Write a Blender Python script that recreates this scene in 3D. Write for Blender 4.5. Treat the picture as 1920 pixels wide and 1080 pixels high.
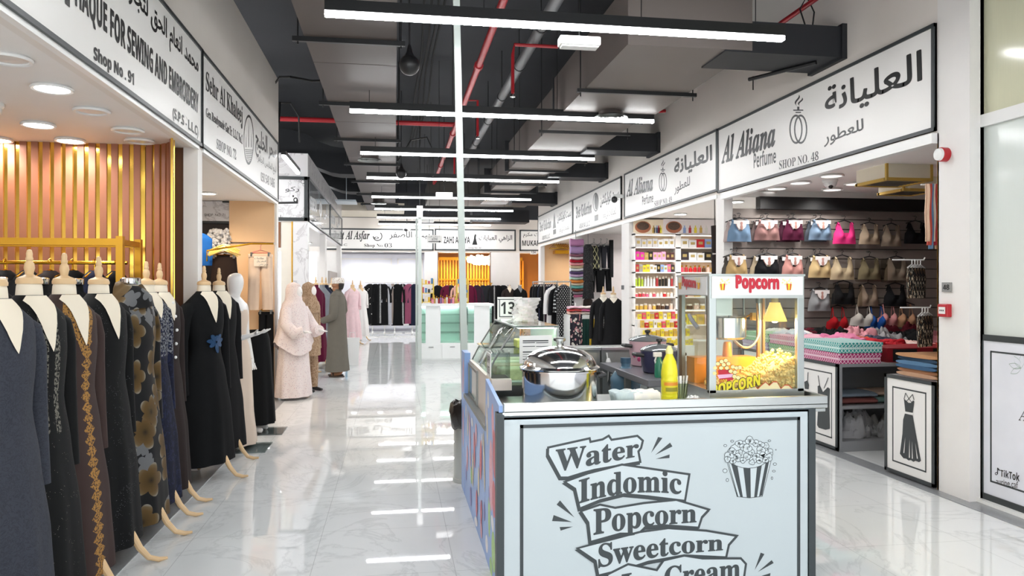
import bpy, math, random
from mathutils import Vector, Matrix, noise as mnoise
random.seed(7)
PI = math.pi
for _o in list(bpy.data.objects): bpy.data.objects.remove(_o)
SC = bpy.context.scene
COL = SC.collection

# ---------------------------------------------------------------- camera
FPX = 1400.0                      # focal length in pixels of the 1920 wide frame
HOR = 537.0                       # height of the horizon in the frame
TH = math.atan(220.0 / FPX)       # the camera is turned a little to the right of the corridor
EYE = 1.6
cd = bpy.data.cameras.new('camera'); cd.sensor_width = 36; cd.lens = 36 * FPX / 1920
cd.shift_y = -(540 - HOR) / 1920; cd.clip_start = .05; cd.clip_end = 100
cam = bpy.data.objects.new('camera', cd); COL.objects.link(cam)
cam.location = (0, 0, EYE); cam.rotation_euler = (PI / 2, 0, -TH)
SC.camera = cam
# ---------------------------------------------------------------- world and exposure
w = bpy.data.worlds.new('world'); SC.world = w; w.use_nodes = True
w.node_tree.nodes['Background'].inputs[0].default_value = (.93, .97, 1, 1)
w.node_tree.nodes['Background'].inputs[1].default_value = 1.9
SC.view_settings.view_transform = 'Standard'; SC.view_settings.look = 'None'
SC.view_settings.exposure = 0.55; SC.view_settings.gamma = 1; SC.view_settings.use_curve_mapping = False
TUBE_POWER = 55.0                 # radiance of the corridor tube lights
DISC_POWER = 22.0                 # radiance of a lit shop downlight

# ---------------------------------------------------------------- pixel -> place on a real plane
def ray(px, py):
    u = (px - 960) / FPX; v = (HOR - py) / FPX
    return Vector((math.sin(TH) + u * math.cos(TH), math.cos(TH) - u * math.sin(TH), v))
def onX(X): return lambda px, py: (lambda r: Vector((0, 0, EYE)) + r * (X / r.x))(ray(px, py))
def onY(Y): return lambda px, py: (lambda r: Vector((0, 0, EYE)) + r * (Y / r.y))(ray(px, py))
def onZ(Z): return lambda px, py: (lambda r: Vector((0, 0, EYE)) + r * ((Z - EYE) / r.z))(ray(px, py))

# ---------------------------------------------------------------- object helpers
def tag(o, label=None, cat=None, group=None, kind=None):
    if label: o['label'] = label
    if cat: o['category'] = cat
    if group: o['group'] = group
    if kind: o['kind'] = kind
    return o
def thing(name, label, cat, loc=(0, 0, 0), group=None):
    o = bpy.data.objects.new(name, None); COL.objects.link(o); o.location = loc
    o.empty_display_size = .1
    return tag(o, label, cat, group)
def wloc(o):
    v = Vector((0, 0, 0))
    while o is not None: v += o.location; o = o.parent
    return v
def kids(o): return [c for c in bpy.data.objects if c.parent == o]
def dup(o, loc=None, rz=None, label=None, group=None, scale=None, mats=None, par=None):
    c = o.copy(); COL.objects.link(c)
    if par is not None: c.parent = par
    if loc is not None: c.location = loc
    if rz is not None: c.rotation_euler = (0, 0, rz)
    if scale is not None: c.scale = scale
    if label: c['label'] = label
    if group: c['group'] = group
    if mats and o.type == 'MESH':
        for k, sl in enumerate(c.material_slots):
            if sl.material and sl.material.name in mats:
                sl.link = 'OBJECT'; sl.material = mats[o.data.materials[k].name]
    for ch in KIDS.get(o.name, []):
        dup(ch, par=c, mats=mats)
    return c
KIDS = {}
def ordinal(k): return ['first', 'second', 'third', 'fourth', 'fifth', 'sixth', 'seventh', 'eighth', 'ninth', 'tenth', 'eleventh', 'twelfth', 'thirteenth', 'fourteenth', 'fifteenth', 'sixteenth', 'seventeenth', 'eighteenth', 'nineteenth', 'twentieth'][k]

class MB:
    """collects geometry, then becomes ONE mesh object"""
    def __init__(s): s.v = []; s.f = []; s.m = []; s.uv = {}
    def add(s, vs, fs, mi=0, uvs=None):
        b = len(s.v); s.v += [Vector(p) for p in vs]
        for f in fs: s.f.append(tuple(b + i for i in f)); s.m.append(mi)
        if uvs:
            for i, t in enumerate(uvs): s.uv[b + i] = t
        return s
    def box(s, x0, x1, y0, y1, z0, z1, mi=0):
        v = [(x, y, z) for z in (z0, z1) for y in (y0, y1) for x in (x0, x1)]
        return s.add(v, [(0, 2, 3, 1), (4, 5, 7, 6), (0, 1, 5, 4), (2, 6, 7, 3), (0, 4, 6, 2), (1, 3, 7, 5)], mi)
    def hexa(s, p, mi=0):          # 8 points: lower four then upper four, each ring in the same order
        return s.add(p, [(3, 2, 1, 0), (4, 5, 6, 7), (0, 1, 5, 4), (1, 2, 6, 5), (2, 3, 7, 6), (3, 0, 4, 7)], mi)
    def poly(s, pts, mi=0): return s.add(pts, [tuple(range(len(pts)))], mi)
    def slab(s, pts, d, mi=0):     # polygon with thickness d (a vector)
        n = len(pts); d = Vector(d); a = [Vector(p) for p in pts]
        v = a + [p + d for p in a]
        return s.add(v, [tuple(range(n))[::-1], tuple(range(n, 2 * n))] + [(i, (i + 1) % n, n + (i + 1) % n, n + i) for i in range(n)], mi)
    def loft(s, rings, mi=0, closed=True, cap=(True, True), uvs=None):
        n = len(rings[0]); v = [p for r in rings for p in r]; f = []
        for i in range(len(rings) - 1):
            for j in range(n if closed else n - 1):
                k = (j + 1) % n
                f.append((i * n + j, i * n + k, (i + 1) * n + k, (i + 1) * n + j))
        if closed and cap[0]: f.append(tuple(range(n))[::-1])
        if closed and cap[1]: f.append(tuple(range((len(rings) - 1) * n, len(rings) * n)))
        return s.add(v, f, mi, uvs)
    def tube(s, pts, r, seg=8, mi=0, flat=1.0):
        pts = [Vector(p) for p in pts]; n = len(pts)
        rr = r if isinstance(r, (list, tuple)) else [r] * n
        rings = []; prev = None
        for i, p in enumerate(pts):
            t = (pts[min(i + 1, n - 1)] - pts[max(i - 1, 0)])
            t = t.normalized() if t.length > 1e-9 else Vector((0, 0, 1))
            if prev is None:
                a = t.cross(Vector((0, 0, 1)))
                if a.length < .05: a = t.cross(Vector((0, 1, 0)))
            else: a = prev - t * prev.dot(t)
            a.normalize(); prev = a; b = t.cross(a)
            rings.append([p + (a * math.cos(q) + b * math.sin(q) * flat) * rr[i] for q in [2 * PI * k / seg for k in range(seg)]])
        return s.loft(rings, mi)
    def lathe(s, prof, seg=20, c=(0, 0, 0), mi=0, sx=1, sy=1):
        c = Vector(c); rings = [[c + Vector((r * math.cos(2 * PI * k / seg) * sx, r * math.sin(2 * PI * k / seg) * sy, z)) for k in range(seg)] for r, z in prof]
        return s.loft(rings, mi)
    def ell(s, c, r, seg=12, mi=0, rows=8):
        c = Vector(c)
        if not isinstance(r, (tuple, list)): r = (r, r, r)
        rings = []
        for i in range(rows + 1):
            t = -PI / 2 + PI * i / rows; q = max(math.cos(t), .02)
            rings.append([c + Vector((r[0] * q * math.cos(2 * PI * k / seg), r[1] * q * math.sin(2 * PI * k / seg), r[2] * math.sin(t))) for k in range(seg)])
        return s.loft(rings, mi)
    def grid(s, fn, nu, nv, mi=0, uvfn=None):
        v = []; uv = []
        for j in range(nv + 1):
            for i in range(nu + 1):
                v.append(fn(i / nu, j / nv)); uv.append(uvfn(i / nu, j / nv) if uvfn else (i / nu, j / nv))
        return s.add(v, [(j * (nu + 1) + i, j * (nu + 1) + i + 1, (j + 1) * (nu + 1) + i + 1, (j + 1) * (nu + 1) + i) for j in range(nv) for i in range(nu)], mi, uv)
    def frame(s, fn, x0, x1, mi=0, wd=.03, push=None):
        pass
    def xf(s, M, start=0):
        for i in range(start, len(s.v)): s.v[i] = M @ s.v[i]
        return s
    def build(s, name, mats, parent=None, local=False, ang=35, bevel=0, solid=0, sub=0):
        if not isinstance(mats, (list, tuple)): mats = [mats]
        off = wloc(parent) if (parent is not None and not local) else Vector((0, 0, 0))
        me = bpy.data.meshes.new(name)
        me.from_pydata([tuple(p - off) for p in s.v], [], s.f)
        for m in mats: me.materials.append(m)
        me.polygons.foreach_set('material_index', s.m)
        if s.uv:
            l = me.uv_layers.new(name='UVMap')
            for lp in me.loops: l.data[lp.index].uv = s.uv.get(lp.vertex_index, (0, 0))
        if ang:
            me.polygons.foreach_set('use_smooth', [True] * len(me.polygons))
            me.set_sharp_from_angle(angle=math.radians(ang))
        me.update()
        o = bpy.data.objects.new(name, me); COL.objects.link(o)
        if parent is not None: o.parent = parent; KIDS.setdefault(parent.name, []).append(o)
        if solid:
            md = o.modifiers.new('solid', 'SOLIDIFY'); md.thickness = solid; md.offset = -1
        if sub:
            md = o.modifiers.new('sub', 'SUBSURF'); md.levels = sub; md.render_levels = sub
        if bevel:
            md = o.modifiers.new('bevel', 'BEVEL'); md.width = bevel; md.segments = 2; md.limit_method = 'ANGLE'; md.angle_limit = .7
        return o
def structure(name, mb, mats, **k): return tag(mb.build(name, mats, **k), kind='structure')
def sbox(name, x0, x1, y0, y1, z0, z1, m): return structure(name, MB().box(x0, x1, y0, y1, z0, z1), m, ang=0)
def skin(name, nodes, edges, mat, parent, sub=2):
    """one continuous body grown around a skeleton: nodes = [(x,y,z,rx,ry)]"""
    me = bpy.data.meshes.new(name); me.from_pydata([n[:3] for n in nodes], edges, [])
    o = bpy.data.objects.new(name + '_tmp', me); COL.objects.link(o)
    md = o.modifiers.new('skin', 'SKIN'); md.use_smooth_shade = True
    for i, n in enumerate(nodes):
        me.skin_vertices[0].data[i].radius = (n[3], n[4] if len(n) > 4 else n[3])
    me.skin_vertices[0].data[0].use_root = True
    sb = o.modifiers.new('sub', 'SUBSURF'); sb.levels = sub; sb.render_levels = sub
    bpy.context.view_layer.update()
    nm = bpy.data.meshes.new_from_object(o.evaluated_get(bpy.context.evaluated_depsgraph_get()))
    bpy.data.objects.remove(o)
    nm.name = name; nm.materials.clear(); nm.materials.append(mat)
    r = bpy.data.objects.new(name, nm); COL.objects.link(r)
    if parent is not None: r.parent = parent; KIDS.setdefault(parent.name, []).append(r)
    return r

# ---------------------------------------------------------------- lettering
_AR = {'ا': 0xFE8D, 'أ': 0xFE83, 'ة': 0xFE93, 'د': 0xFEA9, 'ذ': 0xFEAB, 'ر': 0xFEAD, 'ز': 0xFEAF, 'و': 0xFEED, 'ى': 0xFEEF,
       'ب': 0xFE8F, 'ت': 0xFE95, 'ج': 0xFE9D, 'ح': 0xFEA1, 'خ': 0xFEA5, 'س': 0xFEB1, 'ش': 0xFEB5, 'ص': 0xFEB9, 'ض': 0xFEBD, 'ط': 0xFEC1,
       'ع': 0xFEC9, 'غ': 0xFECD, 'ف': 0xFED1, 'ق': 0xFED5, 'ك': 0xFED9, 'ل': 0xFEDD, 'م': 0xFEE1, 'ن': 0xFEE5, 'ه': 0xFEE9, 'ي': 0xFEF1}
_TWO = set('اأةدذرزوى')
def ar(t):
    out = []
    for i, c in enumerate(t):
        if c not in _AR: out.append(c); continue
        p = i > 0 and t[i - 1] in _AR and t[i - 1] not in _TWO
        n = i + 1 < len(t) and t[i + 1] in _AR and c not in _TWO
        out.append(chr(_AR[c] + ((3 if n else 1) if p else (2 if n else 0))))
    return ''.join(reversed(out))
def styled(t, st):
    U, L, D = {'serif': (0x1D400, 0x1D41A, 0x1D7CE), 'sans': (0x1D5D4, 0x1D5EE, 0x1D7EC), 'script': (0x1D4D0, 0x1D4EA, None),
               'frak': (0x1D56C, 0x1D586, None), 'ital': (0x1D468, 0x1D482, None), 'thin': (None, None, None)}[st]
    r = ''
    for c in t:
        if 'A' <= c <= 'Z' and U: r += chr(U + ord(c) - 65)
        elif 'a' <= c <= 'z' and L: r += chr(L + ord(c) - 97)
        elif '0' <= c <= '9' and D: r += chr(D + ord(c) - 48)
        else: r += c
    return r
_TC = {}
def glyphs(t, st='sans'):
    k = (t, st)
    if k in _TC: return _TC[k]
    cu = bpy.data.curves.new('txt', 'FONT'); cu.resolution_u = 4
    cu.body = ar(t) if st == 'arab' else styled(t, st)
    o = bpy.data.objects.new('txt', cu); COL.objects.link(o)
    bpy.context.view_layer.update()
    me = bpy.data.meshes.new_from_object(o.evaluated_get(bpy.context.evaluated_depsgraph_get()))
    vs = [(v.co.x, v.co.y) for v in me.vertices]; fs = [tuple(p.vertices) for p in me.polygons]
    bpy.data.objects.remove(o); bpy.data.curves.remove(cu); bpy.data.meshes.remove(me)
    x0 = min(v[0] for v in vs); x1 = max(v[0] for v in vs); y0 = min(v[1] for v in vs); y1 = max(v[1] for v in vs)
    _TC[k] = ([((x - x0) / (x1 - x0), (y - y0) / (y1 - y0)) for x, y in vs], fs, x1 - x0, y1 - y0)
    return _TC[k]
def strikes(bold, W, H):
    if bold <= .003: return [(0, 0)]
    a, b = bold / W, bold / H; return [(0, 0), (a, 0), (-a, 0), (0, b), (0, -b), (a * .7, b * .7), (-a * .7, b * .7), (a * .7, -b * .7), (-a * .7, -b * .7)]
def letter(mb, fn, t, st, L, R, mi=0, bold=0.0, push=(0, 0, 0), arch=0.0):
    """lettering on a sign plane: L = (x, ytop, ybottom) at its start, R the same at its end, in frame pixels on the plane fn"""
    vs, fs, W, H = glyphs(t, st)
    tl, bl, tr, br = fn(L[0], L[1]), fn(L[0], L[2]), fn(R[0], R[1]), fn(R[0], R[2]); push = Vector(push)
    dn = push.normalized() * .00012
    for k, (dx, dy) in enumerate(strikes(bold, W, H)):
        o = []
        for x, y in vs:
            x += dx; y += dy; y2 = y + arch * 4 * x * (1 - x)
            a = bl.lerp(br, x); b = tl.lerp(tr, x); o.append(a + (b - a) * y2 + push + dn * k)
        mb.add(o, fs, mi)
    return mb
def letter3(mb, t, st, o, ux, uy, w, h, mi=0, bold=0.0):
    """lettering in a w x h rectangle that starts at o and runs along ux, uy"""
    vs, fs, W, H = glyphs(t, st); o = Vector(o); ux = Vector(ux); uy = Vector(uy)
    dn = ux.cross(uy).normalized() * .00012
    for k, (dx, dy) in enumerate(strikes(bold, W, H)): mb.add([o + dn * k + ux * ((x + dx) * w) + uy * ((y + dy) * h) for x, y in vs], fs, mi)
    return mb

# ---------------------------------------------------------------- materials
def lin(c):
    if isinstance(c, str): c = tuple(int(c[i:i + 2], 16) for i in (0, 2, 4))
    return tuple(((x / 255) / 12.92 if x / 255 <= .04045 else ((x / 255 + .055) / 1.055) ** 2.4) for x in c) + (1,)
class NT:
    def __init__(s, name):
        s.mat = bpy.data.materials.new(name); s.mat.use_nodes = True; s.t = s.mat.node_tree; s.n = s.t.nodes
        s.p = s.n['Principled BSDF']; s.out = s.n['Material Output']
    def new(s, ty, **k):
        n = s.n.new(ty)
        for a, b in k.items(): setattr(n, a, b)
        return n
    def link(s, a, b): s.t.links.new(a, b)
    def setin(s, n, i, v):
        if hasattr(v, 'is_linked') or isinstance(v, bpy.types.NodeSocket): s.link(v, n.inputs[i])
        else: n.inputs[i].default_value = v
    def math(s, op, a, b=0.0, c=None):
        n = s.new('ShaderNodeMath', operation=op); s.setin(n, 0, a); s.setin(n, 1, b)
        if c is not None: s.setin(n, 2, c)
        return n.outputs[0]
    def mix(s, f, a, b):
        n = s.new('ShaderNodeMix', data_type='RGBA'); s.setin(n, 0, f); s.setin(n, 6, a); s.setin(n, 7, b); return n.outputs[2]
    def coord(s, kind='Object'): return s.new('ShaderNodeTexCoord').outputs[kind]
    def mapping(s, v, sc=(1, 1, 1), rot=(0, 0, 0)):
        n = s.new('ShaderNodeMapping'); s.link(v, n.inputs[0]); n.inputs['Scale'].default_value = sc; n.inputs['Rotation'].default_value = rot; return n.outputs[0]
    def noise(s, v, sc, det=3, rough=.5, dist=0):
        n = s.new('ShaderNodeTexNoise'); s.link(v, n.inputs['Vector']); n.inputs['Scale'].default_value = sc; n.inputs['Detail'].default_value = det; n.inputs['Roughness'].default_value = rough; n.inputs['Distortion'].default_value = dist; return n.outputs['Fac']
    def vor(s, v, sc, out='Distance', feature='F1'):
        n = s.new('ShaderNodeTexVoronoi', feature=feature); s.link(v, n.inputs['Vector']); n.inputs['Scale'].default_value = sc; return n.outputs[out]
    def ramp(s, f, stops):
        n = s.new('ShaderNodeValToRGB'); s.link(f, n.inputs[0]); e = n.color_ramp.elements
        e[0].position = stops[0][0]; e[0].color = stops[0][1]; e[1].position = stops[-1][0]; e[1].color = stops[-1][1]
        for q in stops[1:-1]: a = e.new(q[0]); a.color = q[1]
        return n.outputs[0]
    def base(s, v): s.setin(s.p, 'Base Color', v)
    def bump(s, h, st=.3, d=.01):
        n = s.new('ShaderNodeBump'); n.inputs['Strength'].default_value = st; n.inputs['Distance'].default_value = d; s.link(h, n.inputs['Height']); s.link(n.outputs[0], s.p.inputs['Normal'])
    def sep(s, v):
        n = s.new('ShaderNodeSeparateXYZ'); s.link(v, n.inputs[0]); return n.outputs
_M = {}
def P(name, col, rough=.5, metal=0, var=.06, ns=6, bump=0, bs=120, spec=.5, emit=None, es=0, sheen=0, coat=0):
    if name in _M: return _M[name]
    m = NT(name); c = lin(col)
    m.p.inputs['Roughness'].default_value = rough; m.p.inputs['Metallic'].default_value = metal; m.p.inputs['Specular IOR Level'].default_value = spec
    if coat: m.p.inputs['Coat Weight'].default_value = coat
    if sheen: m.p.inputs['Sheen Weight'].default_value = sheen; m.p.inputs['Sheen Roughness'].default_value = .5
    v = m.coord()
    if var:
        f = m.noise(v, ns, 4)
        m.base(m.mix(f, tuple(x * (1 - var) for x in c[:3]) + (1,), tuple(min(1, x * (1 + var)) for x in c[:3]) + (1,)))
    else: m.base(c)
    if bump: m.bump(m.noise(v, bs, 3), bump, .004)
    if emit: m.p.inputs['Emission Color'].default_value = lin(emit); m.p.inputs['Emission Strength'].default_value = es
    _M[name] = m.mat; return m.mat
def emitter(name, col, st):
    if name in _M: return _M[name]
    m = NT(name); m.base(lin(col)); m.p.inputs['Emission Color'].default_value = lin(col); m.p.inputs['Emission Strength'].default_value = st
    _M[name] = m.mat; return m.mat
def cloth(name, col, var=.12, rough=.85, ns=14, bump=.15, bs=90, sheen=.0):
    return P(name, col, rough, 0, var, ns, bump, bs, spec=.2, sheen=sheen)
def glass(name, tint='f2fbf8', refl=1.0, keep=.97, rough=.0):
    if name in _M: return _M[name]
    m = NT(name); n = m.new('ShaderNodeBsdfTransparent'); c = lin(tint); n.inputs[0].default_value = tuple(x * keep for x in c[:3]) + (1,)
    g = m.new('ShaderNodeBsdfGlossy'); g.inputs['Roughness'].default_value = rough
    lw = m.new('ShaderNodeLayerWeight'); lw.inputs[0].default_value = .5; fr_ = m.math('ADD', .03, m.math('MULTIPLY', .9, m.math('POWER', lw.outputs['Facing'], 5.0)))
    x = m.new('ShaderNodeMixShader'); m.link(m.math('MULTIPLY', fr_, refl), x.inputs[0]); m.link(n.outputs[0], x.inputs[1]); m.link(g.outputs[0], x.inputs[2]); m.link(x.outputs[0], m.out.inputs[0])
    _M[name] = m.mat; return m.mat

# shared materials
WHITE = P('white_paint', 'e9e6e3', .55, var=.03)
WARMW = P('warm_white_paint', 'e6dfd8', .6, var=.04, ns=2)
BOARD = P('sign_board_white', 'eeece9', .35, var=.02, ns=2)
INK = P('sign_black', '151515', .35, var=.05)
INKG = P('sign_charcoal', '34393b', .4, var=.05)
DARKC = P('ceiling_charcoal', '36383d', .85, var=.12, ns=1.5, bump=.2, bs=30)
DUCTB = P('duct_black', '1b1d22', .6, var=.15, ns=4)
DUCTG = P('duct_taupe', '4b423e', .55, var=.06, ns=1.2)
BLACKM = P('black_metal', '18191b', .4, var=.1)
REDP = P('red_pipe_paint', 'b0232c', .4, var=.08)
GREYP = P('grey_pipe_paint', '6b6c6f', .5, var=.08)
CHROME = P('chrome', 'dcdcdc', .12, 1, var=.03)
STEEL = P('brushed_steel', 'c9ccca', .28, 1, var=.05, ns=3)
STEELD = P('dull_steel', '8f9290', .42, 1, var=.1, ns=5)
GOLD = P('gold_metal', 'd9a632', .22, 1, var=.06)
GOLDP = P('gold_paint', 'c8952c', .35, .7, var=.08)
WOODL = P('pale_wood', 'd9b88c', .45, var=.12, ns=9)
CREAM = P('cream_bust_cloth', 'eadfcb', .8, var=.04, bump=.1)
MANNW = P('white_mannequin_gloss', 'eceae8', .3, var=.02)
PLASTW = P('white_plastic', 'ececea', .35, var=.02)
PLASTB = P('black_plastic', '1c1c1e', .4, var=.05)
REDG = P('red_gloss', 'b3202a', .3, var=.05)
GLASS = glass('clear_glass')
GLASST = glass('green_tinted_glass', 'd2ede4', 1.0, .93)
def cam_black(): return PLASTB
# ================================================================ floor, ceiling, walls
def floor_mat():
    m = NT('marble_tile_floor'); v = m.coord(); s = m.sep(v)
    veins = m.noise(m.mapping(v, (1, .8, 1), (0, 0, .5)), 1.1, 8, .62, 1.6)
    vein = m.ramp(m.math('ABSOLUTE', m.math('SUBTRACT', veins, .5)), [(0, (1, 1, 1, 1)), (.022, (0, 0, 0, 1))])
    soft = m.noise(v, .9, 5, .6, .4)
    c = m.mix(soft, lin('d9dddd'), lin('e9eaea'))
    c = m.mix(m.math('MULTIPLY', vein, .35), c, lin('b3b7b9'))
    def joint(ax, off):
        f = m.math('FRACT', m.math('DIVIDE', m.math('ADD', ax, off), .8))
        return m.math('LESS_THAN', m.math('ABSOLUTE', m.math('SUBTRACT', f, .5)), .0026)
    j = m.math('MAXIMUM', joint(s[0], .863 + 8), joint(s[1], .2 + 8))
    c = m.mix(m.math('MULTIPLY', j, .5), c, lin('9b9fa1'))
    m.base(c); m.p.inputs['Roughness'].default_value = .018; m.p.inputs['Specular IOR Level'].default_value = .62
    m.bump(m.noise(m.mapping(v, (.6, 2.5, 1)), 1.3, 2), .008, .02)
    return m.mat
def marble_mat(name, base='e7e6e8', vein='a9a4a8', sc=1.6):
    m = NT(name); v = m.coord()
    n = m.noise(m.mapping(v, (1, 1, .7), (.4, .7, .3)), sc, 8, .6, 1.8)
    f = m.ramp(m.math('ABSOLUTE', m.math('SUBTRACT', n, .5)), [(0, (1, 1, 1, 1)), (.03, (0, 0, 0, 1))])
    m.base(m.mix(m.math('MULTIPLY', f, .6), lin(base), lin(vein))); m.p.inputs['Roughness'].default_value = .2
    return m.mat
FLOORM = floor_mat(); MARBLE = marble_mat('marble_cladding')
structure('floor', MB().box(-9, 10, -5, 31, -.1, 0), FLOORM, ang=0)
sbox('ceiling', -9, 10, -5, 31, 5.2, 5.35, DARKC)
PEACH = P('peach_panel', 'f3cb9d', .6, var=.03); IVORY = P('ivory_wall', 'f2ebe0', .6, var=.03)
LILACW = P('cool_white_wall', 'e4e5ee', .5, var=.03); GREYSTRIP = P('threshold_granite', '8f9194', .25, var=.12, ns=60)
SHOPC = P('shop_ceiling_white', 'efeae6', .6, var=.02)

# ---- wall along the sewing and ready made garment shops
XL = -1.68
sbox('wall_left', XL - .1, XL, -4, 11.32, 2.80, 4.62, WARMW)
sbox('wall_left_pier', XL - .12, XL - .002, 6.80, 6.95, 0, 2.8, WHITE)
sbox('wall_left_end', XL - .12, XL, 11.16, 11.32, 0, 2.8, WHITE)
sbox('trim_1', XL - .03, XL + .012, -4, 6.8, 2.785, 2.835, PLASTW)
sbox('trim_2', XL - .03, XL + .012, 6.95, 11.16, 2.785, 2.825, PLASTW)
sbox('trim_3', XL - .06, XL + .16, -4, 11.32, 0, .006, GREYSTRIP)
# sewing shop interior
structure('ceiling_sewing_shop', MB().box(-6.5, XL - .1, -4, 6.95, 2.80, 2.86), SHOPC, ang=0)
sbox('wall_sewing_shop_back', -6.6, -6.5, -4, 6.95, 0, 2.8, P('warm_pink_wall', 'e3cdbf', .6))
sbox('wall_sewing_shop_side', -6.5, XL - .12, 6.83, 6.95, 0, 2.8, P('brown_backing', '6d4a35', .5))
# raised tray in the shop ceiling
structure('ceiling_tray', MB().box(-5.6, -2.75, 2.2, 5.2, 2.74, 2.80), SHOPC, ang=0)
# garment shop 72 interior
structure('ceiling_garment_shop', MB().box(-6.5, XL - .1, 6.95, 11.3, 2.82, 2.88), SHOPC, ang=0)
sbox('wall_garment_shop_back', -6.6, -6.5, 6.95, 11.3, 0, 2.8, IVORY)
sbox('wall_garment_shop_side', -6.5, XL - .12, 11.2, 11.3, 0, 2.82, IVORY)
# ---- second block beyond the side alley
X2 = -1.55
sbox('wall_left_far', X2 - .1, X2, 13.9, 22.6, 2.77, 4.0, MARBLE)
sbox('wall_left_far_front', -8, X2 - .1, 13.9, 14.0, 2.77, 4.0, MARBLE)
sbox('wall_left_far_pier', X2 - .26, X2, 13.9, 14.12, 0, 2.77, MARBLE)
sbox('wall_left_far_panel', -2.02, -1.83, 13.92, 14.0, 0, 2.77, P('cream_panel', 'e9e2d6', .5))
sbox('wall_left_far_pier.001', X2 - .12, X2, 17.3, 17.7, 0, 2.77, WHITE)
sbox('wall_left_far_pier.002', X2 - .12, X2, 22.2, 22.6, 0, 2.77, WHITE)
sbox('wall_left_far_screen', X2 - .14, X2 - .1, 19.6, 22.2, 0, 2.0, P('taupe_screen', '9d958f', .5))
sbox('wall_left_far_back', -3.6, -3.5, 14.0, 22.6, 0, 2.77, LILACW)
sbox('ceiling_left_far', -3.6, X2 - .1, 14.0, 22.6, 2.77, 2.83, SHOPC)
sbox('trim_4', -1.835, -1.815, 13.895, 14.0, 0, 2.77, GOLD)
sbox('trim_5', -2.16, -2.03, 13.91, 13.98, 2.3, 2.76, P('brown_wood_panel', '8a5a3c', .4))
sbox('wall_alley_end', -8.1, -8, 11.3, 26, 0, 5.2, WARMW)
# ---- far wall
YF = 26.0
sbox('wall_far', -8, 9.5, YF, YF + .12, 2.78, 3.95, WARMW)
sbox('wall_far_upper', -8, 9.5, YF + .4, YF + .5, 3.95, 5.2, DARKC)
sbox('wall_far_pier', 1.02, 1.47, YF - .02, YF + .2, 0, 2.78, WHITE)
sbox('wall_far_pier.001', 3.33, 4.36, YF - .02, YF + .2, 0, 2.78, WHITE)
sbox('wall_far_pier.002', -2.6, -1.9, YF - .02, YF + .2, 0, 2.78, WHITE)
sbox('trim_6', 1.47, 1.5, YF - .01, YF + .2, 0, 2.8, P('brown_jamb', '6b4a38', .5))
sbox('trim_7', 3.31, 3.345, YF - .01, YF + .2, 0, 2.8, P('brown_jamb', '6b4a38', .5))
sbox('wall_far_shop_back', -2.6, 1.4, YF + 1.3, YF + 1.4, 0, 2.9, LILACW)
sbox('wall_far_partition', 1.2, 1.4, YF + .2, YF + 4, 0, 2.9, WHITE)
sbox('ceiling_far_shop', -2.6, 1.2, YF + .12, YF + 1.4, 2.82, 2.9, SHOPC)
sbox('ceiling_far_gold_shop', 1.2, 9.5, YF + .12, YF + 4, 2.9, 2.96, P('warm_ceiling', 'f0d9b8', .6))
sbox('wall_far_gold_shop_back', 1.2, 9.5, YF + 3.4, YF + 3.5, 0, 2.9, P('amber_backing', '9a5f1c', .5))
# ---- wall along the perfume and lingerie shops
XR = 4.2
sbox('wall_right', XR, XR + .12, 5.26, 21.7, 2.80, 5.2, WARMW)
sbox('wall_right_pier', XR, XR + .3, 4.93, 5.26, 0, 5.2, WHITE)
sbox('wall_right_jamb', XR, XR + .12, 9.1, 9.34, 0, 2.8, WHITE)
sbox('wall_right_jamb.001', XR, XR + .12, 13.05, 13.5, 0, 2.8, WHITE)
sbox('wall_right_jamb.002', XR, XR + .12, 17.05, 17.5, 0, 2.8, WHITE)
sbox('wall_right_jamb.003', XR, XR + .12, 21.35, 21.7, 0, 2.8, WHITE)
sbox('trim_8', XR - .05, XR + .03, 5.26, 9.1, 2.72, 2.80, PLASTW)
sbox('trim_9', XR - .012, XR + .03, 9.3, 21.4, 2.76, 2.81, PLASTW)
sbox('trim_10', XR - .1, XR + .06, -4, 21.7, 0, .006, GREYSTRIP)
sbox('trim_11', XR + .0, XR + .12, 5.245, 5.262, 0, 2.8, GOLDP)
# interiors
SLATW = P('slatwall_board', '857b76', .55, var=.05); SLATD = P('slatwall_groove', '4c4643', .7, var=.05)
mb = MB().box(XR + .12, 9.4, 9.13, 9.25, 0, 2.6, 1)
z = .02
while z < 2.58:
    mb.box(XR + .12, 9.4, 9.095, 9.13, z, z + .118, 0); z += .13
structure('wall_lingerie_shop', mb, [SLATW, SLATD], ang=0)
sbox('wall_lingerie_shutter_box', XR + .45, 9.4, 9.0, 9.12, 2.60, 2.76, P('shutter_black', '0f0f11', .45))
sbox('wall_lingerie_bulkhead', XR + .12, 9.4, 9.05, 9.13, 2.76, 2.84, WHITE)
sbox('wall_lingerie_back', 8.0, 8.1, 2, 9.1, 0, 2.84, P('lingerie_wall', '7b7371', .6))
sbox('wall_lingerie_side', XR + .3, 8.0, 5.0, 5.1, 0, 2.84, P('lingerie_wall', '7b7371', .6))
sbox('ceiling_lingerie_shop', XR + .12, 9.4, 5.1, 9.13, 2.84, 2.9, SHOPC)
sbox('ceiling_perfume_shop', XR + .12, 9.4, 9.25, 13.3, 2.84, 2.9, SHOPC)
sbox('wall_perfume_side', XR + .12, 9.4, 13.2, 13.3, 0, 2.84, WHITE)
sbox('wall_perfume_back', 8.0, 8.1, 9.25, 13.3, 0, 2.84, WHITE)
sbox('ceiling_collection_shop', XR + .12, 9.4, 13.3, 21.6, 2.84, 2.9, SHOPC)
sbox('wall_collection_side', XR + .12, 9.4, 17.2, 17.32, 0, 2.84, P('pale_pink_wall', 'efe6e4', .6))
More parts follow.
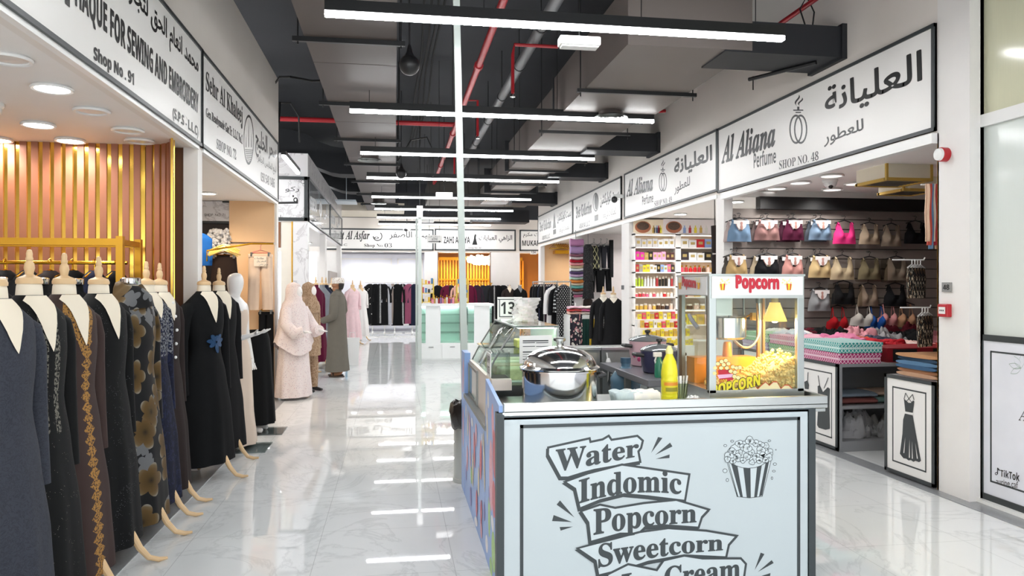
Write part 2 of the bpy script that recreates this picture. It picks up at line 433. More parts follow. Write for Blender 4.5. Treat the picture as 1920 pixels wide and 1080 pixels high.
sbox('wall_collection_back', 8.0, 8.1, 13.3, 21.6, 0, 2.84, WHITE)
sbox('wall_collection_end', XR + .12, 9.4, 21.45, 21.57, 0, 2.84, PEACH)
sbox('wall_far_alley_end', 9.4, 9.5, 5, 26, 0, 5.2, WARMW)
def frosted(name, col, thru, grain=False):
    m = NT(name); c = lin(col)
    m.base(m.mix(m.noise(m.mapping(m.coord(), (1, 70, 1.2)), 3, 4), tuple(x * (.88 if grain else .95) for x in c[:3]) + (1,), c)); m.p.inputs['Roughness'].default_value = .12
    t = m.new('ShaderNodeBsdfTransparent'); x = m.new('ShaderNodeMixShader'); x.inputs[0].default_value = 1 - thru; m.link(t.outputs[0], x.inputs[1]); m.link(m.p.outputs[0], x.inputs[2]); m.link(x.outputs[0], m.out.inputs[0])
    return m.mat
# ---- glazed cafe front at the near end of that wall
XG = 4.32
gf = onX(XG)
yA = gf(1840, 600).y                                   # start of the glass
sbox('trim_12', XG - .03, XG + .05, yA, 4.93, 0, 5.2, PLASTW)
sbox('trim_13', XG - .03, XG + .06, -2, yA + .12, 2.78, 2.87, PLASTW)
sbox('trim_14', XG - .002, XG + .02, yA - .012, yA + .008, 1.25, 5.2, BLACKM)
sbox('trim_15', XG - .06, XG + .06, -2, 4.93, 0, .03, PLASTW)
structure('window_1', MB().box(XG, XG + .012, -2, yA, 1.24, 2.78), frosted('frosted_green_glass', 'eef5f0', .2), ang=0)
structure('window_2', MB().box(XG, XG + .012, -2, yA, 2.87, 5.2), frosted('frosted_grain_glass', 'ecebcd', .12, True), ang=0)
sbox('wall_cafe_back', 6.4, 6.5, -3, 4.9, 0, 2.8, P('cafe_wall', 'dfe6e0', .6, var=.02))
sbox('wall_cafe_upper', 5.2, 5.26, -3, 4.78, 2.84, 5.2, P('cafe_upper_wall', 'd8d6b8', .7))
sbox('wall_cafe_side', XG + .05, 6.4, 4.85, 4.93, 0, 5.2, WHITE)
sbox('ceiling_cafe', XG + .02, 6.4, -3, 4.9, 2.78, 2.84, WHITE)
# ================================================================ shop signs
def sign(label, fn, xa, xb, z0, z1, nrm, text, name='shop_sign', fw=.03, board=None, inset=.02):
    """fn plane, xa/xb pixel columns of its two ends, z0..z1 heights, nrm = out of the wall; text(fnp, mb) draws on it"""
    nrm = Vector(nrm); a = fn(xa, 300); b = fn(xb, 300); a.z = b.z = 0
    r = thing(name, label, 'sign', ((a + b) / 2 + Vector((0, 0, z0))))
    d = (b - a).normalized(); up = Vector((0, 0, 1))
    def rect(mb, p, q, za, zb, t0, t1, mi=0):
        c = [p + up * za, q + up * za, q + up * zb, p + up * zb]
        mb.slab([x + nrm * t0 for x in c], nrm * (t1 - t0), mi)
    m = MB(); rect(m, a, b, z0, z1, .001, .018); m.build('board', board or BOARD, r, ang=0)
    m = MB()
    rect(m, a, b, z0, z0 + fw, .0, .03); rect(m, a, b, z1 - fw, z1, .0, .03)
    rect(m, a, a + d * fw, z0, z1, .0, .03); rect(m, b - d * fw, b, z0, z1, .0, .03)
    m.build('frame', INKG, r, ang=0)
    text(r, nrm * .0195)
    return r
def flame_logo(mb, fn, cx, y0, y1, hw, push):
    """two interlaced ovals under a small censer and smoke curl (the perfume shops' emblem)"""
    def P_(x, y): return fn(cx + x, y) + push
    H = y1 - y0; oc = y0 + H * .70; rh = H * .30
    for dx in (-.26, .26):
        ring = []
        for k in range(29):
            t = 2 * PI * k / 28
            ring.append((P_(hw * (dx + .74 * math.cos(t)), oc + rh * math.sin(t)), P_(hw * (dx + .58 * math.cos(t)), oc + rh * .86 * math.sin(t))))
        for p, q in zip(ring, ring[1:]): mb.poly([p[0], q[0], q[1], p[1]])
    for x0, x1, ya, yb in ((-.55, .55, .30, .325), (-.3, .3, .345, .37), (-.12, .12, .24, .30)):
        mb.poly([P_(hw * x0, y0 + H * ya), P_(hw * x1, y0 + H * ya), P_(hw * x1, y0 + H * yb), P_(hw * x0, y0 + H * yb)])
    for off, top in ((-.1, 0), (.25, .06)):
        L = []
        for k in range(9):
            t = k / 8; x = off + .22 * math.sin(t * 5 + 1); wd = .12 * math.sin(PI * min(1, t + .05))
            L.append((P_(hw * (x - wd), y0 + H * (top + (.23 - top) * t)), P_(hw * (x + wd), y0 + H * (top + (.23 - top) * t))))
        for p, q in zip(L, L[1:]): mb.poly([p[0], q[0], q[1], p[1]])
def oval(mb, fn, cx, cy, rx, ry, push, wd=.08, n=32, full=False, a0=0, a1=2 * PI):
    o = [fn(cx + rx * math.cos(a0 + (a1 - a0) * k / n), cy + ry * math.sin(a0 + (a1 - a0) * k / n)) + push for k in range(n + 1)]
    if full: mb.poly(o[:-1]); return
    i = [fn(cx + rx * (1 - wd) * math.cos(a0 + (a1 - a0) * k / n), cy + ry * (1 - wd) * math.sin(a0 + (a1 - a0) * k / n)) + push for k in range(n + 1)]
    for k in range(n): mb.poly([o[k], o[k + 1], i[k + 1], i[k]])

fl = onX(XL); fr = onX(XR); f2 = onX(X2); ff = onY(YF)
def lines(*rows):
    def go(r, push, fn=None):
        for nm, f, items in rows:
            mb = MB()
            for it in items:
                t, st, L, R = it[:4]; letter(mb, f, t, st, L, R, push=push, **(it[4] if len(it) > 4 else {}))
            mb.build(nm, INK, r, ang=0)
    return go
# sewing shop 91: the board runs on out of the frame towards the viewer
def t91(r, push):
    # set out in wall metres: y along the wall, z up
    mb = MB(); o = lambda y, z: Vector((XL, y, z)) + push
    Y0 = 6.80
    letter3(mb, 'HAQUE FOR SEWING AND EMBROIDERY', 'sans', o(4.24, 3.045), (0, 1, 0), (0, 0, 1), 2.49, .20, bold=.02); letter3(mb, 'MOHD. INAMUL', 'sans', o(3.2, 3.045), (0, 1, 0), (0, 0, 1), .97, .20, bold=.02)
    mb.build('english_lettering', INK, r, ang=0)
    mb = MB(); letter3(mb, 'محمد انعام الحق لتجارة مواد الخياطة والتطريز', 'arab', o(3.3, 3.36), (0, 1, 0), (0, 0, 1), 3.43, .215, bold=.02)
    mb.build('arabic_lettering', INK, r, ang=0)
    mb = MB()
    letter(mb, fl, 'Shop No . 91', 'sans', (169, 86, 118), (245, 137, 166), push=push, bold=.03)
    letter(mb, fl, '(S.P.S - L.L.C)', 'sans', (319, 201, 225), (367, 238, 261), push=push, bold=.02)
    mb.build('shop_number', INK, r, ang=0)
s91 = thing('shop_sign', 'long white sewing and embroidery sign numbered 91 above the gold slat wall', 'sign', (XL, 4.3, 2.83))
mb = MB().box(XL + .001, XL + .018, 1.7, 6.87, 2.82, 3.67); mb.build('board', BOARD, s91, ang=0)
mb = MB()
for a in ((1.7, 6.87, 2.815, 2.842), (1.7, 6.87, 3.64, 3.67), (1.7, 1.74, 2.815, 3.67), (6.825, 6.87, 2.815, 3.67)): mb.box(XL, XL + .03, *a)
mb.build('frame', INKG, s91, ang=0)
t91(s91, Vector((.0195, 0, 0)))
def t72(r, push):
    mb = MB()
    letter(mb, fl, 'Sehr Al Khaleej', 'serif', (382, 133, 178), (451, 200, 242), push=push, bold=.014)
    letter(mb, fl, 'Gen Readymade Gar.Tr. L.L.C No.1', 'serif', (382, 201, 222), (451, 253, 275), push=push, bold=.014)
    letter(mb, fl, 'SHOP NO. 72', 'serif', (402, 259, 278), (439, 281, 300), push=push, bold=.014)
    mb.build('english_lettering', INK, r, ang=0)
    mb = MB()
    letter(mb, fl, 'سحر الخليج', 'arab', (476, 238, 292), (515, 270, 312), push=push, bold=.02)
    letter(mb, fl, 'لبيع الملابس الجاهزة', 'arab', (478, 286, 306), (515, 312, 330), push=push)
    letter(mb, fl, '050 548 1486', 'sans', (486, 322, 339), (512, 335, 353), push=push)
    mb.build('arabic_lettering', INK, r, ang=0)
    mb = MB(); oval(mb, fl, 463, 262, 9.5, 47, push, wd=.1)
    for k in range(7): mb.poly([fl(456 + k * .6, 280 + k * 3.4) + push, fl(471 - k * .6, 281 + k * 3.4) + push, fl(471 - k * .6, 282.4 + k * 3.4) + push, fl(456 + k * .6, 281.4 + k * 3.4) + push])
    for x, a, b in ((458, 250, 276), (463, 224, 276), (468, 246, 276)): mb.poly([fl(x - .7, b) + push, fl(x + .7, b) + push, fl(x, a) + push])
    mb.build('oval_logo', INK, r, ang=0)
sign('white ready made garments sign numbered 72 with an oval tower emblem', fl, 372.6, 519, 2.82, 3.665, (1, 0, 0), t72)
# alley sign with marble face, turned to the camera
fa = onY(13.9)
def tal(r, push):
    mb = MB()
    letter(mb, fa, 'ركو', 'arab', (535, 350, 361), (561, 350, 361), push=push)
    mb.poly([fa(505, 379) + push, fa(558, 378) + push, fa(558, 382) + push, fa(505, 383) + push])
    oval(mb, fa, 554.5, 375, 4.3, 4.6, push, wd=.45); mb.poly([fa(556, 374) + push, fa(559, 374) + push, fa(559, 382) + push, fa(556, 382) + push])
    oval(mb, fa, 550, 368, 1.7, 1.9, push, full=True)
    mb.build('arabic_lettering', INK, r, ang=0)
    mb = MB(); letter(mb, fa, 'U', 'thin', (521, 403, 410), (527, 403, 410), push=push)
    mb.build('english_lettering', INK, r, ang=0)
    mb = MB()
    for x, y, q in ((563, 340, 2.4), (568, 341, 3.8), (570, 347, 2.4), (563, 411, 2.4), (568, 410, 3.8), (571, 404, 2.4)): oval(mb, fa, x, y, q, q, push, wd=.2, n=16)
    mb.build('corner_circles', INKG, r, ang=0)
sign('marble faced sign at the side alley corner, facing the shoppers', fa, 478, 577, 2.78, 3.58, (0, -1, 0), tal, board=MARBLE, fw=.06)
MIRRORB = P('smoked_glass_board', '9b9fa2', .06, .35, var=.03)
def tz1(r, push):
    mb = MB()
    letter(mb, f2, 'ERBEDU', 'sans', (580, 368, 393), (592, 376, 398), push=push, bold=.02)
    letter(mb, f2, 'ABAYA L.L', 'sans', (584, 402, 411), (591, 406, 414), push=push)
    letter(mb, f2, 'لالى', 'arab', (605, 380, 410), (614, 388, 416), push=push, bold=.02)
    letter(mb, f2, 'Shop No. 68', 'sans', (594, 416, 421), (606, 424, 430), push=push)
    mb.build('lettering', INK, r, ang=0)
    mb = MB(); oval(mb, f2, 599.5, 392, 2.4, 15, push, wd=.35); mb.poly([f2(599, 372) + push, f2(600.2, 372) + push, f2(600, 413) + push, f2(599.2, 413) + push]); mb.build('emblem', INK, r, ang=0)
sign('grey glossy shop sign beginning at the marble alley corner', f2, 577.3, 617, 2.78, 3.58, (1, 0, 0), tz1, board=MIRRORB)
def tz2(r, push):
    mb = MB()
    letter(mb, f2, 'ERBEDU', 'sans', (620, 402, 418), (627, 407, 422), push=push, bold=.02)
    letter(mb, f2, 'SHOP', 'sans', (621, 424, 430), (625, 427, 432), push=push)
    letter(mb, f2, 'لالى', 'arab', (630, 402, 426), (636, 408, 428), push=push, bold=.02)
    mb.build('lettering', INK, r, ang=0)
sign('grey glossy sign last along the wall before the far shops', f2, 618, 640, 2.79, 3.59, (1, 0, 0), tz2, board=MIRRORB)
# far wall
def t03(r, push):
    mb = MB()
    letter(mb, ff, 'Bait Al Asfar', 'ital', (622, 433, 453), (693, 433, 453), push=push, bold=.01)
    letter(mb, ff, 'Shop No.', 'serif', (683, 457, 465), (719, 457, 465), push=push)
    letter(mb, ff, '03', 'serif', (721, 456, 464), (735, 456, 464), push=push)
    letter(mb, ff, 'L.L.C', 'thin', (630, 457, 461), (651, 457, 461), push=push)
    mb.build('english_lettering', INK, r, ang=0)
    mb = MB(); letter(mb, ff, 'بيت الاصفر', 'arab', (730, 434, 449), (806, 434, 449), push=push, bold=.015)
    letter(mb, ff, 'للعبايات ش.ش.و', 'arab', (765, 459, 465), (807, 459, 465), push=push)
    mb.build('arabic_lettering', INK, r, ang=0)
    mb = MB(); oval(mb, ff, 708, 443, 9, 9, push, wd=.2, a0=-.9, a1=PI); oval(mb, ff, 706, 446, 4.5, 2, push, wd=.5)
    mb.build('crescent_logo', INK, r, ang=0)
sign('white far wall sign reading Shop No. 03 with a crescent logo', ff, 610, 813, 2.84, 3.58, (0, -1, 0), t03, fw=.05)
def tza(r, push):
    mb = MB()
    letter(mb, ff, 'ZAHI ABAYA', 'sans', (832, 444, 456), (881, 444, 456), push=push, bold=.02)
    letter(mb, ff, 'Shop No. 02', 'sans', (878, 463, 467), (902, 463, 467), push=push)
    mb.build('english_lettering', INK, r, ang=0)
    mb = MB(); letter(mb, ff, 'الزاهي العبايات', 'arab', (898, 441, 455), (960, 441, 455), push=push, bold=.012); mb.build('arabic_lettering', INK, r, ang=0)
    mb = MB(); mb.poly([ff(x, y) + push for x, y in ((891, 438), (893, 441), (892, 446), (895, 459), (885, 459), (888, 450), (889, 442))]); mb.build('robed_figure_logo', INK, r, ang=0)
sign('white far wall sign with a robed figure above the amber slat shop', ff, 815, 967, 2.85, 3.60, (0, -1, 0), tza, fw=.05)
def tmk(r, push):
    mb = MB(); letter(mb, ff, 'MUKARAM', 'sans', (979, 451, 461), (1026, 451, 461), push=push, bold=.01)
    letter(mb, ff, 'عبايات مكرم', 'arab', (981, 436, 446), (1026, 436, 446), push=push, bold=.012); mb.build('lettering', INK, r, ang=0)
sign('white far wall sign beside the alley, half hidden by the collection shops', ff, 974, 1040, 2.85, 3.60, (0, -1, 0), tmk, fw=.05)
# perfume and collection wall
def tbc(k):
    def go(r, push):
        a, b = (1077, 1166) if k else (1010, 1075)
        def X(u): return a + (b - a) * u
        def bar(u0, u1, v0, v1):
            top = lambda x: 537 - .482 * (x - 727.8); bot = lambda x: 537 - .287 * (x - 735)
            f_ = lambda x, v: top(x) + (bot(x) - top(x)) * v
            return (X(u0), f_(X(u0), v0), f_(X(u0), v1)), (X(u1), f_(X(u1), v0), f_(X(u1), v1))
        mb = MB()
        L, R = bar(.05, .38, .30, .62); letter(mb, fr, 'Best Collection', 'frak', L, R, push=push, bold=.015)
        L, R = bar(.12, .34, .78, .91); letter(mb, fr, 'ABAYA L.L.C', 'sans', L, R, push=push)
        mb.build('english_lettering', INK, r, ang=0)
        mb = MB(); L, R = bar(.56, .96, .27, .56); letter(mb, fr, 'بست كوليكشن', 'arab', L, R, push=push, bold=.03)
        L, R = bar(.62, .90, .68, .90); letter(mb, fr, 'للعبايات ش.م.م', 'arab', L, R, push=push); mb.build('arabic_lettering', INK, r, ang=0)
        mb = MB(); L, R = bar(.41, .53, .16, .62)
        if k:
            cx = (L[0] + R[0]) / 2; cy = (L[1] + L[2] + R[1] + R[2]) / 4; ry = (L[2] - L[1]) / 2
            oval(mb, fr, cx, cy, 5.5, ry, push, wd=.15); oval(mb, fr, cx + .8, cy - 1, 3.4, ry * .85, push, full=True)
        else: mb.poly([fr(X(.47), L[1]) + push, fr(X(.52), L[2]) + push, fr(X(.43), L[2] + 2) + push])
        L, R = bar(.44, .52, .70, .84); mb.poly([fr(L[0], L[2]) + push, fr(R[0], R[2]) + push, fr(R[0], R[1]) + push, fr(L[0], L[1]) + push])
        mb.build('figure_emblem', INK, r, ang=0)
    return go
sign('collection shop sign above the rail of dark robes, next to the far alley', fr, 1075, 1010, 2.85, 3.66, (-1, 0, 0), tbc(0))
sign('collection shop sign with a veiled lady emblem beside the shop 49 sign', fr, 1166.5, 1076, 2.85, 3.66, (-1, 0, 0), tbc(1))
def tal49(r, push):
    mb = MB()
    letter(mb, fr, 'Al Aliana', 'ital', (1177, 338, 369), (1226, 327, 357), push=push, bold=.022)
    letter(mb, fr, 'Perfume', 'sans', (1206, 367, 385), (1227, 362, 379), push=push, bold=-.02)
    letter(mb, fr, 'SHOP NO. 49', 'serif', (1229, 377, 388), (1262, 368, 379), push=push)
    mb.build('english_lettering', INK, r, ang=0)
    mb = MB(); letter(mb, fr, 'العليانة', 'arab', (1267, 299, 334), (1337, 271, 307), push=push, bold=.03)
    letter(mb, fr, 'للعطور', 'arab', (1267, 345, 366), (1296, 330, 352), push=push, bold=.01); mb.build('arabic_lettering', INK, r, ang=0)
    mb = MB(); flame_logo(mb, fr, 1245, 300, 359, 7.5, push); mb.build('censer_logo', INK, r, ang=0)
sign('white perfume sign numbered 49 above the bright perfume shelves', fr, 1347.5, 1172.5, 2.85, 3.67, (-1, 0, 0), tal49)
def tal48(r, push):
    mb = MB()
    letter(mb, fr, 'Al Aliana', 'ital', (1356, 258, 307), (1456, 227, 273), push=push, bold=.022)
    letter(mb, fr, 'Perfume', 'sans', (1416, 286, 316), (1458, 278, 305), push=push, bold=-.02)
    letter(mb, fr, 'SHOP NO. 48', 'serif', (1464, 301, 318), (1538, 283, 300), push=push)
    mb.build('english_lettering', INK, r, ang=0)
    mb = MB(); letter(mb, fr, 'العليانة', 'arab', (1551, 166, 224), (1732, 92, 165), push=push, bold=.017)
    letter(mb, fr, 'للعطور', 'arab', (1549, 247, 276), (1622, 222, 250), push=push, bold=.014); mb.build('arabic_lettering', INK, r, ang=0)
    mb = MB(); flame_logo(mb, fr, 1500, 178, 270, 17, push); mb.build('censer_logo', INK, r, ang=0)
sign('large white perfume sign numbered 48 above the lingerie shop', fr, 1757, 1348, 2.82, 3.665, (-1, 0, 0), tal48)
# cafe poster panel on the glazed front
pf = onX(XG - .012)
cp = thing('cafe_poster_panel', 'white poster panel with black border and social media handle below the green glass', 'sign', (XG, 3.5, .02))
mb = MB().box(XG - .012, XG + .01, -1, yA, .03, 1.24); mb.build('board', P('cool_white_board', 'e4e6ee', .3), cp, ang=0)
mb = MB(); x0 = XG - .02
for a in ((-1, yA, .03, .075), (-1, yA, 1.2, 1.245), (yA - .035, yA, .03, 1.245)): mb.box(x0, XG + .012, *a)
mb.build('frame', INKG, cp, ang=0)
mb = MB(); pu = Vector((-.002, 0, 0)); yi = pf(1857, 800).y
za, zb = .17, 1.13
for a in ((-1, yi, za, za + .012), (-1, yi, zb - .012, zb), (yi - .012, yi, za, zb)): mb.box(XG - .0145, XG - .012, *a)
mb.build('border_line', INKG, cp, ang=0)
mb = MB()
letter(mb, pf, 'TikTok', 'sans', (1876, 880, 893), (1912, 887, 903), push=pu); letter(mb, pf, 'aurine.caf', 'thin', (1868, 896, 907), (1909, 903, 916), push=pu)
oval(mb, pf, 1868.5, 888, 2.6, 2.8, pu, wd=.45); mb.poly([pf(1870, 877) + pu, pf(1871.6, 877) + pu, pf(1871.6, 889) + pu, pf(1870, 889) + pu]); mb.poly([pf(1871.6, 877) + pu, pf(1875, 881) + pu, pf(1875, 883.5) + pu, pf(1871.6, 880.5) + pu])
letter(mb, pf, 'A', 'ital', (1910, 765, 788), (1926, 765, 790), push=pu)
mb.build('lettering', INK, cp, ang=0)
mb = MB()
for cx, cy, ang_, L_ in ((1915, 690, 2.1, 26), (1915, 690, 2.8, 24), (1915, 690, 3.6, 22), (1915, 690, 1.5, 26)):
    n = 9; up = []; dn = []
    for k in range(n + 1):
        t = k / n; wv = 5 * math.sin(PI * t)
        ux, uy = math.cos(ang_), -math.sin(ang_)
        up.append((cx + ux * L_ * t - uy * wv, cy + uy * L_ * t + ux * wv)); dn.append((cx + ux * L_ * t + uy * wv, cy + uy * L_ * t - ux * wv))
    for line in (up, dn):
        for p, q in zip(line, line[1:]): mb.poly([pf(p[0], p[1]) + pu, pf(q[0], q[1]) + pu, pf(q[0], q[1] + 1.0) + pu, pf(p[0], p[1] + 1.0) + pu])
mb.build('leaf_drawing', P('sage_line', '9fb0a8', .5), cp, ang=0)
# small number plates
def plate(label, fn, cx, cy, hw, hh, nrm, t, bm, ink, name='number_plate'):
    n = Vector(nrm); c = [fn(cx - hw, cy + hh), fn(cx + hw, cy + hh), fn(cx + hw, cy - hh), fn(cx - hw, cy - hh)]
    r = thing(name, label, 'plate', (c[0] + c[2]) / 2)
    MB().slab([p + n * .001 for p in c], n * .012).build('board', bm, r, ang=0)
    mb = MB(); letter(mb, fn, t, 'sans', (cx - hw * .7, cy - hh * .55, cy + hh * .55), (cx + hw * .7, cy - hh * .55, cy + hh * .55), push=n * .0145); mb.build('digits', ink, r, ang=0)
    return r
plate('grey plate with the number 48 on the white pier', onX(XR), 1777, 538.5, 8.5, 9, (-1, 0, 0), '48', P('plate_grey', '9c9c9a', .4, .5), INK)
plate('tiny white plate with the number 134 under the far alley sign', onY(YF), 1000, 473, 6, 4, (0, -1, 0), '134', BOARD, INK)
# ================================================================ ceiling services and corridor lights
TUBEM = emitter('tube_diffuser_light', 'fdfeff', TUBE_POWER)
TUBES = emitter('tube_edge_light', 'fdfeff', 9.0)
TY = [-.3, 2.8, 5.89, 9.10, 11.95, 14.65, 17.75, 20.5, 23.0, 25.4]
hints = ['behind the viewer', 'between the viewer and the popcorn counter', 'over the popcorn counter, with a white box under it', 'second along the corridor from the popcorn counter', 'third along the corridor from the popcorn counter', 'fourth along the corridor, crossed by a hanging black globe',
         'fifth along the corridor from the popcorn counter', 'sixth along the corridor from the popcorn counter', 'seventh along the corridor from the popcorn counter', 'close to the far wall signs']
for y, h in zip(TY, hints):
    r = thing('linear_ceiling_light', 'added unseen tube light ' + h, 'light', (1.36, y, 3.68), 'linear lights hung across the corridor')
    MB().box(-.53, 3.25, y - .035, y + .035, 3.715, 3.80).build('housing', BLACKM, r, ang=0)
    MB().box(-.53, 3.25, y - .03, y + .03, 3.684, 3.715).build('diffuser_edge', TUBES, r, ang=0); MB().box(-.53, 3.25, y - .03, y + .03, 3.678, 3.6835).build('diffuser', TUBEM, r, ang=0)
    for x in (-.3, .7, 2.0, 3.0): MB().tube([(x, y, 3.8), (x, y, 5.2)], .004, 5).build('suspension_wire', BLACKM, r)
for x, y, h in ((-4.2, 12.4, 'in the side alley behind the marble sign'), (-4.0, 24.3, 'in the far cross alley on the garment shop side'), (6.6, 23.6, 'in the far cross alley on the perfume shop side')):  # tubes added out of view to brighten the far shops and marble sign
    r = thing('linear_ceiling_light', 'added unseen tube light ' + h, 'light', (x, y, 3.68), 'linear lights hung across the corridor')
    MB().box(x - 1.9, x + 1.9, y - .035, y + .035, 3.715, 3.80).build('housing', BLACKM, r, ang=0); MB().box(x - 1.9, x + 1.9, y - .03, y + .03, 3.678, 3.715).build('diffuser', TUBEM, r, ang=0)
    for q in (-1.5, 1.5): MB().tube([(x + q, y, 3.8), (x + q, y, 5.2)], .004, 5).build('suspension_wire', BLACKM, r)
r = thing('linear_ceiling_light', 'short tube light running into the side alley beside the marble sign', 'light', (-1.62, 12.4, 3.5), 'linear lights hung across the corridor')
MB().box(-1.655, -1.585, 11.4, 13.1, 3.54, 3.60).build('housing', BLACKM, r, ang=0)
MB().box(-1.645, -1.595, 11.4, 13.1, 3.505, 3.54).build('diffuser', emitter('alley_tube_light', 'fdfeff', 14.0), r, ang=0)
# ---- ducts
ld = thing('ventilation_duct', 'long flat taupe duct above the walkway, nearer the garment shops', 'duct', (-.41, 13, 3.95))
mb = MB()
ys = [1.5, 5.2, 8.05, 10.9, 13.8, 16.7, 19.6, 23.5]
for a, b in zip(ys, ys[1:]): mb.box(-.84, .02, a + .006, b - .006, 3.95, 4.4); mb.box(-.836, .016, b - .007, b + .007, 3.956, 4.39, 1)
mb.build('duct_casing', [DUCTG, DUCTB], ld, ang=0)
for y in (7.25, 9.75, 12.1, 14.5, 16.9, 19.2, 21.5):
    mb = MB().box(-.95, .1, y - .02, y + .02, 3.905, 3.95)
    for x in (-.9, .06): mb.tube([(x, y, 3.88), (x, y, 5.2)], .007, 6)
    mb.build('hanger_bar', BLACKM, ld, ang=0)
rd = thing('ventilation_duct', 'wide grey duct above the perfume shop wall with black side branches', 'duct', (2.6, 10, 3.775))
DUCTR = P('duct_grey', '655d59', .5, var=.06, ns=1.2)
mb = MB().box(2.07, 3.26, 6.46, 9.6, 3.775, 4.33).box(2.12, 3.2, 9.61, 13.9, 3.80, 4.3).box(2.2, 3.1, 13.91, 17.2, 3.82, 4.28).box(2.3, 3.0, 17.21, 20.2, 3.84, 4.24)
for y in (9.605, 13.905, 17.205): mb.box(2.05, 3.28, y - .012, y + .012, 3.77, 4.34, 1)
mb.build('duct_casing', [DUCTR, DUCTB], rd, ang=0)
for ya, yb in ((6.47, 7.01), (11.46, 11.94), (14.4, 14.9), (19.1, 19.7)):
    mb = MB().box(3.0, XR - .01, ya, yb, 3.76, 4.05); mb.box(XR - .05, XR + .01, ya - .03, yb + .03, 3.74, 4.07)
    mb.build('branch_duct', DUCTB, rd, ang=0)
for y, x1 in ((8.0, 3.36), (10.2, 3.3), (12.6, 3.3), (15.6, 3.2), (18.2, 3.1)):
    mb = MB().box(1.98, x1, y - .02, y + .02, 3.735, 3.775)
    for x in (2.02, x1 - .04): mb.tube([(x, y, 3.69), (x, y, 5.2)], .007, 6)
    mb.build('hanger_bar', BLACKM, rd, ang=0)
mb = MB().tube([(3.62, 7.25, 3.74), (3.98, 6.6, 3.74)], .02, 6).tube([(3.64, 7.2, 3.62), (3.64, 7.2, 3.76)], .006, 5); mb.build('hanger_bar', BLACKM, rd)
for y, label in ((16.6, 'black curved branch duct crossing above the marble alley sign'), (19.6, 'black branch duct farther along, above the grey glossy signs')):
    mb = MB(); rings = []
    for x, z in ((-.84, 4.28), (-1.15, 4.28), (-1.35, 4.31), (-1.6, 4.4), (-1.85, 4.55), (-2.2, 4.64), (-3.2, 4.66)):
        rings.append([(x, y - .3, z - .28), (x, y + .3, z - .28), (x, y + .3, z + .28), (x, y - .3, z + .28)])
    mb.loft(rings); o = mb.build('branch_duct', DUCTB, ang=50); tag(o, label, 'duct', 'black ducts over the side alley')
mb = MB().box(-1.45, -.95, 18.8, 19.6, 3.7, 3.74).tube([(-1.2, 19.2, 3.72), (-1.2, 19.2, 5.2)], .01, 6)
tag(mb.build('hanging_panel', P('pale_blue_panel', 'c9d3da', .4), ang=0), 'pale flat panel hanging beyond the grey glossy signs', 'panel')  # plain pale panel on a ceiling rod, purpose unknown
mb = MB().box(-2, .3, 23.6, 25.8, 3.95, 4.2); tag(mb.build('bulkhead_box', P('beige_board', 'cfc6b6', .6), ang=0), 'beige box bulkhead above the Shop No. 03 sign', 'bulkhead')
mb = MB().box(.9, 3.9, 20.6, 22.4, 4.0, 4.5); tag(mb.build('bulkhead_box', P('olive_dark_board', '4a4742', .6), ang=0), 'dark box bulkhead behind the far tube lights', 'bulkhead')
mb = MB().box(2.4, 4.2, 23.2, 24.0, 3.62, 4.0).tube([(3.2, 23.6, 3.9), (3.2, 23.6, 5.2)], .01, 6); tag(mb.build('branch_duct', DUCTB, ang=0), 'black duct over the far alley beside the collection shop', 'duct')
# ---- pipes
mb = MB().tube([(1.06, 3, 4.42), (1.06, 20.5, 4.42)], .042, 12)
for y in (6.2, 9.5, 13.8, 17.5, 20): mb.tube([(1.06, y - .05, 4.42), (1.06, y + .05, 4.42)], .058, 12)
rp = thing('sprinkler_pipe', 'red sprinkler main running along the corridor ceiling', 'pipe', (1.06, 13, 4.42)); mb.build('main_pipe', REDP, rp)
mb = MB().tube([(-3.2, 13.2, 4.46), (1.06, 13.2, 4.46)], .042, 12); mb.build('cross_pipe', REDP, rp)
for y, x1 in ((8.6, 1.9), (11.6, 1.9), (16.2, 1.6)):
    MB().tube([(1.06, y, 4.5), (1.28, y, 4.5), (1.28, y, 3.95)] if y > 8.6 else [(x1, y, 4.42), (1.38, y, 4.42), (1.36, y, 4.3), (1.36, y, 3.85)], .02, 8).build('drop_pipe', REDP, rp)
    mb = MB().lathe([(.012, 0), (.03, .01), (.03, .03), (.012, .05)], 10, (1.28 if y > 8.6 else 1.36, y, 3.9 if y > 8.6 else 3.8)); mb.build('sprinkler_head', CHROME, rp)
gp = thing('drain_pipe', 'grey pipe beside the red sprinkler main on the ceiling', 'pipe', (1.6, 12, 4.5))
MB().tube([(1.62, 3, 4.5), (1.62, 20.5, 4.5)], .065, 14).build('pipe', GREYP, gp)
for y in (5.2, 6.8, 8.2, 9.7, 11.3, 13, 15, 17.5):
    MB().tube([(1.62, y - .015, 4.5), (1.62, y + .015, 4.5)], .075, 14).tube([(1.62, y, 4.56), (1.62, y, 5.2)], .006, 5).build('clamp', BLACKM, gp)
wp = thing('sprinkler_pipe', 'thin red pipe running along the white wall above the perfume signs', 'pipe', (4.0, 8, 4.35))
MB().tube([(4.0, 4.5, 4.38), (4.0, 11.0, 4.33), (4.0, 11.08, 4.32), (4.06, 11.1, 4.32), (4.16, 11.1, 4.33)], .026, 10).build('pipe', REDP, wp)
for y in (5.8, 8.4, 10.7): MB().tube([(4.0, y, 4.36), (4.0, y, 5.2)], .006, 5).build('hanger_rod', BLACKM, wp)
cb = thing('cable_bundle', 'bundle of black cables fixed under the dark ceiling slab', 'cable', (.55, 10, 4.9))
for k in range(4):
    mb = MB().tube([(.36 + .07 * k + .02 * math.sin(y * 1.3 + k), y, 4.95 + .02 * math.sin(y * .9 + k * 2)) for y in [3 + j * .7 for j in range(24)]], .014, 6); mb.build('cable', P('cable_black', '0b0c0d', .8), cb)
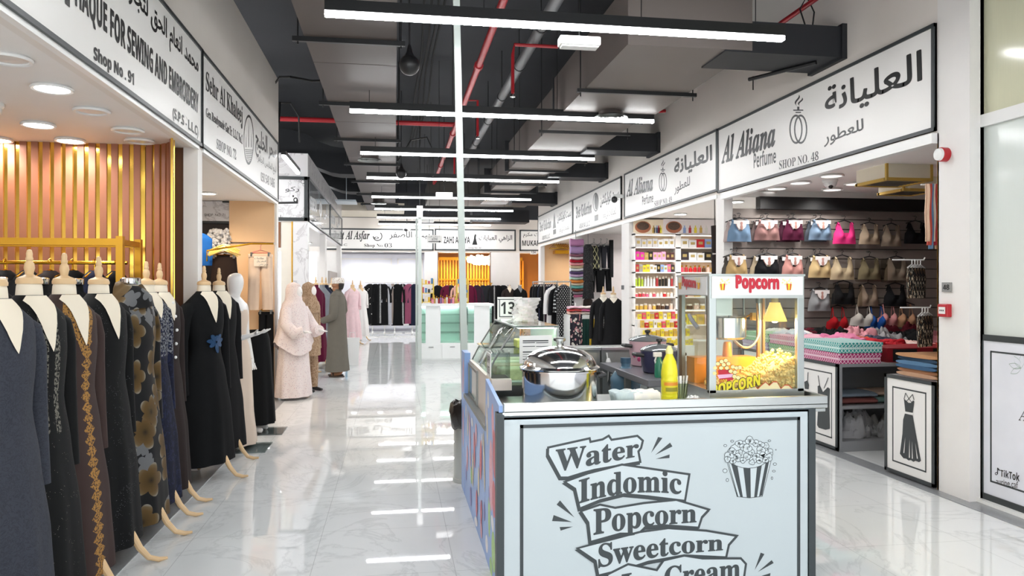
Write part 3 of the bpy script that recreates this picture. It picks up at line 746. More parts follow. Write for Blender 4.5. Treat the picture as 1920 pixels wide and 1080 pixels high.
mb = MB().tube([(-1.7, 11.1, 4.5), (-1.6, 10.9, 4.55), (-1.4, 10.5, 4.45), (-1.1, 10.4, 4.38), (-.84, 10.4, 4.4)], .016, 6)
tag(mb.build('loose_cable', BLACKM), 'loose black cable drooping from the garment shop wall to the taupe duct', 'cable')
mb = MB().tube([(-1.68, 11.35, 4.0), (-1.7, 11.6, 4.35), (-1.6, 12, 4.45), (-1.5, 12.2, 4.3), (-1.5, 12.3, 3.9)], .016, 6)
tag(mb.build('loose_cable', BLACKM), 'short looped black cable at the end of the garment shop wall', 'cable')
mb = MB().tube([(3.95, 6.7, 4.06), (3.9, 6.75, 4.3), (4.0, 6.8, 4.45), (4.08, 6.8, 4.3), (4.05, 6.8, 4.06)], .008, 6)
tag(mb.build('loose_cable', BLACKM), 'looped wires on top of the black duct end at the white wall', 'cable')
mb = MB().tube([(.05, 13.9, 3.9), (.3, 13.9, 4.3), (.6, 14.2, 4.42), (.72, 14.3, 4.2), (.72, 14.3, 3.7)], .014, 6)
tag(mb.build('loose_cable', BLACKM), 'black cable arching from the hanging globe beside the fourth tube light', 'cable')
# ---- hung fittings
def globe(p, r, label):
    t = thing('globe_speaker', label, 'speaker', p, 'black globes hung from the ceiling')
    MB().ell(p, r, 20, rows=14).build('globe', PLASTB, t)
    MB().lathe([(r * .55, r * .8), (r * .32, r * 1.2), (r * .16, r * 1.9), (r * .1, r * 2.0)], 14, p).build('neck', PLASTB, t)
    MB().tube([(p[0], p[1], p[2] + r * 1.95), (p[0], p[1], 5.2)], .008, 6).build('hanging_cord', BLACKM, t)
globe((.14, 7.22, 3.72), .098, 'black globe hanging beside the taupe duct over the walkway')
globe((.12, 13.9, 3.68), .095, 'black globe hanging in line with the fourth tube light')
def diffuser(x, y, z, label, dz=.12, r=.21):
    t = thing('round_diffuser', label, 'vent', (x, y, z - dz), 'round ceiling diffusers')
    MB().lathe([(r * .72, -dz), (r * .72, 0)], 24, (x, y, z)).build('collar', DUCTG, t)
    mb = MB()
    for a, b in ((1.0, .86), (.76, .64), (.54, .42), (.3, .02)): mb.lathe([(r * b, -.012), (r * a, -.03), (r * a, -.018), (r * b, 0)], 28, (x, y, z - dz))
    mb.build('ring_grille', STEELD, t)
diffuser(-.42, 5.5, 3.95, 'round grey diffuser under the taupe duct at the top edge of the view', .06, .23)
diffuser(-.43, 13.3, 3.95, 'round diffuser on a deep collar under the taupe duct')
diffuser(-.42, 20.2, 3.95, 'small distant round diffuser under the taupe duct')
diffuser(2.66, 9.0, 3.775, 'round diffuser under the wide grey duct by the perfume signs', .05)
def hung_box(c, s, label, cat='light'):
    t = thing('emergency_light', label, cat, c)
    MB().box(c[0] - s[0], c[0] + s[0], c[1] - s[1], c[1] + s[1], c[2] - s[2], c[2] + s[2]).build('body', PLASTW, t, ang=0, bevel=.008)
    MB().box(c[0] - s[0] * .9, c[0] + s[0] * .9, c[1] - s[1] * .8, c[1] + s[1] * .8, c[2] - s[2] - .015, c[2] - s[2]).build('lens', P('lens_white', 'f6f6f4', .15), t, ang=0)
    MB().tube([(c[0], c[1], c[2] + s[2]), (c[0], c[1], 5.2)], .006, 5).build('rod', BLACKM, t)
hung_box((1.51, 6.03, 3.625), (.17, .06, .035), 'white emergency light box under the tube light over the popcorn counter')
hung_box((1.0, 15.3, 3.47), (.17, .06, .05), 'white emergency light box behind the slim white pole')
hung_box((.95, 22.2, 3.55), (.2, .06, .05), 'small distant white emergency light near the far signs')
# dome camera on a bracket between the collection signs, and one near the far sign
def dome(p, label, r=.06, up=True):
    t = thing('dome_camera', label, 'camera', p, 'dome cameras')
    MB().lathe([(r * 1.15, 0), (r * 1.15, -.02), (r, -.035)], 18, p).build('base', PLASTW, t)
    mb = MB(); q = [(r * math.cos(a), -.035 - r * .95 * math.sin(a)) for a in [k * PI / 2 / 6 for k in range(7)]]; q[-1] = (.004, q[-1][1])
    mb.lathe(q, 18, p); mb.build('dome', P('dome_shell', 'e6e6e6', .15), t)
    MB().ell((p[0] - r * .2, p[1] - r * .5, p[2] - .035 - r * .62), r * .38, 10, rows=6).build('lens', PLASTB, t)
dome((-2.62, 5.35, 2.80), 'white dome camera on the sewing shop ceiling', .075)
dome((3.55, 9.0, 2.84) if False else (5.0, 8.0, 2.84), 'small dome camera on the lingerie shop ceiling by the black shutter', .075)
dome((6.15, 6.7, 2.84), 'dome camera on the lingerie shop ceiling above the gold framed unit', .075)
wc = thing('wall_camera', 'white bracket camera between the veiled lady sign and the shop 49 sign', 'camera', (4.12, 13.35, 3.25))
MB().box(3.98, 4.2, 13.3, 13.4, 3.24, 3.30).build('bracket', PLASTW, wc, ang=0, bevel=.01); MB().ell((4.0, 13.3, 3.2), .06, 12).build('dome', PLASTB, wc)
pc = ff(763, 425); dome((pc.x * .9, 23.5, 3.5), 'distant white dome camera hanging before the Shop No. 03 sign', .16); tag(MB().tube([(pc.x * .9, 23.5, 3.5), (pc.x * .9, 23.5, 5.2)], .01, 6).build('ceiling_drop_tube', BLACKM), 'thin tube from the ceiling to the distant dome camera', 'tube')
# ATM direction sign hanging before the far wall
at = onY(20.0); c0 = at(800, 456); c1 = at(829, 441)
t = thing('hanging_sign', 'small white hanging sign with ATM and an arrow', 'sign', (c0 + c1) / 2)
MB().box(c0.x, c1.x, 20, 20.03, c0.z, c1.z).build('board', BOARD, t, ang=0)
mb = MB(); pu = Vector((0, -.003, 0))
letter(mb, at, 'ATM', 'serif', (809, 446, 451), (820, 446, 451), push=pu); letter(mb, at, 'صراف آلي', 'arab', (804, 442.2, 445.5), (825, 442.2, 445.5), push=pu)
mb.poly([at(803, 452.2) + pu, at(803, 453.6) + pu, at(826, 453.6) + pu, at(826, 452.2) + pu]); mb.poly([at(823, 451) + pu, at(823, 455) + pu, at(827.5, 453) + pu])
mb.build('lettering', INK, t, ang=0)
for x in (805, 824): p = at(x, 441); MB().tube([p, (p.x, p.y, 5.2)], .005, 5).build('hanging_wire', BLACKM, t)
# slim white poles
p0 = onY(6.45)(875, 884); p1 = onY(6.45)(855.5, 0); k = (5.2 - p0.z) / (p1.z - p0.z); p2 = p0 + (p1 - p0) * k
po = thing('white_pole', 'slim square white pole beside the popcorn kiosk, floor to ceiling', 'pole', (p0.x, p0.y, 0))
h = .028
MB().hexa([(p0.x - h, p0.y - h, 0), (p0.x + h, p0.y - h, 0), (p0.x + h, p0.y + h, 0), (p0.x - h, p0.y + h, 0), (p2.x - h, p2.y - h, 5.2), (p2.x + h, p2.y - h, 5.2), (p2.x + h, p2.y + h, 5.2), (p2.x - h, p2.y + h, 5.2)]).build('post', P('pole_white', 'c2cbc6', .4), po, ang=0)
MB().box(p0.x - .06, p0.x + .06, p0.y - .06, p0.y + .06, 0, .012).build('base_plate', STEELD, po, ang=0)
# ---- spots of light inside shops: a disc fitting that carries its own lamp
DISC = emitter('lit_downlight_lens', 'ffffff', DISC_POWER); DISCW = emitter('lit_warm_downlight_lens', 'fff0dc', DISC_POWER)
DISCOFF = P('unlit_downlight_lens', 'dcd8d4', .3)
DISCDIM = emitter('dim_downlight_lens', 'f4f1ee', 1.2)
def downlight(x, y, z, label, power=30, r=.105, lens=None, col=(1, .97, .93), group=None):
    t = thing('ceiling_downlight', label, 'light', (x, y, z), group)
    MB().lathe([(r, 0), (r * 1.12, -.012), (r * 1.06, -.024), (r * .9, -.02), (r * .9, 0)], 24, (x, y, z)).build('rim', PLASTW, t)
    MB().lathe([(r * .9, -.012), (.003, -.022)], 24, (x, y, z)).build('lens', (lens or DISC) if power else DISCOFF, t)
    if power:
        L = bpy.data.lights.new('lamp', 'SPOT'); L.energy = power; L.color = col; L.spot_size = 2.7; L.spot_blend = .6; L.shadow_soft_size = .09
        lo = bpy.data.objects.new('lamp', L); COL.objects.link(lo); lo.parent = t; lo.location = (0, 0, -.04)
    return t
# ================================================================ garment makers
def clamp01(x): return max(0, min(1, x))
def interp(st, z):
    if z >= st[0][0]: return st[0][1:]
    for a, b in zip(st, st[1:]):
        if z >= b[0]:
            t = (a[0] - z) / (a[0] - b[0]); t = t * t * (3 - 2 * t) * .5 + t * .5
            return tuple(p + (q - p) * t for p, q in zip(a[1:], b[1:]))
    return st[-1][1:]
def surf(st, folds, amp, ph, z0):
    """cloth surface: angle (0 = front), height -> point"""
    top = st[0][0]; bot = st[-1][0]
    def S(f, z, out=0.0):
        rx, ry = interp(st, z); k = clamp01((z0 - z) / (z0 - bot + 1e-6))
        w = 1 + amp * k * (math.sin(folds * f + ph + .6 * math.sin(2 * f + ph)) + .35 * math.sin((folds * 2 - 3) * f + 2 * ph))
        return Vector(((rx * w + out) * math.sin(f), -(ry * w + out) * math.cos(f), z))
    return S
def cloth_loft(mb, S, zs, mi=0, seg=60, capb=False):
    uv = []; rings = []
    for z in zs:
        r = []
        for k in range(seg + 1):
            f = -PI + 2 * PI * k / seg; r.append(S(f, z)); uv.append((f * .22, z))
        rings.append(r)
    mb.loft(rings, mi, closed=False, uvs=uv)
def zsteps(a, b, n): return [a + (b - a) * k / n for k in range(n + 1)]
def gown_profile(Hs, hem, rw, hx, hy, waist=.17):
    return [(Hs + .06, .062, .058), (Hs + .03, .1, .068), (Hs, .15, .08), (Hs - .035, rw - .005, .09), (Hs - .08, rw + .005, .1), (Hs - .2, rw - .005, .118), (Hs - .42, waist, .108), (Hs - .64, rw + .01, .13), (hem + .4, (rw + hx * 2) / 3, (.13 + 2 * hy) / 3), (hem, hx, hy)]
def dress_form(label, loc, rz, mat, Hs=1.50, hem=.12, rw=.2, hx=.27, hy=.19, waist=.175, vd=.17, sleeve=True, top='wood', legs=True, folds=8, amp=.05, ph=0., bust=None, name='dress_form', group='robes on dress forms along the garment shop', cuff=.06, slen=.78, extra=None, apart=0.0):
    t = thing(name, label, 'dress form', loc, group); t.rotation_euler = (0, 0, rz)
    bust = bust or CREAM
    st = gown_profile(Hs, hem, rw, hx, hy, waist); S = surf(st, folds, amp, ph, Hs - .35)
    mb = MB(); cloth_loft(mb, S, zsteps(Hs + .06, Hs - .1, 7) + zsteps(Hs - .14, hem, 26))
    mb.build('robe', mat, t, local=True, ang=60)
    if sleeve:
        for s in (-1, 1):
            mb = MB(); pts = [(s * (rw - .07), .0, Hs - .035), (s * (rw - .015), .0, Hs - .075), (s * (rw + .022), .01, Hs - .16), (s * (rw + .04), .015, Hs - .34), (s * (rw + .045), .01, Hs - .55), (s * (rw + .045), .0, Hs - slen)]
            mb.tube(pts, [.045, .062, .066, .06, .058, cuff], 14, flat=.75)
            a = len(mb.v); mb.uv = {i: ((v.x + .6), v.z) for i, v in enumerate(mb.v)}
            mb.build('sleeve', mat, t, local=True, ang=60)
    # bust with the open neckline
    mb = MB(); mb.lathe([(.066, Hs - .02), (.058, Hs + .05), (.054, Hs + .1), (.05, Hs + .115), (.02, Hs + .118)], 20, sy=.95)
    if vd:
        rows = 12; L = []
        for k in range(rows + 1):
            z = Hs + .058 - (vd + .058) * k / rows; rx, ry = interp(st, z); hw = min(.84 * rx, .085 * (1 - k / rows) ** .85) + .001
            L.append([S(math.asin(max(-.9, min(.9, hw * q / rx))), z, .006) for q in [-1 + .25 * j for j in range(9)]])
        mb.loft(L, closed=False)
    mb.build('bust', bust, t, local=True, ang=50)
    if top == 'wood':
        mb = MB(); mb.lathe([(.055, Hs + .112), (.056, Hs + .125), (.05, Hs + .14), (.026, Hs + .15), (.017, Hs + .156), (.019, Hs + .168), (.023, Hs + .186), (.020, Hs + .205), (.013, Hs + .217), (.016, Hs + .223), (.016, Hs + .23), (.013, Hs + .238), (.014, Hs + .252), (.010, Hs + .268), (.002, Hs + .272)], 18)
        mb.build('neck_finial', WOODL, t, local=True)
    elif top == 'silver':
        mb = MB(); mb.lathe([(.058, Hs + .112), (.06, Hs + .118), (.06, Hs + .15), (.05, Hs + .156), (.003, Hs + .157)], 20); mb.build('neck_cap', CHROME, t, local=True)
    if legs:
        mb = MB(); mb.tube([(0, 0, .3), (0, 0, Hs - .2)], .016, 8).lathe([(.03, .28), (.036, .31), (.03, .36), (.016, .38)], 12); mb.build('centre_post', WOODL, t, local=True)
        for k in range(3):
            a = -PI / 2 + .35 + k * 2 * PI / 3; c, s_ = math.cos(a), math.sin(a)
            path = [(0.02, .33), (.09, .30), (.16, .2), (.215, .09), (.265, .03), (.32, .015), (.365, .02)]
            MB().tube([(c * r, s_ * r, z) for r, z in path], [.018, .02, .021, .019, .016, .014, .008], 10).build('leg', WOODL, t, local=True)
    if extra: extra(t, S, Hs)
    return t

# ---- cloths with their own woven, printed or beaded patterns
def pat(name, base, fn, rough=.8):
    m = NT(name); uv = m.coord('UV'); s = m.sep(uv)
    m.p.inputs['Roughness'].default_value = rough; m.p.inputs['Specular IOR Level'].default_value = .25
    c = fn(m, uv, s); m.base(c); m.bump(m.noise(uv, 160, 2), .12, .004); return m.mat
def sparkle(m, uv, sc, r=.12, keep=.5):
    d = m.vor(uv, sc); a = m.math('LESS_THAN', d, r); return m.math('MULTIPLY', a, m.math('GREATER_THAN', m.noise(uv, sc * .13, 2), keep))
def fslate(m, uv, s):
    n = m.noise(uv, 20, 5, .7, 2.5); f = m.math('LESS_THAN', m.math('ABSOLUTE', m.math('SUBTRACT', n, .5)), .025)
    return m.mix(m.math('MULTIPLY', f, .55), m.mix(m.noise(uv, 3, 3), lin('33363f'), lin('3c3f49')), lin('22242c'))
def flace(m, uv, s):
    band = m.math('LESS_THAN', m.math('ABSOLUTE', m.math('SUBTRACT', m.math('ABSOLUTE', s[0]), .045)), .022)
    up = m.math('GREATER_THAN', s[1], .92); n = m.math('GREATER_THAN', m.noise(uv, 70, 3), .5)
    c = m.mix(m.math('MULTIPLY', m.math('MULTIPLY', band, up), m.math('MULTIPLY', n, .75)), lin('0b0c0d'), lin('7d7a70'))
    wide = m.math('LESS_THAN', m.math('ABSOLUTE', s[0]), .16)
    return m.mix(m.math('MULTIPLY', sparkle(m, uv, 110, .11, .55), wide), c, lin('b9b6aa'))
def fbrown(m, uv, s):
    tooth = m.math('PINGPONG', s[1], .028)
    w_ = m.math('ADD', m.math('MULTIPLY', tooth, 1.3), .012)
    band = m.math('LESS_THAN', m.math('ABSOLUTE', m.math('SUBTRACT', s[0], .02)), w_)
    neck = m.math('MULTIPLY', m.math('GREATER_THAN', s[1], 1.27), m.math('LESS_THAN', m.math('SUBTRACT', m.math('ABSOLUTE', s[0]), m.math('MULTIPLY', m.math('SUBTRACT', s[1], 1.27), .5)), .03))
    n = m.math('GREATER_THAN', m.noise(uv, 85, 3, .6), .46)
    c = m.mix(m.noise(uv, 4, 3), lin('33262a' if False else '342725'), lin('41322f'))
    return m.mix(m.math('MULTIPLY', m.math('MAXIMUM', band, neck), m.math('MULTIPLY', n, .85)), c, lin('a87c3e'))
def fseq(m, uv, s):
    n = m.noise(uv, 4.5, 2, .5, 1.2); line = m.math('LESS_THAN', m.math('ABSOLUTE', m.math('SUBTRACT', n, .5)), .03)
    return m.mix(m.math('MULTIPLY', line, m.math('LESS_THAN', m.vor(uv, 120), .16)), lin('090a0b'), lin('6c6f73'))
def fflower(m, uv, s):
    def flowers(sc, off):
        mp = m.new('ShaderNodeMapping'); m.link(uv, mp.inputs[0]); mp.inputs['Location'].default_value = (off, off * .7, 0)
        v = m.new('ShaderNodeTexVoronoi', feature='F1', voronoi_dimensions='2D'); m.link(mp.outputs[0], v.inputs['Vector']); v.inputs['Scale'].default_value = sc; v.inputs['Randomness'].default_value = .7
        sub = m.new('ShaderNodeVectorMath', operation='SUBTRACT'); m.link(mp.outputs[0], sub.inputs[0]); m.link(v.outputs['Position'], sub.inputs[1])
        q = m.sep(sub.outputs[0]); a = m.math('ARCTAN2', q[1], q[0])
        pet = m.math('ADD', .30, m.math('MULTIPLY', m.math('ABSOLUTE', m.math('COSINE', m.math('MULTIPLY', a, 2.5))), .2))
        r_ = v.outputs['Distance']; inside = m.math('LESS_THAN', r_, pet); t = m.math('DIVIDE', r_, .5)
        return inside, t, v.outputs['Color']
    i1, t1, c1 = flowers(4.6, 0.13)
    c = m.mix(m.noise(uv, 3, 3), lin('0b0b0d'), lin('131315'))
    pc_ = m.ramp(t1, [(0, lin('1d170f')), (.22, lin('4a3818')), (.65, lin('5b4522')), (.85, lin('6b5a3e')), (1, lin('8f8b82'))])
    c = m.mix(m.math('MULTIPLY', i1, .92), c, pc_)
    i2, t2, c2 = flowers(7.3, 0.57)
    leaf = m.math('MULTIPLY', m.math('MULTIPLY', i2, m.math('SUBTRACT', 1, i1)), m.math('GREATER_THAN', m.sep(c2)[0], .62))
    return m.mix(m.math('MULTIPLY', leaf, .8), c, lin('6f7072'))
def fnavy(m, uv, s):
    up = m.math('GREATER_THAN', s[1], 1.12); n = m.math('GREATER_THAN', m.noise(uv, 60, 3), .52)
    n2 = m.noise(uv, 16, 4, .6, 2); c = m.mix(m.math('GREATER_THAN', n2, .54), lin('0f1326'), lin('1a203c'))
    return m.mix(m.math('MULTIPLY', up, m.math('MULTIPLY', n, .7)), c, lin('8d9094'))
def fprint(base, dots):
    def go(m, uv, s):
        v = m.new('ShaderNodeTexVoronoi', feature='F1'); m.link(uv, v.inputs['Vector']); v.inputs['Scale'].default_value = 62
        d = m.math('LESS_THAN', v.outputs['Distance'], .27); pick = m.sep(v.outputs['Color'])[0]
        return m.mix(m.math('MULTIPLY', d, .5), lin(base), m.mix(m.math('GREATER_THAN', pick, .5), lin(dots[0]), lin(dots[1])))
    return go
def fdots(m, uv, s):
    mp = m.mapping(uv, (1, 1, 1), (0, 0, .785)); q = m.sep(mp)
    a = m.math('SUBTRACT', m.math('FRACT', m.math('MULTIPLY', q[0], 17)), .5); b = m.math('SUBTRACT', m.math('FRACT', m.math('MULTIPLY', q[1], 17)), .5)
    d = m.math('ADD', m.math('MULTIPLY', a, a), m.math('MULTIPLY', b, b)); return m.mix(m.math('LESS_THAN', d, .05), lin('1b1b1d'), lin('c9c9c9'))
def fweave(m, uv, s):
    n = m.noise(uv, 40, 4, .6, 1.5); return m.mix(m.math('GREATER_THAN', n, .5), lin('94785e'), lin('b59a80'))
SLATE = pat('slate_jacquard', 0, fslate); LACE = pat('black_lace_cloth', 0, flace); BROWNG = pat('brown_gold_lace_cloth', 0, fbrown)
SEQ = pat('black_beaded_cloth', 0, fseq); FLOWER = pat('black_floral_chiffon', 0, fflower, .6); NAVYE = pat('navy_embroidered_cloth', 0, fnavy)
PINKPR = pat('white_pink_print', 0, fprint('ecdfdc', ('c98d94', '8d6f86'))); BEIGEPR = pat('brown_woven_print', 0, fweave); DOTS = pat('black_dotted_cloth', 0, fdots)
BLK = cloth('black_crepe', '0c0d0f'); BLK2 = cloth('soft_black_cloth', '121214'); BRN = cloth('dark_brown_cloth', '2b2322'); NAVY = cloth('navy_cloth', '1d2136'); BURG = cloth('burgundy_cloth', '5b1230')
PLUM = cloth('plum_cloth', '34222f'); GREYC = cloth('grey_cloth', '7d8187'); PINKC = cloth('pale_pink_cloth', 'eccdd1'); WHITEC = cloth('white_cloth', 'e9e6e4', .04); SATIN = P('beige_satin', 'd6c3b2', .45, var=.05, bump=.1, bs=60)
MAUVE = cloth('mauve_cloth', '8c4a63'); SILVERC = cloth('silver_grey_cloth', 'b4b5bd'); TAUPEC = cloth('taupe_cloth', '8b7e77'); GREENC = cloth('dark_green_cloth', '17352f'); YELC = cloth('yellow_cloth', 'd9b83f')
BEIGEC = cloth('beige_trouser_cloth', 'e6cdb6', .06); DKBR = cloth('brown_black_pleats', '2a1e19')

# ================================================================ row of robes by the garment shops
RZ = math.radians(52)
def edge_y(px, X): return (onX(X)(px, 600)).y
XD = -1.62
def extra_scarf(t, S, Hs):
    mb = MB(); rings = []
    for k, (z, r, f) in enumerate(((Hs - .03, .15, .8), (Hs + .02, .135, .85), (Hs + .05, .105, 1), (Hs + .08, .098, 1), (Hs + .105, .085, 1), (Hs + .12, .066, 1))):
        rings.append([(r * (1 + .07 * math.sin(3 * q + k * 1.1)) * math.sin(q), -f * r * (1 + .07 * math.sin(4 * q + k)) * math.cos(q), z + .02 * math.sin(q + k)) for q in [2 * PI * j / 28 for j in range(28)]])
    mb.loft(rings); mb.uv = {i: (v.x * 1.2 + .3, v.z + v.y) for i, v in enumerate(mb.v)}
    tag(mb.build('scarf', FLOWER, t, local=True, ang=70), 'brown floral scarf wound round the neck')
def extra_buttons(t, S, Hs):
    for k in range(5): p = S(.12, Hs - .02 - .1 * k, .004); MB().ell(p, .012, 8, rows=5).build('button', PLASTW, t, local=True)
def extra_butterfly(t, S, Hs):
    mb = MB()
    for a, l in ((.2, .11), (.9, .10), (-.5, .10), (2.3, .1), (3.0, .11), (3.7, .09), (1.5, .07), (-1.4, .12)):
        c = Vector((math.cos(a), math.sin(a))); n = Vector((-c.y, c.x)); pts = []
        for k in range(12):
            q = 2 * PI * k / 12; u = c * (.8 * l * (.55 + .45 * math.cos(q))) + n * (.019 * math.sin(q)); z = Hs - .36 + u.y
            pts.append(S(math.asin(max(-.95, min(.95, u.x / interp_r(S, z)))), z, .012))
        mb.slab(pts, (0, -.006, 0))
    tag(mb.build('butterfly_beadwork', P('blue_beads', '27496f', .25, .4, var=.5, ns=90), t, local=True), 'blue beaded butterfly at the waist')
def interp_r(S, z): return S(PI / 2, z).x
rows = [  # x, y of the stand, cloth, label, options
    (-1.66, 3.42, SLATE, 'slate blue patterned robe on a form, cut by the frame edge, at the row end', dict(Hs=1.49, hx=.27, ph=.4)),
    (-1.67, 3.76, LACE, 'black robe with grey lace edging and beading, between the slate and the brown robe', dict(ph=1.2, vd=.2)),
    (-1.67, 4.13, BROWNG, 'brown robe with gold lace down its front on a wooden necked dress form', dict(ph=2.2, vd=.2)),
    (-1.67, 4.58, SEQ, 'black robe with beaded swirls, between the gold laced robe and the floral robe', dict(ph=.9, vd=.2)),
    (-1.65, 5.04, FLOWER, 'black chiffon robe with large brown and silver flowers and a matching scarf', dict(ph=1.9, vd=0, top='silver', bust=None, extra=extra_scarf)),
    (-1.68, 5.44, NAVYE, 'navy robe with silver embroidered yoke just behind the floral robe', dict(ph=2.9, vd=.12)),
    (-1.70, 5.80, BRN, 'dark brown buttoned robe between the navy robe and the butterfly robe', dict(ph=.2, vd=.15, extra=extra_buttons)),
    (-1.57, 6.55, BLK, 'black robe with a blue butterfly at the waist on a dress form', dict(ph=1.4, vd=.2, waist=.15, hx=.28, hem=.14, extra=extra_butterfly, rz=62)),
    (-1.60, 7.22, BLK2, 'plain black robe between the butterfly robe and the white mannequin', dict(ph=2.6, vd=.2, hx=.28, rz=62))]
for x, y, m, lab, op in rows:
    op = dict(op); dress_form(lab, (x, y, 0), math.radians(op.pop('rz', 74)), m, **op)
# a second line of black tunics on silver necked forms between the row and the rail
for px, X, lab in ((72, -2.25, 'black tunic with silver neck cap behind the slate and lace robes'), (140, -2.22, 'black tunic with silver neck cap behind the gold laced robe'), (-8, -2.3, 'black tunic on a form at the frame edge behind the slate robe')):
    dress_form(lab, (X, edge_y(px, X), 0), RZ, BLK, vd=0, top='silver', bust=BLK, ph=px * .1, hx=.24, hy=.16, legs=True, hem=.3, group='black tunics in the second line', name='dress_form')
# ---- gold slat wall, rail and clothes in the sewing shop
SLATP = P('rosewood_slat', '9c6347', .45, var=.12, ns=5); MIRG = P('gold_mirror_strip', 'e8be58', .16, 1, var=.02)
sw = thing('slat_wall_panel', 'wall of rosewood slats with gold mirror strips at the back of the sewing shop', 'wall panel', (-3.6, 6.78, 0))
path = []; x = -6.4
while x < -2.15: path.append((x, 6.74, 0.)); x += .0885
for k in range(1, 7):
    a = k / 6 * PI / 2 * .9; path.append((-2.13 + .34 * math.sin(a), 6.4 + .34 * math.cos(a), -a))
mbs = MB(); mbm = MB()
for i, (x, y, a) in enumerate(path):
    c, s_ = math.cos(a), math.sin(a)
    def pt(u, v): return (x + u * c + v * s_ if False else x + u * c - v * s_, y + u * s_ + v * c)
    def bx(mb, u0, u1, v0, v1):
        q = [pt(u0, v0), pt(u1, v0), pt(u1, v1), pt(u0, v1)]
        mb.hexa([(p[0], p[1], 0) for p in q] + [(p[0], p[1], 2.80) for p in q])
    bx(mbs, -.026, .026, -.016, .01); bx(mbm, .026, .0625, -.004, .012)
mbs.build('slats', SLATP, sw, ang=0); mbm.build('mirror_strips', MIRG, sw, ang=0)
gr = thing('clothes_rack', 'gold square tube clothes rack in front of the gold slat wall', 'rack', (-3.4, 6.1, 0))
g = onY(6.0)
def bar(mb, a, b, h=.02):
    a = Vector(a); b = Vector(b); mb.box(min(a.x, b.x) - h, max(a.x, b.x) + h, min(a.y, b.y) - h, max(a.y, b.y) + h, min(a.z, b.z) - h, max(a.z, b.z) + h)
xr = -2.02
mb = MB(); bar(mb, (-6, 5.95, 1.93), (xr, 5.95, 1.93), .025); bar(mb, (-6, 6.35, 1.93), (xr, 6.35, 1.93), .02); bar(mb, (xr, 5.95, 1.93), (xr, 6.35, 1.93), .02); mb.build('top_frame', GOLDP, gr, ang=0)
mb = MB(); mb.tube([(-6, 6.1, 1.78), (xr, 6.1, 1.78)], .014, 10); bar(mb, (xr, 5.95, 1.6), (xr, 6.35, 1.6), .016); mb.build('hanging_rail', GOLD, gr)
for x_, y_ in ((xr, 5.95), (xr, 6.35), (-4.2, 6.35), (-6, 5.95)): m_ = MB(); bar(m_, (x_, y_, .0), (x_, y_, 1.95), .024); m_.build('post', GOLDP, gr, ang=0)
# hung garment, made once in a few shapes and then copied
HANGM = P('white_hanger_plastic', 'e4e1dc', .35)
def hung(label, loc, rz, mat, w=.2, L=1.25, th=.055, name='hung_robe', cat='robe', group=None, hm=None, sleeve=True, flare=1.15, ph=0.0, amp=.08):
    """garment on a hanger: the hook holds the rail at loc"""
    t = thing(name, label, cat, loc, group); t.rotation_euler = (0, 0, rz)
    st = [(-.06, .045, .03), (-.08, .09, .045), (-.115, w * .85, th), (-.14, w, th * 1.05), (-.3, w * .97, th * 1.1), (-L * .55, w * 1.0, th * 1.15), (-L, w * flare, th * 1.35)]
    S = surf(st, 6, amp, ph, -.25); mb = MB(); cloth_loft(mb, S, [-.06, -.08, -.1, -.12, -.14, -.2] + zsteps(-.3, -L, 10), seg=36)
    mb.build('garment', mat, t, local=True, ang=60)
    if sleeve:
        for s in (-1, 1):
            mb = MB().tube([(s * w * .88, 0, -.15), (s * (w + .025), 0, -.26), (s * (w + .05), 0, -.45), (s * (w + .06), -.01, -.68)], [.05, .06, .055, .06], 10, flat=.7)
            mb.uv = {i: (v.x + .4, v.z) for i, v in enumerate(mb.v)}; mb.build('sleeve', mat, t, local=True, ang=60)
    mb = MB().tube([(.0, 0, -.06), (0, 0, -.02), (.012, 0, .012), (0, 0, .028), (-.02, 0, .018), (-.022, 0, .0)], .004, 6).tube([(-w * .85, 0, -.115), (-w * .3, 0, -.075), (0, 0, -.055), (w * .3, 0, -.075), (w * .85, 0, -.115)], .008, 6)
    mb.build('hanger', hm or GOLD, t, local=True)
    return t
protoA = {}
def hung_row(spots, group, cat='robe', hm=None, name='hung_robe', **kw):
    for k, (p, rz, m, lab) in enumerate(spots):
        key = (name, cat, hm.name if hm else None, tuple(sorted(kw.items())))
        if key not in protoA: protoA[key] = (hung(lab, p, rz, m, name=name, cat=cat, group=group, hm=hm, **kw), m)
        else:
            t, m0 = protoA[key]; dup(t, p, rz, lab, group, mats={m0.name: m}, scale=(1, 1, 1 + .03 * math.sin(k * 2.3)))
random.seed(3)
spots = []; k = 0; x = -5.2
while x < -2.1:
    spots.append(((x, 6.1, 1.78), math.radians(80 + 12 * math.sin(k * 1.7)), [BLK, BLK2, BRN, BLK, NAVY][k % 5], 'dark robe on a gold hanger on the rack before the gold slats')); x += .155; k += 1
hung_row(spots, 'dark robes on the gold rack')
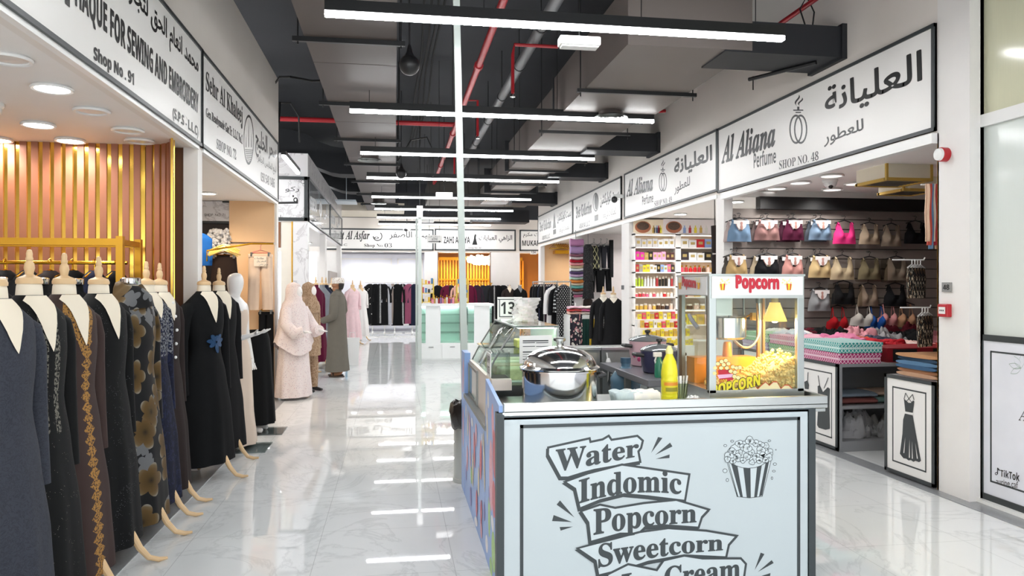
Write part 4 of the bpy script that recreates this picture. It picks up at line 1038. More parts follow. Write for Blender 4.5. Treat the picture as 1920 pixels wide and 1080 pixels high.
# ceiling fittings of that shop
cz = onZ(2.80)
for (px, py), on in (((98, 162), 1), ((72, 231), 1), ((132, 261), 1), ((-6, 259), 1), ((172, 205), 0), ((15, 106), 0), ((240, 242), 0), ((262, 262), 0)):
    p = cz(px, py); z = 2.80
    if -5.6 < p.x < -2.75 and 2.2 < p.y < 5.2: p = onZ(2.74)(px, py); z = 2.74
    downlight(p.x, p.y, z, {98: 'lit round downlight, largest on the sewing shop ceiling', 72: 'lit round downlight second from the gold slats on the sewing shop ceiling', 132: 'lit round downlight close above the gold slats', -6: 'lit round downlight cut by the frame edge above the gold slats', 172: 'unlit round downlight between the lit ones and the sewing sign', 15: 'unlit round downlight under the sewing sign near the frame edge', 240: 'unlit round disc next to the white dome camera', 262: 'unlit round disc above the curved end of the slats'}[px], 20 if on else 0)
for x, y in ((-3.4, 3.2), (-3.0, 5.4), (-4.6, 5.6)): downlight(x + .4, y - .6, 2.74 if y - .6 < 5.2 and x + .4 < -2.75 else 2.8, 'lit downlight over the sewing shop floor', 20, group='further sewing shop downlights')
# ================================================================ white mannequins and shop 72
mq = thing('mannequin', 'white egg headed mannequin in a long beige satin dress holding out a hand', 'mannequin', (-1.57, 7.72, 0))
B = Vector((-1.57, 7.72, 0)); fx = Vector((.92, -.39, 0)); sd = Vector((.39, .92, 0))
def W(f, s_, z): v = fx * f + sd * s_; return (v.x, v.y, z)
n = [W(0, 0, .98) + (.13, .11), W(0, 0, 1.15) + (.11, .09), W(.02, 0, 1.3) + (.13, .1), W(0, 0, 1.42) + (.1, .07), W(0, 0, 1.5) + (.045, .045), W(.015, 0, 1.58) + (.085, .075), W(.02, 0, 1.67) + (.09, .085), W(.0, 0, 1.735) + (.06, .06),
     W(0, -.17, 1.40) + (.05,), W(.03, -.21, 1.2) + (.042,), W(.06, -.22, 1.12) + (.036,), W(.22, -.2, 1.105) + (.03,), W(.33, -.17, 1.14) + (.02,), W(.37, -.165, 1.155) + (.026, .013),
     W(0, .17, 1.40) + (.05,), W(-.02, .22, 1.15) + (.042,), W(.03, .23, .92) + (.03,), W(.05, .23, .84) + (.028, .016),
     W(.03, -.09, .9) + (.085,), W(.06, -.1, .5) + (.055,), W(.04, -.1, .12) + (.036,), W(.05, -.1, .06) + (.034,), W(.16, -.1, .035) + (.03, .022),
     W(-.03, .09, .9) + (.085,), W(-.02, .1, .5) + (.055,), W(-.08, .1, .12) + (.036,), W(-.07, .1, .06) + (.034,), W(.04, .1, .035) + (.03, .022)]
e = [(0, 1), (1, 2), (2, 3), (3, 4), (4, 5), (5, 6), (6, 7), (3, 8), (8, 9), (9, 10), (10, 11), (11, 12), (12, 13), (3, 14), (14, 15), (15, 16), (16, 17), (0, 18), (18, 19), (19, 20), (20, 21), (21, 22), (0, 23), (23, 24), (24, 25), (25, 26), (26, 27)]
for hb, base_, up in ((13, (.37, -.165, 1.15), 1), (17, (.05, .23, .84), 0)):
    for q in range(4):
        i = len(n); o = -.027 + .018 * q
        a = W(base_[0] + (.055 if up else .01), base_[1] + o * 1.2, base_[2] + (.012 if up else -.045)); b = W(base_[0] + (.11 + .012 * (q in (1, 2)) if up else .02), base_[1] + o * 1.9, base_[2] + (.045 if up else -.09))
        n += [a + (.0095,), b + (.007,)]; e += [(hb, i), (i, i + 1)]
    i = len(n); n += [W(base_[0] + .01, base_[1] - .045, base_[2] + .02) + (.009,), W(base_[0] + .045, base_[1] - .06, base_[2] + .04) + (.007,)]; e += [(hb, i), (i, i + 1)]
skin('body', n, e, MANNW, mq)
st = [(1.37, .145, .115), (1.3, .158, .135), (1.2, .14, .115), (1.12, .125, .105), (.98, .17, .14), (.8, .19, .16), (.4, .2, .18), (.05, .235, .215)]
S = surf(st, 7, .05, .6, 1.1); mb = MB(); cloth_loft(mb, S, zsteps(1.37, .05, 26)); M_ = Matrix.Rotation(math.atan2(fx.x, -fx.y), 4, 'Z')
mb.xf(M_); mb.build('satin_dress', SATIN, mq, local=True, ang=60)
MB().box(-.2, .34, -.26, .2, 0, .012).build('base_plate', glass('base_glass', 'e9eeee', .7, .96), mq, local=True, ang=0)
MB().tube([(-.1, .02, .0), (-.1, .02, .5), (-.02, .0, .62)], .009, 8).build('support_rod', STEELD, mq, local=True)
hm_ = thing('mannequin', 'half body mannequin in a black skirt with white feet behind the satin dress', 'mannequin', (-1.5, 8.55, 0))
n = [W(0, 0, 1.05) + (.12, .1), W(0, 0, .95) + (.14, .11), W(.02, -.09, .85) + (.08,), W(.04, -.1, .45) + (.055,), W(.0, -.1, .12) + (.036,), W(.02, -.1, .06) + (.035,), W(.14, -.1, .035) + (.03, .022), W(-.02, .09, .85) + (.08,), W(-.02, .1, .45) + (.055,), W(-.06, .1, .12) + (.036,), W(-.04, .1, .06) + (.035,), W(.08, .1, .035) + (.03, .022)]
skin('body', n, [(0, 1), (1, 2), (2, 3), (3, 4), (4, 5), (5, 6), (1, 7), (7, 8), (8, 9), (9, 10), (10, 11)], MANNW, hm_)
S = surf([(1.12, .125, .105), (1.0, .165, .13), (.8, .18, .15), (.1, .22, .19)], 8, .06, .2, 1.0); mb = MB(); cloth_loft(mb, S, zsteps(1.12, .1, 20)); mb.xf(M_); mb.build('skirt', BLK, hm_, local=True, ang=60)
MB().box(-.25, .3, -.22, .22, 0, .012).build('base_plate', glass('base_glass', 'e9eeee', .7, .96), hm_, local=True, ang=0)
# peach cupboards and hung clothes at the end of shop 72
ye = 11.18; pe = onY(ye)
def cupboard(label, x0, x1, z0, z1, handle=None, depth=.05):
    t = thing('wall_cupboard', label, 'cupboard', ((x0 + x1) / 2, ye, z0))
    MB().box(x0, x1, ye - depth, ye, z0, z1).build('door', PEACH, t, ang=0, bevel=.004)
    if handle: MB().tube([(handle[0], ye - depth, handle[2]), (handle[0], ye - depth - .03, handle[2]), (handle[1], ye - depth - .03, handle[2]), (handle[1], ye - depth, handle[2])], .008, 8).build('handle', GOLD, t)
a = pe(431, 370); b = pe(515, 455); cupboard('tall peach wall panel above the hung beige trousers', a.x, b.x, b.z, a.z + .02)
a2 = pe(350, 345); b2 = pe(429, 373); cupboard('peach cupboard above the inner Shop No. 71 sign', a2.x - .4, a.x - .01, b2.z, a2.z + .1, (pe(390, 366).x, pe(411, 366).x, pe(390, 366).z))
a3 = pe(432, 457); cupboard('lower peach wall panel behind the hung skirt and trousers', a3.x, b.x, 0.0, a3.z, depth=.03)
c0 = pe(340, 414); c1 = pe(430.5, 378)
t = thing('inner_shop_sign', 'small marble sign reading Shop No. 71 inside the garment shop', 'sign', (c1.x, ye, c0.z))
MB().box(c0.x, c1.x, ye - .03, ye, c0.z, c1.z).build('board', MARBLE, t, ang=0); MB().box(c0.x, c1.x, ye - .04, ye, c0.z - .035, c0.z).box(pe(418, 380).x, c1.x, ye - .04, ye - .028, c1.z - .02, c1.z).build('frame', INKG, t, ang=0)
q = onY(ye - .032); mb = MB(); letter(mb, q, 'SHOP. NO. 71', 'thin', (383, 400.5, 405.5), (422, 400.5, 405.5)); mb.build('lettering', INK, t, ang=0)
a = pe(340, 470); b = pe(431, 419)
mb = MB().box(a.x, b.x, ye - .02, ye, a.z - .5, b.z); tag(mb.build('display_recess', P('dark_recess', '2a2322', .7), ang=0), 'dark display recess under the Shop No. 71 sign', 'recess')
random.seed(5); mb = MB(); qa = onY(ye - .12)
for k in range(230):
    p = qa(random.uniform(392, 430), random.uniform(431, 476)); p.y += random.uniform(-.05, .05); mb.ell(p, random.uniform(.018, .032), 6, rows=4)
tag(mb.build('pompom_fabric', P('white_fleck_wool', 'd9d5d6', .9, var=.5, ns=30)), 'fluffy white and grey pompom fabric hanging under the Shop No. 71 sign', 'fabric', kind='stuff')
qb = onY(10.7)
p0_ = qb(389, 436); hung('bright blue garment hanging at the edge of the garment shop opening', (p0_.x - .1, 10.7, p0_.z + .05), .3, cloth('bright_blue_cloth', '1f5fb0'), w=.16, L=.5, sleeve=False, name='hung_garment', cat='garment')
def trousers(label, px0, px1, py0, py1, yy, mat, hm, legs=True, card=False, name='hung_trousers', cat='trousers'):
    q = onY(yy); a = q(px0, py0); b = q(px1, py1); w = (b.x - a.x) / 2; cx = (a.x + b.x) / 2; H = a.z - b.z
    t = thing(name, label, cat, (cx, yy, a.z))
    if legs:
        for s in (-1, 1):
            mb = MB(); rings = []
            for k in range(13):
                z = -H * k / 12; wi = w * (.92 + .08 * k / 12); inner = 0 if k < 4 else .004 + .02 * (k - 4) / 8
                rings.append([Vector((s * (inner + (wi - inner) * (.5 + .5 * math.cos(qq))), .045 * math.sin(qq) * (1 + .15 * math.sin(5 * qq)), z)) for qq in [2 * PI * j / 20 for j in range(20)]])
            mb.loft(rings); mb.build('trouser_leg', mat, t, local=True, ang=60)
        MB().box(-w * .92, w * .92, -.05, .05, -.035, .012).build('waistband', mat, t, local=True, ang=0, bevel=.01)
    else:
        S = surf([(0, w * .8, .06), (-H, w * 1.05, .09)], 14, .06, 0, 0); mb = MB(); cloth_loft(mb, S, zsteps(0, -H, 10)); mb.build('skirt_cloth', mat, t, local=True, ang=60)
    mb = MB().tube([(-w * .75, 0, .03), (0, 0, .07), (w * .75, 0, .03), (-w * .75, 0, .03)], .008, 6).tube([(0, 0, .07), (0, 0, .13), (.02, 0, .15), (.0, 0, .17), (-.02, 0, .155)], .005, 6); mb.build('hanger', hm, t, local=True)
    for s in (-1, 1): MB().box(s * w * .66 - .012, s * w * .66 + .012, -.056, .056, -.02, .035).build('clip', STEELD, t, local=True, ang=0)
    if card:
        MB().box(-w * .45, w * .5, -.064, -.058, -.16, -.02).build('price_card', P('card_cream', 'efe3d2', .6), t, local=True, ang=0)
        mb = MB()
        for k in range(3): letter3(mb, ['مقاسات', 'السعر ريال', 'عرض خاص'][k], 'arab', (-w * .4 + .03 * k, -.066, -.06 - .045 * k), (1, 0, 0), (0, 0, 1), w * .7, .028)
        mb.build('handwriting', INKG, t, local=True, ang=0)
    return t
trousers('beige trousers clipped to a hanger with a handwritten price card', 464, 513, 478, 581, 10.9, BEIGEC, P('pink_hanger', 'd98a80', .4), card=True)
trousers('dark pleated skirt hanging under a bundle of gold hangers', 393, 449, 482, 560, 10.6, DKBR, GOLD, legs=False, name='hung_skirt', cat='skirt')
trousers('black wide trousers hanging below the beige ones', 484, 514, 586, 740, 10.95, BLK2, GOLD)
qg = onY(10.55); gcl = thing('hanger_bundle', 'bundle of yellow gold hangers above the dark pleated skirt', 'hangers', qg(420, 470))
for k in range(6):
    c = qg(420 + random.uniform(-3, 3), 476 - k * 2.2); w_ = .19 + random.uniform(-.02, .02)
    MB().tube([c + Vector((-w_, .01 * k, -.03)), c + Vector((-w_ * .3, .01 * k, .03)), c + Vector((0, .01 * k, .05)), c + Vector((w_ * .3, .01 * k, .03)), c + Vector((w_, .01 * k, -.03))], .011, 6).build('hanger', P('gold_hanger_satin', 'e6c56f', .4, .2), gcl)
qr = onY(10.5); a = qr(394, 500); mb = MB().tube([qr(388, 490), qr(388, 470), qr(470, 457), qr(513, 457)], .012, 8); tag(mb.build('wall_rail', GOLD), 'slim gold hanging rail at the end wall of the garment shop', 'rail')
for x, y in ((-2.6, 8.2), (-2.4, 10.2), (-3.8, 9.2)): downlight(x, y, 2.82, 'warm lit downlight inside the garment shop 72', 48, lens=DISCW, col=(1, .80, .58), group='warm downlights of shop 72')
# ================================================================ prayer dress, brown outfit, robes by the second block
def veiled(label, loc, rz, mat, H=1.66, capez=.72, hx=.29, name='mannequin'):
    t = thing(name, label, 'mannequin', loc); t.rotation_euler = (0, 0, rz); k = H / 1.68
    st = [(1.68 * k, .012, .012), (1.67 * k, .05, .055), (1.64 * k, .082, .095), (1.57 * k, .1, .118), (1.48 * k, .106, .118), (1.42 * k, .125, .12), (1.36 * k, .2, .14), (1.25 * k, .245, .16), (1.0 * k, .27, .2), (capez, .33, .25)]
    S0 = surf(st, 7, .05, .3, 1.35)
    def S(f, z, out=0):
        p = S0(f, z, out); q = clamp01((1.0 - z) / .3); p.z -= .10 * q * (math.cos(f * 2 + 1.0)) ; return p
    mb = MB(); cloth_loft(mb, S, zsteps(1.68 * k, 1.36 * k, 16) + zsteps(1.33 * k, capez, 14)); mb.build('veil_cape', mat, t, local=True, ang=70)
    S2 = surf([(1.0, .2, .15), (.6, .25, .19), (.035, hx, .23)], 8, .05, 1, 1.0); mb = MB(); cloth_loft(mb, S2, zsteps(1.0, .035, 18)); mb.build('skirt', mat, t, local=True, ang=70)
    mb = MB()
    for s in (-1, 1): mb.tube([(s * .2, -.02, 1.3 * k), (s * .29, -.08, 1.08 * k), (s * .26, -.2, .95 * k), (s * .2, -.3, .98 * k)], [.07, .085, .09, .075], 14)
    mb.uv = {i: (v.x, v.z + v.y) for i, v in enumerate(mb.v)}; mb.build('sleeves', mat, t, local=True, ang=60)
    mb = MB().ell((0, -.085, 1.535 * k), (.062, .05, .085), 18, rows=12).ell((0, -.132, 1.53 * k), (.012, .018, .022), 8); mb.build('face', MANNW, t, local=True)
    for s in (-1, 1):
        nd = [(s * .2, -.29, .98 * k, .028), (s * .19, -.35, .975 * k, .03, .016)]; ed = [(0, 1)]
        for q in range(4): i = len(nd); o = -.024 + .016 * q; nd += [(s * .19 + o, -.39, .97 * k, .008), (s * .19 + o * 1.2, -.43 + .008 * (q in (0, 3)), .96 * k, .006)]; ed += [(1, i), (i, i + 1)]
        i = len(nd); nd += [(s * .19 - s * .04, -.35, .985 * k, .009), (s * .19 - s * .055, -.385, .985 * k, .007)]; ed += [(1, i), (i, i + 1)]
        skin('hand', nd, ed, MANNW, t, 1)
    return t
veiled('mannequin in a white prayer dress printed with tiny pink flowers', (-1.43, 11.05, 0), math.radians(62), PINKPR)
bo = dress_form('mannequin in a patterned brown hooded tunic behind the flowered prayer dress', (-1.30, 11.75, 0), math.radians(60), BEIGEPR, Hs=1.42, hem=.55, rw=.19, hx=.2, hy=.17, vd=0, top='', legs=False, group=None, name='mannequin', amp=.03)
bo['category'] = 'mannequin'
st = [(1.67, .012, .012), (1.66, .05, .05), (1.62, .085, .095), (1.55, .1, .112), (1.46, .1, .11), (1.4, .15, .12), (1.3, .215, .15), (1.2, .2, .14)]
S = surf(st, 6, .05, .2, 1.45); mb = MB(); cloth_loft(mb, S, zsteps(1.67, 1.2, 20)); mb.build('hood', BEIGEPR, bo, local=True, ang=70)
MB().ell((0, -.08, 1.53), (.058, .05, .08), 16, rows=10).build('face', MANNW, bo, local=True)
for s in (-1, 1):
    mb = MB().tube([(s * .09, 0, .62), (s * .1, -.01, .35), (s * .1, -.01, .06)], [.085, .08, .07], 14); mb.uv = {i: (v.x, v.z) for i, v in enumerate(mb.v)}; mb.build('trouser_leg', BEIGEPR, bo, local=True, ang=60)
    MB().tube([(s * .1, .02, .045), (s * .1, -.07, .035), (s * .1, -.17, .02)], [.04, .042, .025], 12, flat=.7).build('shoe', BLACKM, bo, local=True)
FORMS = [((566, 14.3), BLK, 'black robe and black hood on a form beside the burgundy robe', BLK, 1.5), ((592, 15.0), BURG, 'burgundy high collared robe on a form before the second block', BURG, 1.52), ((604, 15.6), GREYC, 'grey robe on a form behind the burgundy robe', GREYC, 1.52), ((611, 16.4), NAVY, 'navy robe with hood on a form near the man in the cap', NAVY, 1.52), ((622, 16.95), BLK2, 'black robe on a form behind the man in the cap', CREAM, 1.52)]
for (px, y), m, lab, bm, hs in FORMS:
    p = onY(y)(px, 600)
    t = dress_form(lab, (p.x, y, 0), math.radians(60), m, Hs=hs, hem=.14, vd=0 if bm is not CREAM else .1, top='' if bm is BLK else 'wood', bust=bm, ph=px, hx=.26, hy=.2, group='robes on forms before the second block')
    if bm is BLK: MB().lathe([(.075, hs + .05), (.085, hs + .12), (.07, hs + .2), (.03, hs + .25), (.003, hs + .26)], 18).build('black_hood', BLK, t, local=True)
for (px, y), m, lab in (((661, 21.2), PINKC, 'pale pink dress with sequins on a form beyond the man'), ((676, 22.6), WHITEC, 'white dress on a form just beyond the pale pink one')):
    p = onY(y)(px, 600); dress_form(lab, (p.x, y, 0), math.radians(40), m, Hs=1.5, hem=.12, vd=.05, hx=.27, hy=.2, amp=.08, group=None, bust=WOODL, slen=.45)
# window display inside the second block
q = onY(16.0); a = q(590, 425)
mb = MB().lathe([(.05, -.3), (.19, -.26), (.2, -.05), (.15, .02), (.1, .03)], 14, (-2.0, 15.2, 2.62), sx=1, sy=.7); mb.tube([(-2.1, 15.2, 2.6), (-2.05, 15.2, 2.78), (-1.95, 15.2, 2.78), (-1.9, 15.2, 2.6)], .012, 6); tag(mb.build('leather_bag', P('dark_brown_leather', '3a2620', .35), ang=50), 'dark brown bag hanging in the opening under the grey glossy sign', 'bag')
for y in (14.6, 16.4, 18.6, 20.6): downlight(-2.3, y, 2.77, 'lit downlight inside the second block', 45, group='downlights of the second block')
# ================================================================ the man
mp = onZ(0)(632, 706); f = Vector((-.96, .2, 0)).normalized()
man = thing('person', 'man in a long grey robe, white embroidered cap and sandals, looking up at the shops', 'person', (mp.x, mp.y + .05, 0)); man.rotation_euler = (0, 0, math.atan2(f.x, -f.y))
SKINM = P('skin', 'a97858', .55, var=.06, spec=.3)
n = [(0, 0, .98, .13, .1), (0, .01, 1.15, .13, .1), (0, .01, 1.32, .15, .11), (0, .02, 1.41, .085, .06), (0, .01, 1.5, .05, .052), (0, .0, 1.56, .07, .08), (0, .0, 1.63, .078, .092), (0, .012, 1.69, .066, .078), (0, .02, 1.725, .04, .04),
     (0, -.078, 1.552, .032, .03), (0, -.106, 1.608, .016, .02), (0, -.088, 1.655, .02),
     (-.17, .02, 1.37, .05), (-.26, .03, 1.14, .045), (-.2, -.14, 1.02, .035), (-.07, -.235, 1.0, .028), (-.03, -.26, 1.0, .036, .018),
     (.17, .02, 1.37, .05), (.26, .03, 1.14, .045), (.2, -.14, 1.0, .035), (.09, -.23, .98, .028), (.05, -.265, .98, .036, .018),
     (-.09, 0, .88, .095), (-.1, 0, .5, .06), (-.1, .02, .12, .04), (-.1, .01, .065, .042), (-.11, -.1, .05, .04, .025), (-.115, -.16, .042, .042, .02),
     (.09, 0, .88, .095), (.1, .06, .5, .06), (.1, .1, .12, .04), (.1, .09, .065, .042), (.11, -.02, .05, .04, .025), (.115, -.08, .042, .042, .02),
     (-.085, .012, 1.62, .012, .025), (.085, .012, 1.62, .012, .025)]
e = [(0, 1), (1, 2), (2, 3), (3, 4), (4, 5), (5, 6), (6, 7), (7, 8), (5, 9), (6, 10), (6, 11), (3, 12), (12, 13), (13, 14), (14, 15), (15, 16), (3, 17), (17, 18), (18, 19), (19, 20), (20, 21), (0, 22), (22, 23), (23, 24), (24, 25), (25, 26), (26, 27), (0, 28), (28, 29), (29, 30), (30, 31), (31, 32), (32, 33), (6, 34), (6, 35)]
for hb, sg, zc in ((16, 1, 1.0), (21, -1, .98)):
    for q in range(4):
        i = len(n); b = n[hb]; n += [(b[0] + sg * .035, b[1] - .012, zc + .022 - .016 * q, .009), (b[0] + sg * .065, b[1] + .005, zc + .018 - .016 * q, .0075)]; e += [(hb, i), (i, i + 1)]
    i = len(n); b = n[hb]; n += [(b[0] + sg * .005, b[1] - .025, zc + .035, .01), (b[0] + sg * .03, b[1] - .035, zc + .04, .008)]; e += [(hb, i), (i, i + 1)]
body = skin('body', n, e, SKINM, man)
THOBE = cloth('grey_olive_robe_cloth', '6f6a61', .06)
st = [(1.525, .062, .064), (1.5, .085, .08), (1.475, .14, .1), (1.445, .195, .112), (1.36, .225, .125), (1.2, .225, .135), (1.0, .215, .15), (.8, .225, .16), (.4, .25, .18), (.1, .285, .205)]
S = surf(st, 5, .035, .8, 1.0); mb = MB(); cloth_loft(mb, S, zsteps(1.525, 1.4, 8) + zsteps(1.36, .1, 22)); mb.build('robe', THOBE, man, local=True, ang=60)
for s in (-1, 1): MB().tube([(s * .17, .02, 1.40), (s * .235, .025, 1.32), (s * .275, .035, 1.16), (s * .262, .0, 1.07), (s * .2, -.13, 1.02), (s * .1, -.22, .995)], [.07, .078, .072, .07, .062, .058], 16).build('sleeve', THOBE, man, local=True, ang=60)
MB().lathe([(.064, 1.515), (.066, 1.52), (.064, 1.548), (.058, 1.55)], 20, (0, .008, 0), sy=1.05).build('collar', THOBE, man, local=True)
capm = NT('embroidered_cap_cloth'); capm.base(capm.mix(capm.math('GREATER_THAN', capm.noise(capm.coord(), 60, 3), .56), lin('e9e4dd'), lin('b9a596'))); capm.p.inputs['Roughness'].default_value = .85
MB().lathe([(.096, 1.648), (.1, 1.66), (.099, 1.72), (.09, 1.745), (.05, 1.757), (.003, 1.76)], 24, (0, .012, 0), sy=1.12).build('cap', capm.mat, man, local=True)
mb = MB(); rings = []
for z, r in ((1.545, .07), (1.57, .082), (1.61, .092), (1.655, .098)): rings.append([(r * math.sin(a), .012 + r * 1.08 * math.cos(a), z) for a in [-1.15 + 2.3 * k / 20 for k in range(21)]])
mb.loft(rings, closed=False); mb.build('hair', P('black_hair', '1d1815', .7), man, local=True, solid=.006)
for s in (-1, 1):
    MB().ell((s * .032, -.082, 1.632), (.011, .008, .007), 8, rows=6).build('eye', P('eye_dark', '201814', .2), man, local=True)
for x, y0 in ((-.11, -.06), (.11, .02)):
    t = MB().slab([(x + .045 * math.cos(a) , y0 + .14 * math.sin(a), .0) for a in [2 * PI * k / 18 for k in range(18)]], (0, 0, .022)); t.tube([(x - .045, y0 - .05, .02), (x - .02, y0 - .06, .07), (x + .02, y0 - .06, .07), (x + .045, y0 - .05, .02)], .014, 8, flat=.5)
    t.build('sandal', P('brown_sandal_leather', '4a3a30', .5), man, local=True)
p = onZ(0)(661, 684); t = thing('shopping_bag', 'white paper bag with a blue stripe standing behind the man in the grey robe', 'bag', p)
MB().hexa([(p.x - .12, p.y - .08, 0), (p.x + .12, p.y - .08, 0), (p.x + .12, p.y + .08, 0), (p.x - .12, p.y + .08, 0), (p.x - .14, p.y - .09, .55), (p.x + .14, p.y - .09, .55), (p.x + .14, p.y + .09, .55), (p.x - .14, p.y + .09, .55)]).build('bag_body', PLASTW, t, ang=0)
MB().box(p.x - .139, p.x - .09, p.y - .096, p.y - .086, .05, .42).build('stripe', P('bag_blue', '2f8fb5', .4), t, ang=0)
mb = MB().tube([(p.x - .06, p.y, .54), (p.x - .05, p.y, .66), (p.x + .05, p.y, .66), (p.x + .06, p.y, .54)], .006, 6); mb.build('handle', PLASTW, t)
# ================================================================ far shops
rl = thing('clothes_rail', 'white clothes rail with splayed feet before the white wall of Shop No. 03', 'rail', (.2, 25.4, 0))
q = onY(25.4); xa = q(684, 530).x; xb = q(784, 530).x
mb = MB().tube([(xa, 25.4, 1.74), (xb, 25.4, 1.74)], .018, 8); mb.build('top_bar', PLASTW, rl)
for x in (xa + .25, xa + .65, (xa + xb) / 2 + .1, xb - .2):
    mb = MB().tube([(x, 25.4, .08), (x, 25.4, 1.74)], .018, 8).tube([(x, 24.95, .03), (x, 25.0, .08), (x, 25.75, .08), (x, 25.8, .03)], .022, 8).tube([(x - .25, 24.97, .05), (x + .25, 24.97, .05)], .02, 8); mb.build('stand', PLASTW, rl)
DOTW = pat('black_pearl_cloth', 0, lambda m, uv, s: m.mix(m.math('LESS_THAN', m.vor(uv, 9), .16), lin('121214'), lin('e3e0da')))
STRP = pat('black_silver_edge_cloth', 0, lambda m, uv, s: m.mix(m.math('MULTIPLY', m.math('LESS_THAN', m.math('ABSOLUTE', s[0]), .03), m.math('GREATER_THAN', m.noise(uv, 60), .45)), lin('131315'), lin('b7b7b7')))
L = []
for px, m, lab in ((694, DOTW, 'black robe scattered with pearls, end of the Shop No. 03 rail by the pink dress'), (704, BLK, 'plain black robe beside the pearl scattered one'), (713, STRP, 'black robe with silver edging on the Shop No. 03 rail'), (720, BLK2, 'black robe between the silver edged and the silver grey robe'), (729, SILVERC, 'silver grey robe in the middle of the Shop No. 03 rail'), (737, TAUPEC, 'narrow taupe robe behind the silver grey robe'),
                   (745, BLK, 'black robe following the taupe one on the Shop No. 03 rail'), (755, STRP, 'black robe with a pale front edge beside the mauve robe'), (767, MAUVE, 'mauve robe on the Shop No. 03 rail'), (778, NAVY, 'dark navy robe after the mauve one')):
    L.append(((q(px, 530).x, 25.4 + .02 * math.sin(px), 1.745), .12 * math.sin(px), m, lab))
hung_row(L, 'robes on the Shop No. 03 rail', L=1.42, w=.17, hm=HANGM)
for x in (-1.4, -.5, .5): downlight(x, 26.5, 2.82, 'lit downlight over the white wall of Shop No. 03', 20, group='Shop No. 03 downlights')
t = thing('wall_panel', 'white panelled wall board with raised moulding in Shop No. 03', 'panel', (-.4, 27.2, .1)); MB().box(-2.3, 1.1, 27.18, 27.3, .1, 2.75).build('board', LILACW, t, ang=0)
mb = MB()
for a in ((-2.1, -.1), (.1, 1.0)):
    for z0, z1 in ((.2, .9), (1.0, 2.6)):
        mb.box(a[0], a[1], 27.165, 27.18, z0, z0 + .04).box(a[0], a[1], 27.165, 27.18, z1 - .04, z1).box(a[0], a[0] + .04, 27.165, 27.18, z0, z1).box(a[1] - .04, a[1], 27.165, 27.18, z0, z1)
mb.build('moulding', WHITE, t, ang=0)
# amber slat shop
AMB = P('amber_slat', 'd98a1e', .4, var=.15, ns=4)
sp = thing('slat_wall_panel', 'amber slatted wall at the back of the far shop with the chandelier', 'wall panel', (3, 29.3, 0))
mb = MB(); x = 1.42
while x < 5.0: mb.box(x, x + .075, 29.2, 29.36, 0, 2.62); x += .115
mb.build('slats', AMB, sp, ang=0); MB().box(1.4, 5.0, 29.15, 29.25, 2.62, 2.74).box(1.4, 5.0, 29.15, 29.2, 1.84, 1.9).build('rails', GOLDP, sp, ang=0)
CHB = emitter('chandelier_glass_lit', 'fffaf0', 5.0)
qc = onY(27.6); c = qc(897, 487); ch = thing('chandelier', 'round white glass chandelier in the far amber slat shop', 'lamp', c)
random.seed(11); mb = MB()
for k in range(46):
    a = random.uniform(0, 2 * PI); r = random.uniform(0, .48); mb.ell((c.x + r * math.cos(a), c.y + .8 * r * math.sin(a), c.z + random.uniform(-.14, .12)), .075, 8, rows=6)
mb.build('glass_bulbs', CHB, ch); MB().tube([(c.x, c.y, c.z + .1), (c.x, c.y, 2.9)], .02, 8).lathe([(.5, c.z + .1), (.5, c.z + .13)], 24, (c.x, c.y, 0)).build('stem', CHROME, ch)
for x in (2.0, 3.0, 4.2): downlight(x, 28.3, 2.9, 'warm downlight above the amber slats of the far shop', 130, lens=DISCW, col=(1, .78, .5), group='far amber shop downlights')
q = onY(25.7); L = []
PALEPK = cloth('peach_cloth', 'd9a796'); DKGRY = cloth('charcoal_cloth', '26272c')
for px, m, lab in ((821, BLK, 'black robe at the start of the amber shop rail by the white pier'), (838, BURG, 'maroon robe beside the first black robe of the amber shop'), (846, BRN, 'dark brown robe between the maroon and the peach robes'), (857, PALEPK, 'peach robe on the amber shop rail'), (881, BURG, 'dark red robe just past the slim white pole'), (894, PLUM, 'plum robe on the amber shop rail'), (906, DKGRY, 'charcoal robe beside the plum one'), (916, DKGRY, 'charcoal robe second from the plum one'), (926, STRP, 'black robe with a pale edge on the amber shop rail'),
                   (934, BLK, 'black robe in front of the amber shop jamb'), (944, BLK2, 'soft black robe by the brown buttoned one')):
    L.append(((q(px, 531).x, 25.7, 1.70), .2 * math.sin(px * 3), m, lab))
hung_row(L, 'robes on the amber shop rail', L=1.38, w=.17, hm=HANGM)
for px, m, lab in ((952, BRN, 'brown buttoned robe on a form at the amber shop corner'), (972, BLK, 'black robe with grey front panel on a form before the far white pier')):
    p = q(px, 600); t = dress_form(lab, (p.x, 25.4, 0), .15, m, Hs=1.5, hem=.15, vd=.12, bust=GREYC if px == 972 else CREAM, top='silver', hx=.26, hy=.18, group=None)
mb = MB().tube([(1.5, 25.7, 1.705), (3.35, 25.7, 1.705)], .016, 8)
for x in (1.55, 3.3): mb.tube([(x, 25.7, 0), (x, 25.7, 1.705)], .016, 8).tube([(x, 25.4, .02), (x, 26.0, .02)], .018, 8)
tag(mb.build('clothes_rail', GOLDP), 'gold clothes rail in front of the amber slat shop', 'rail')
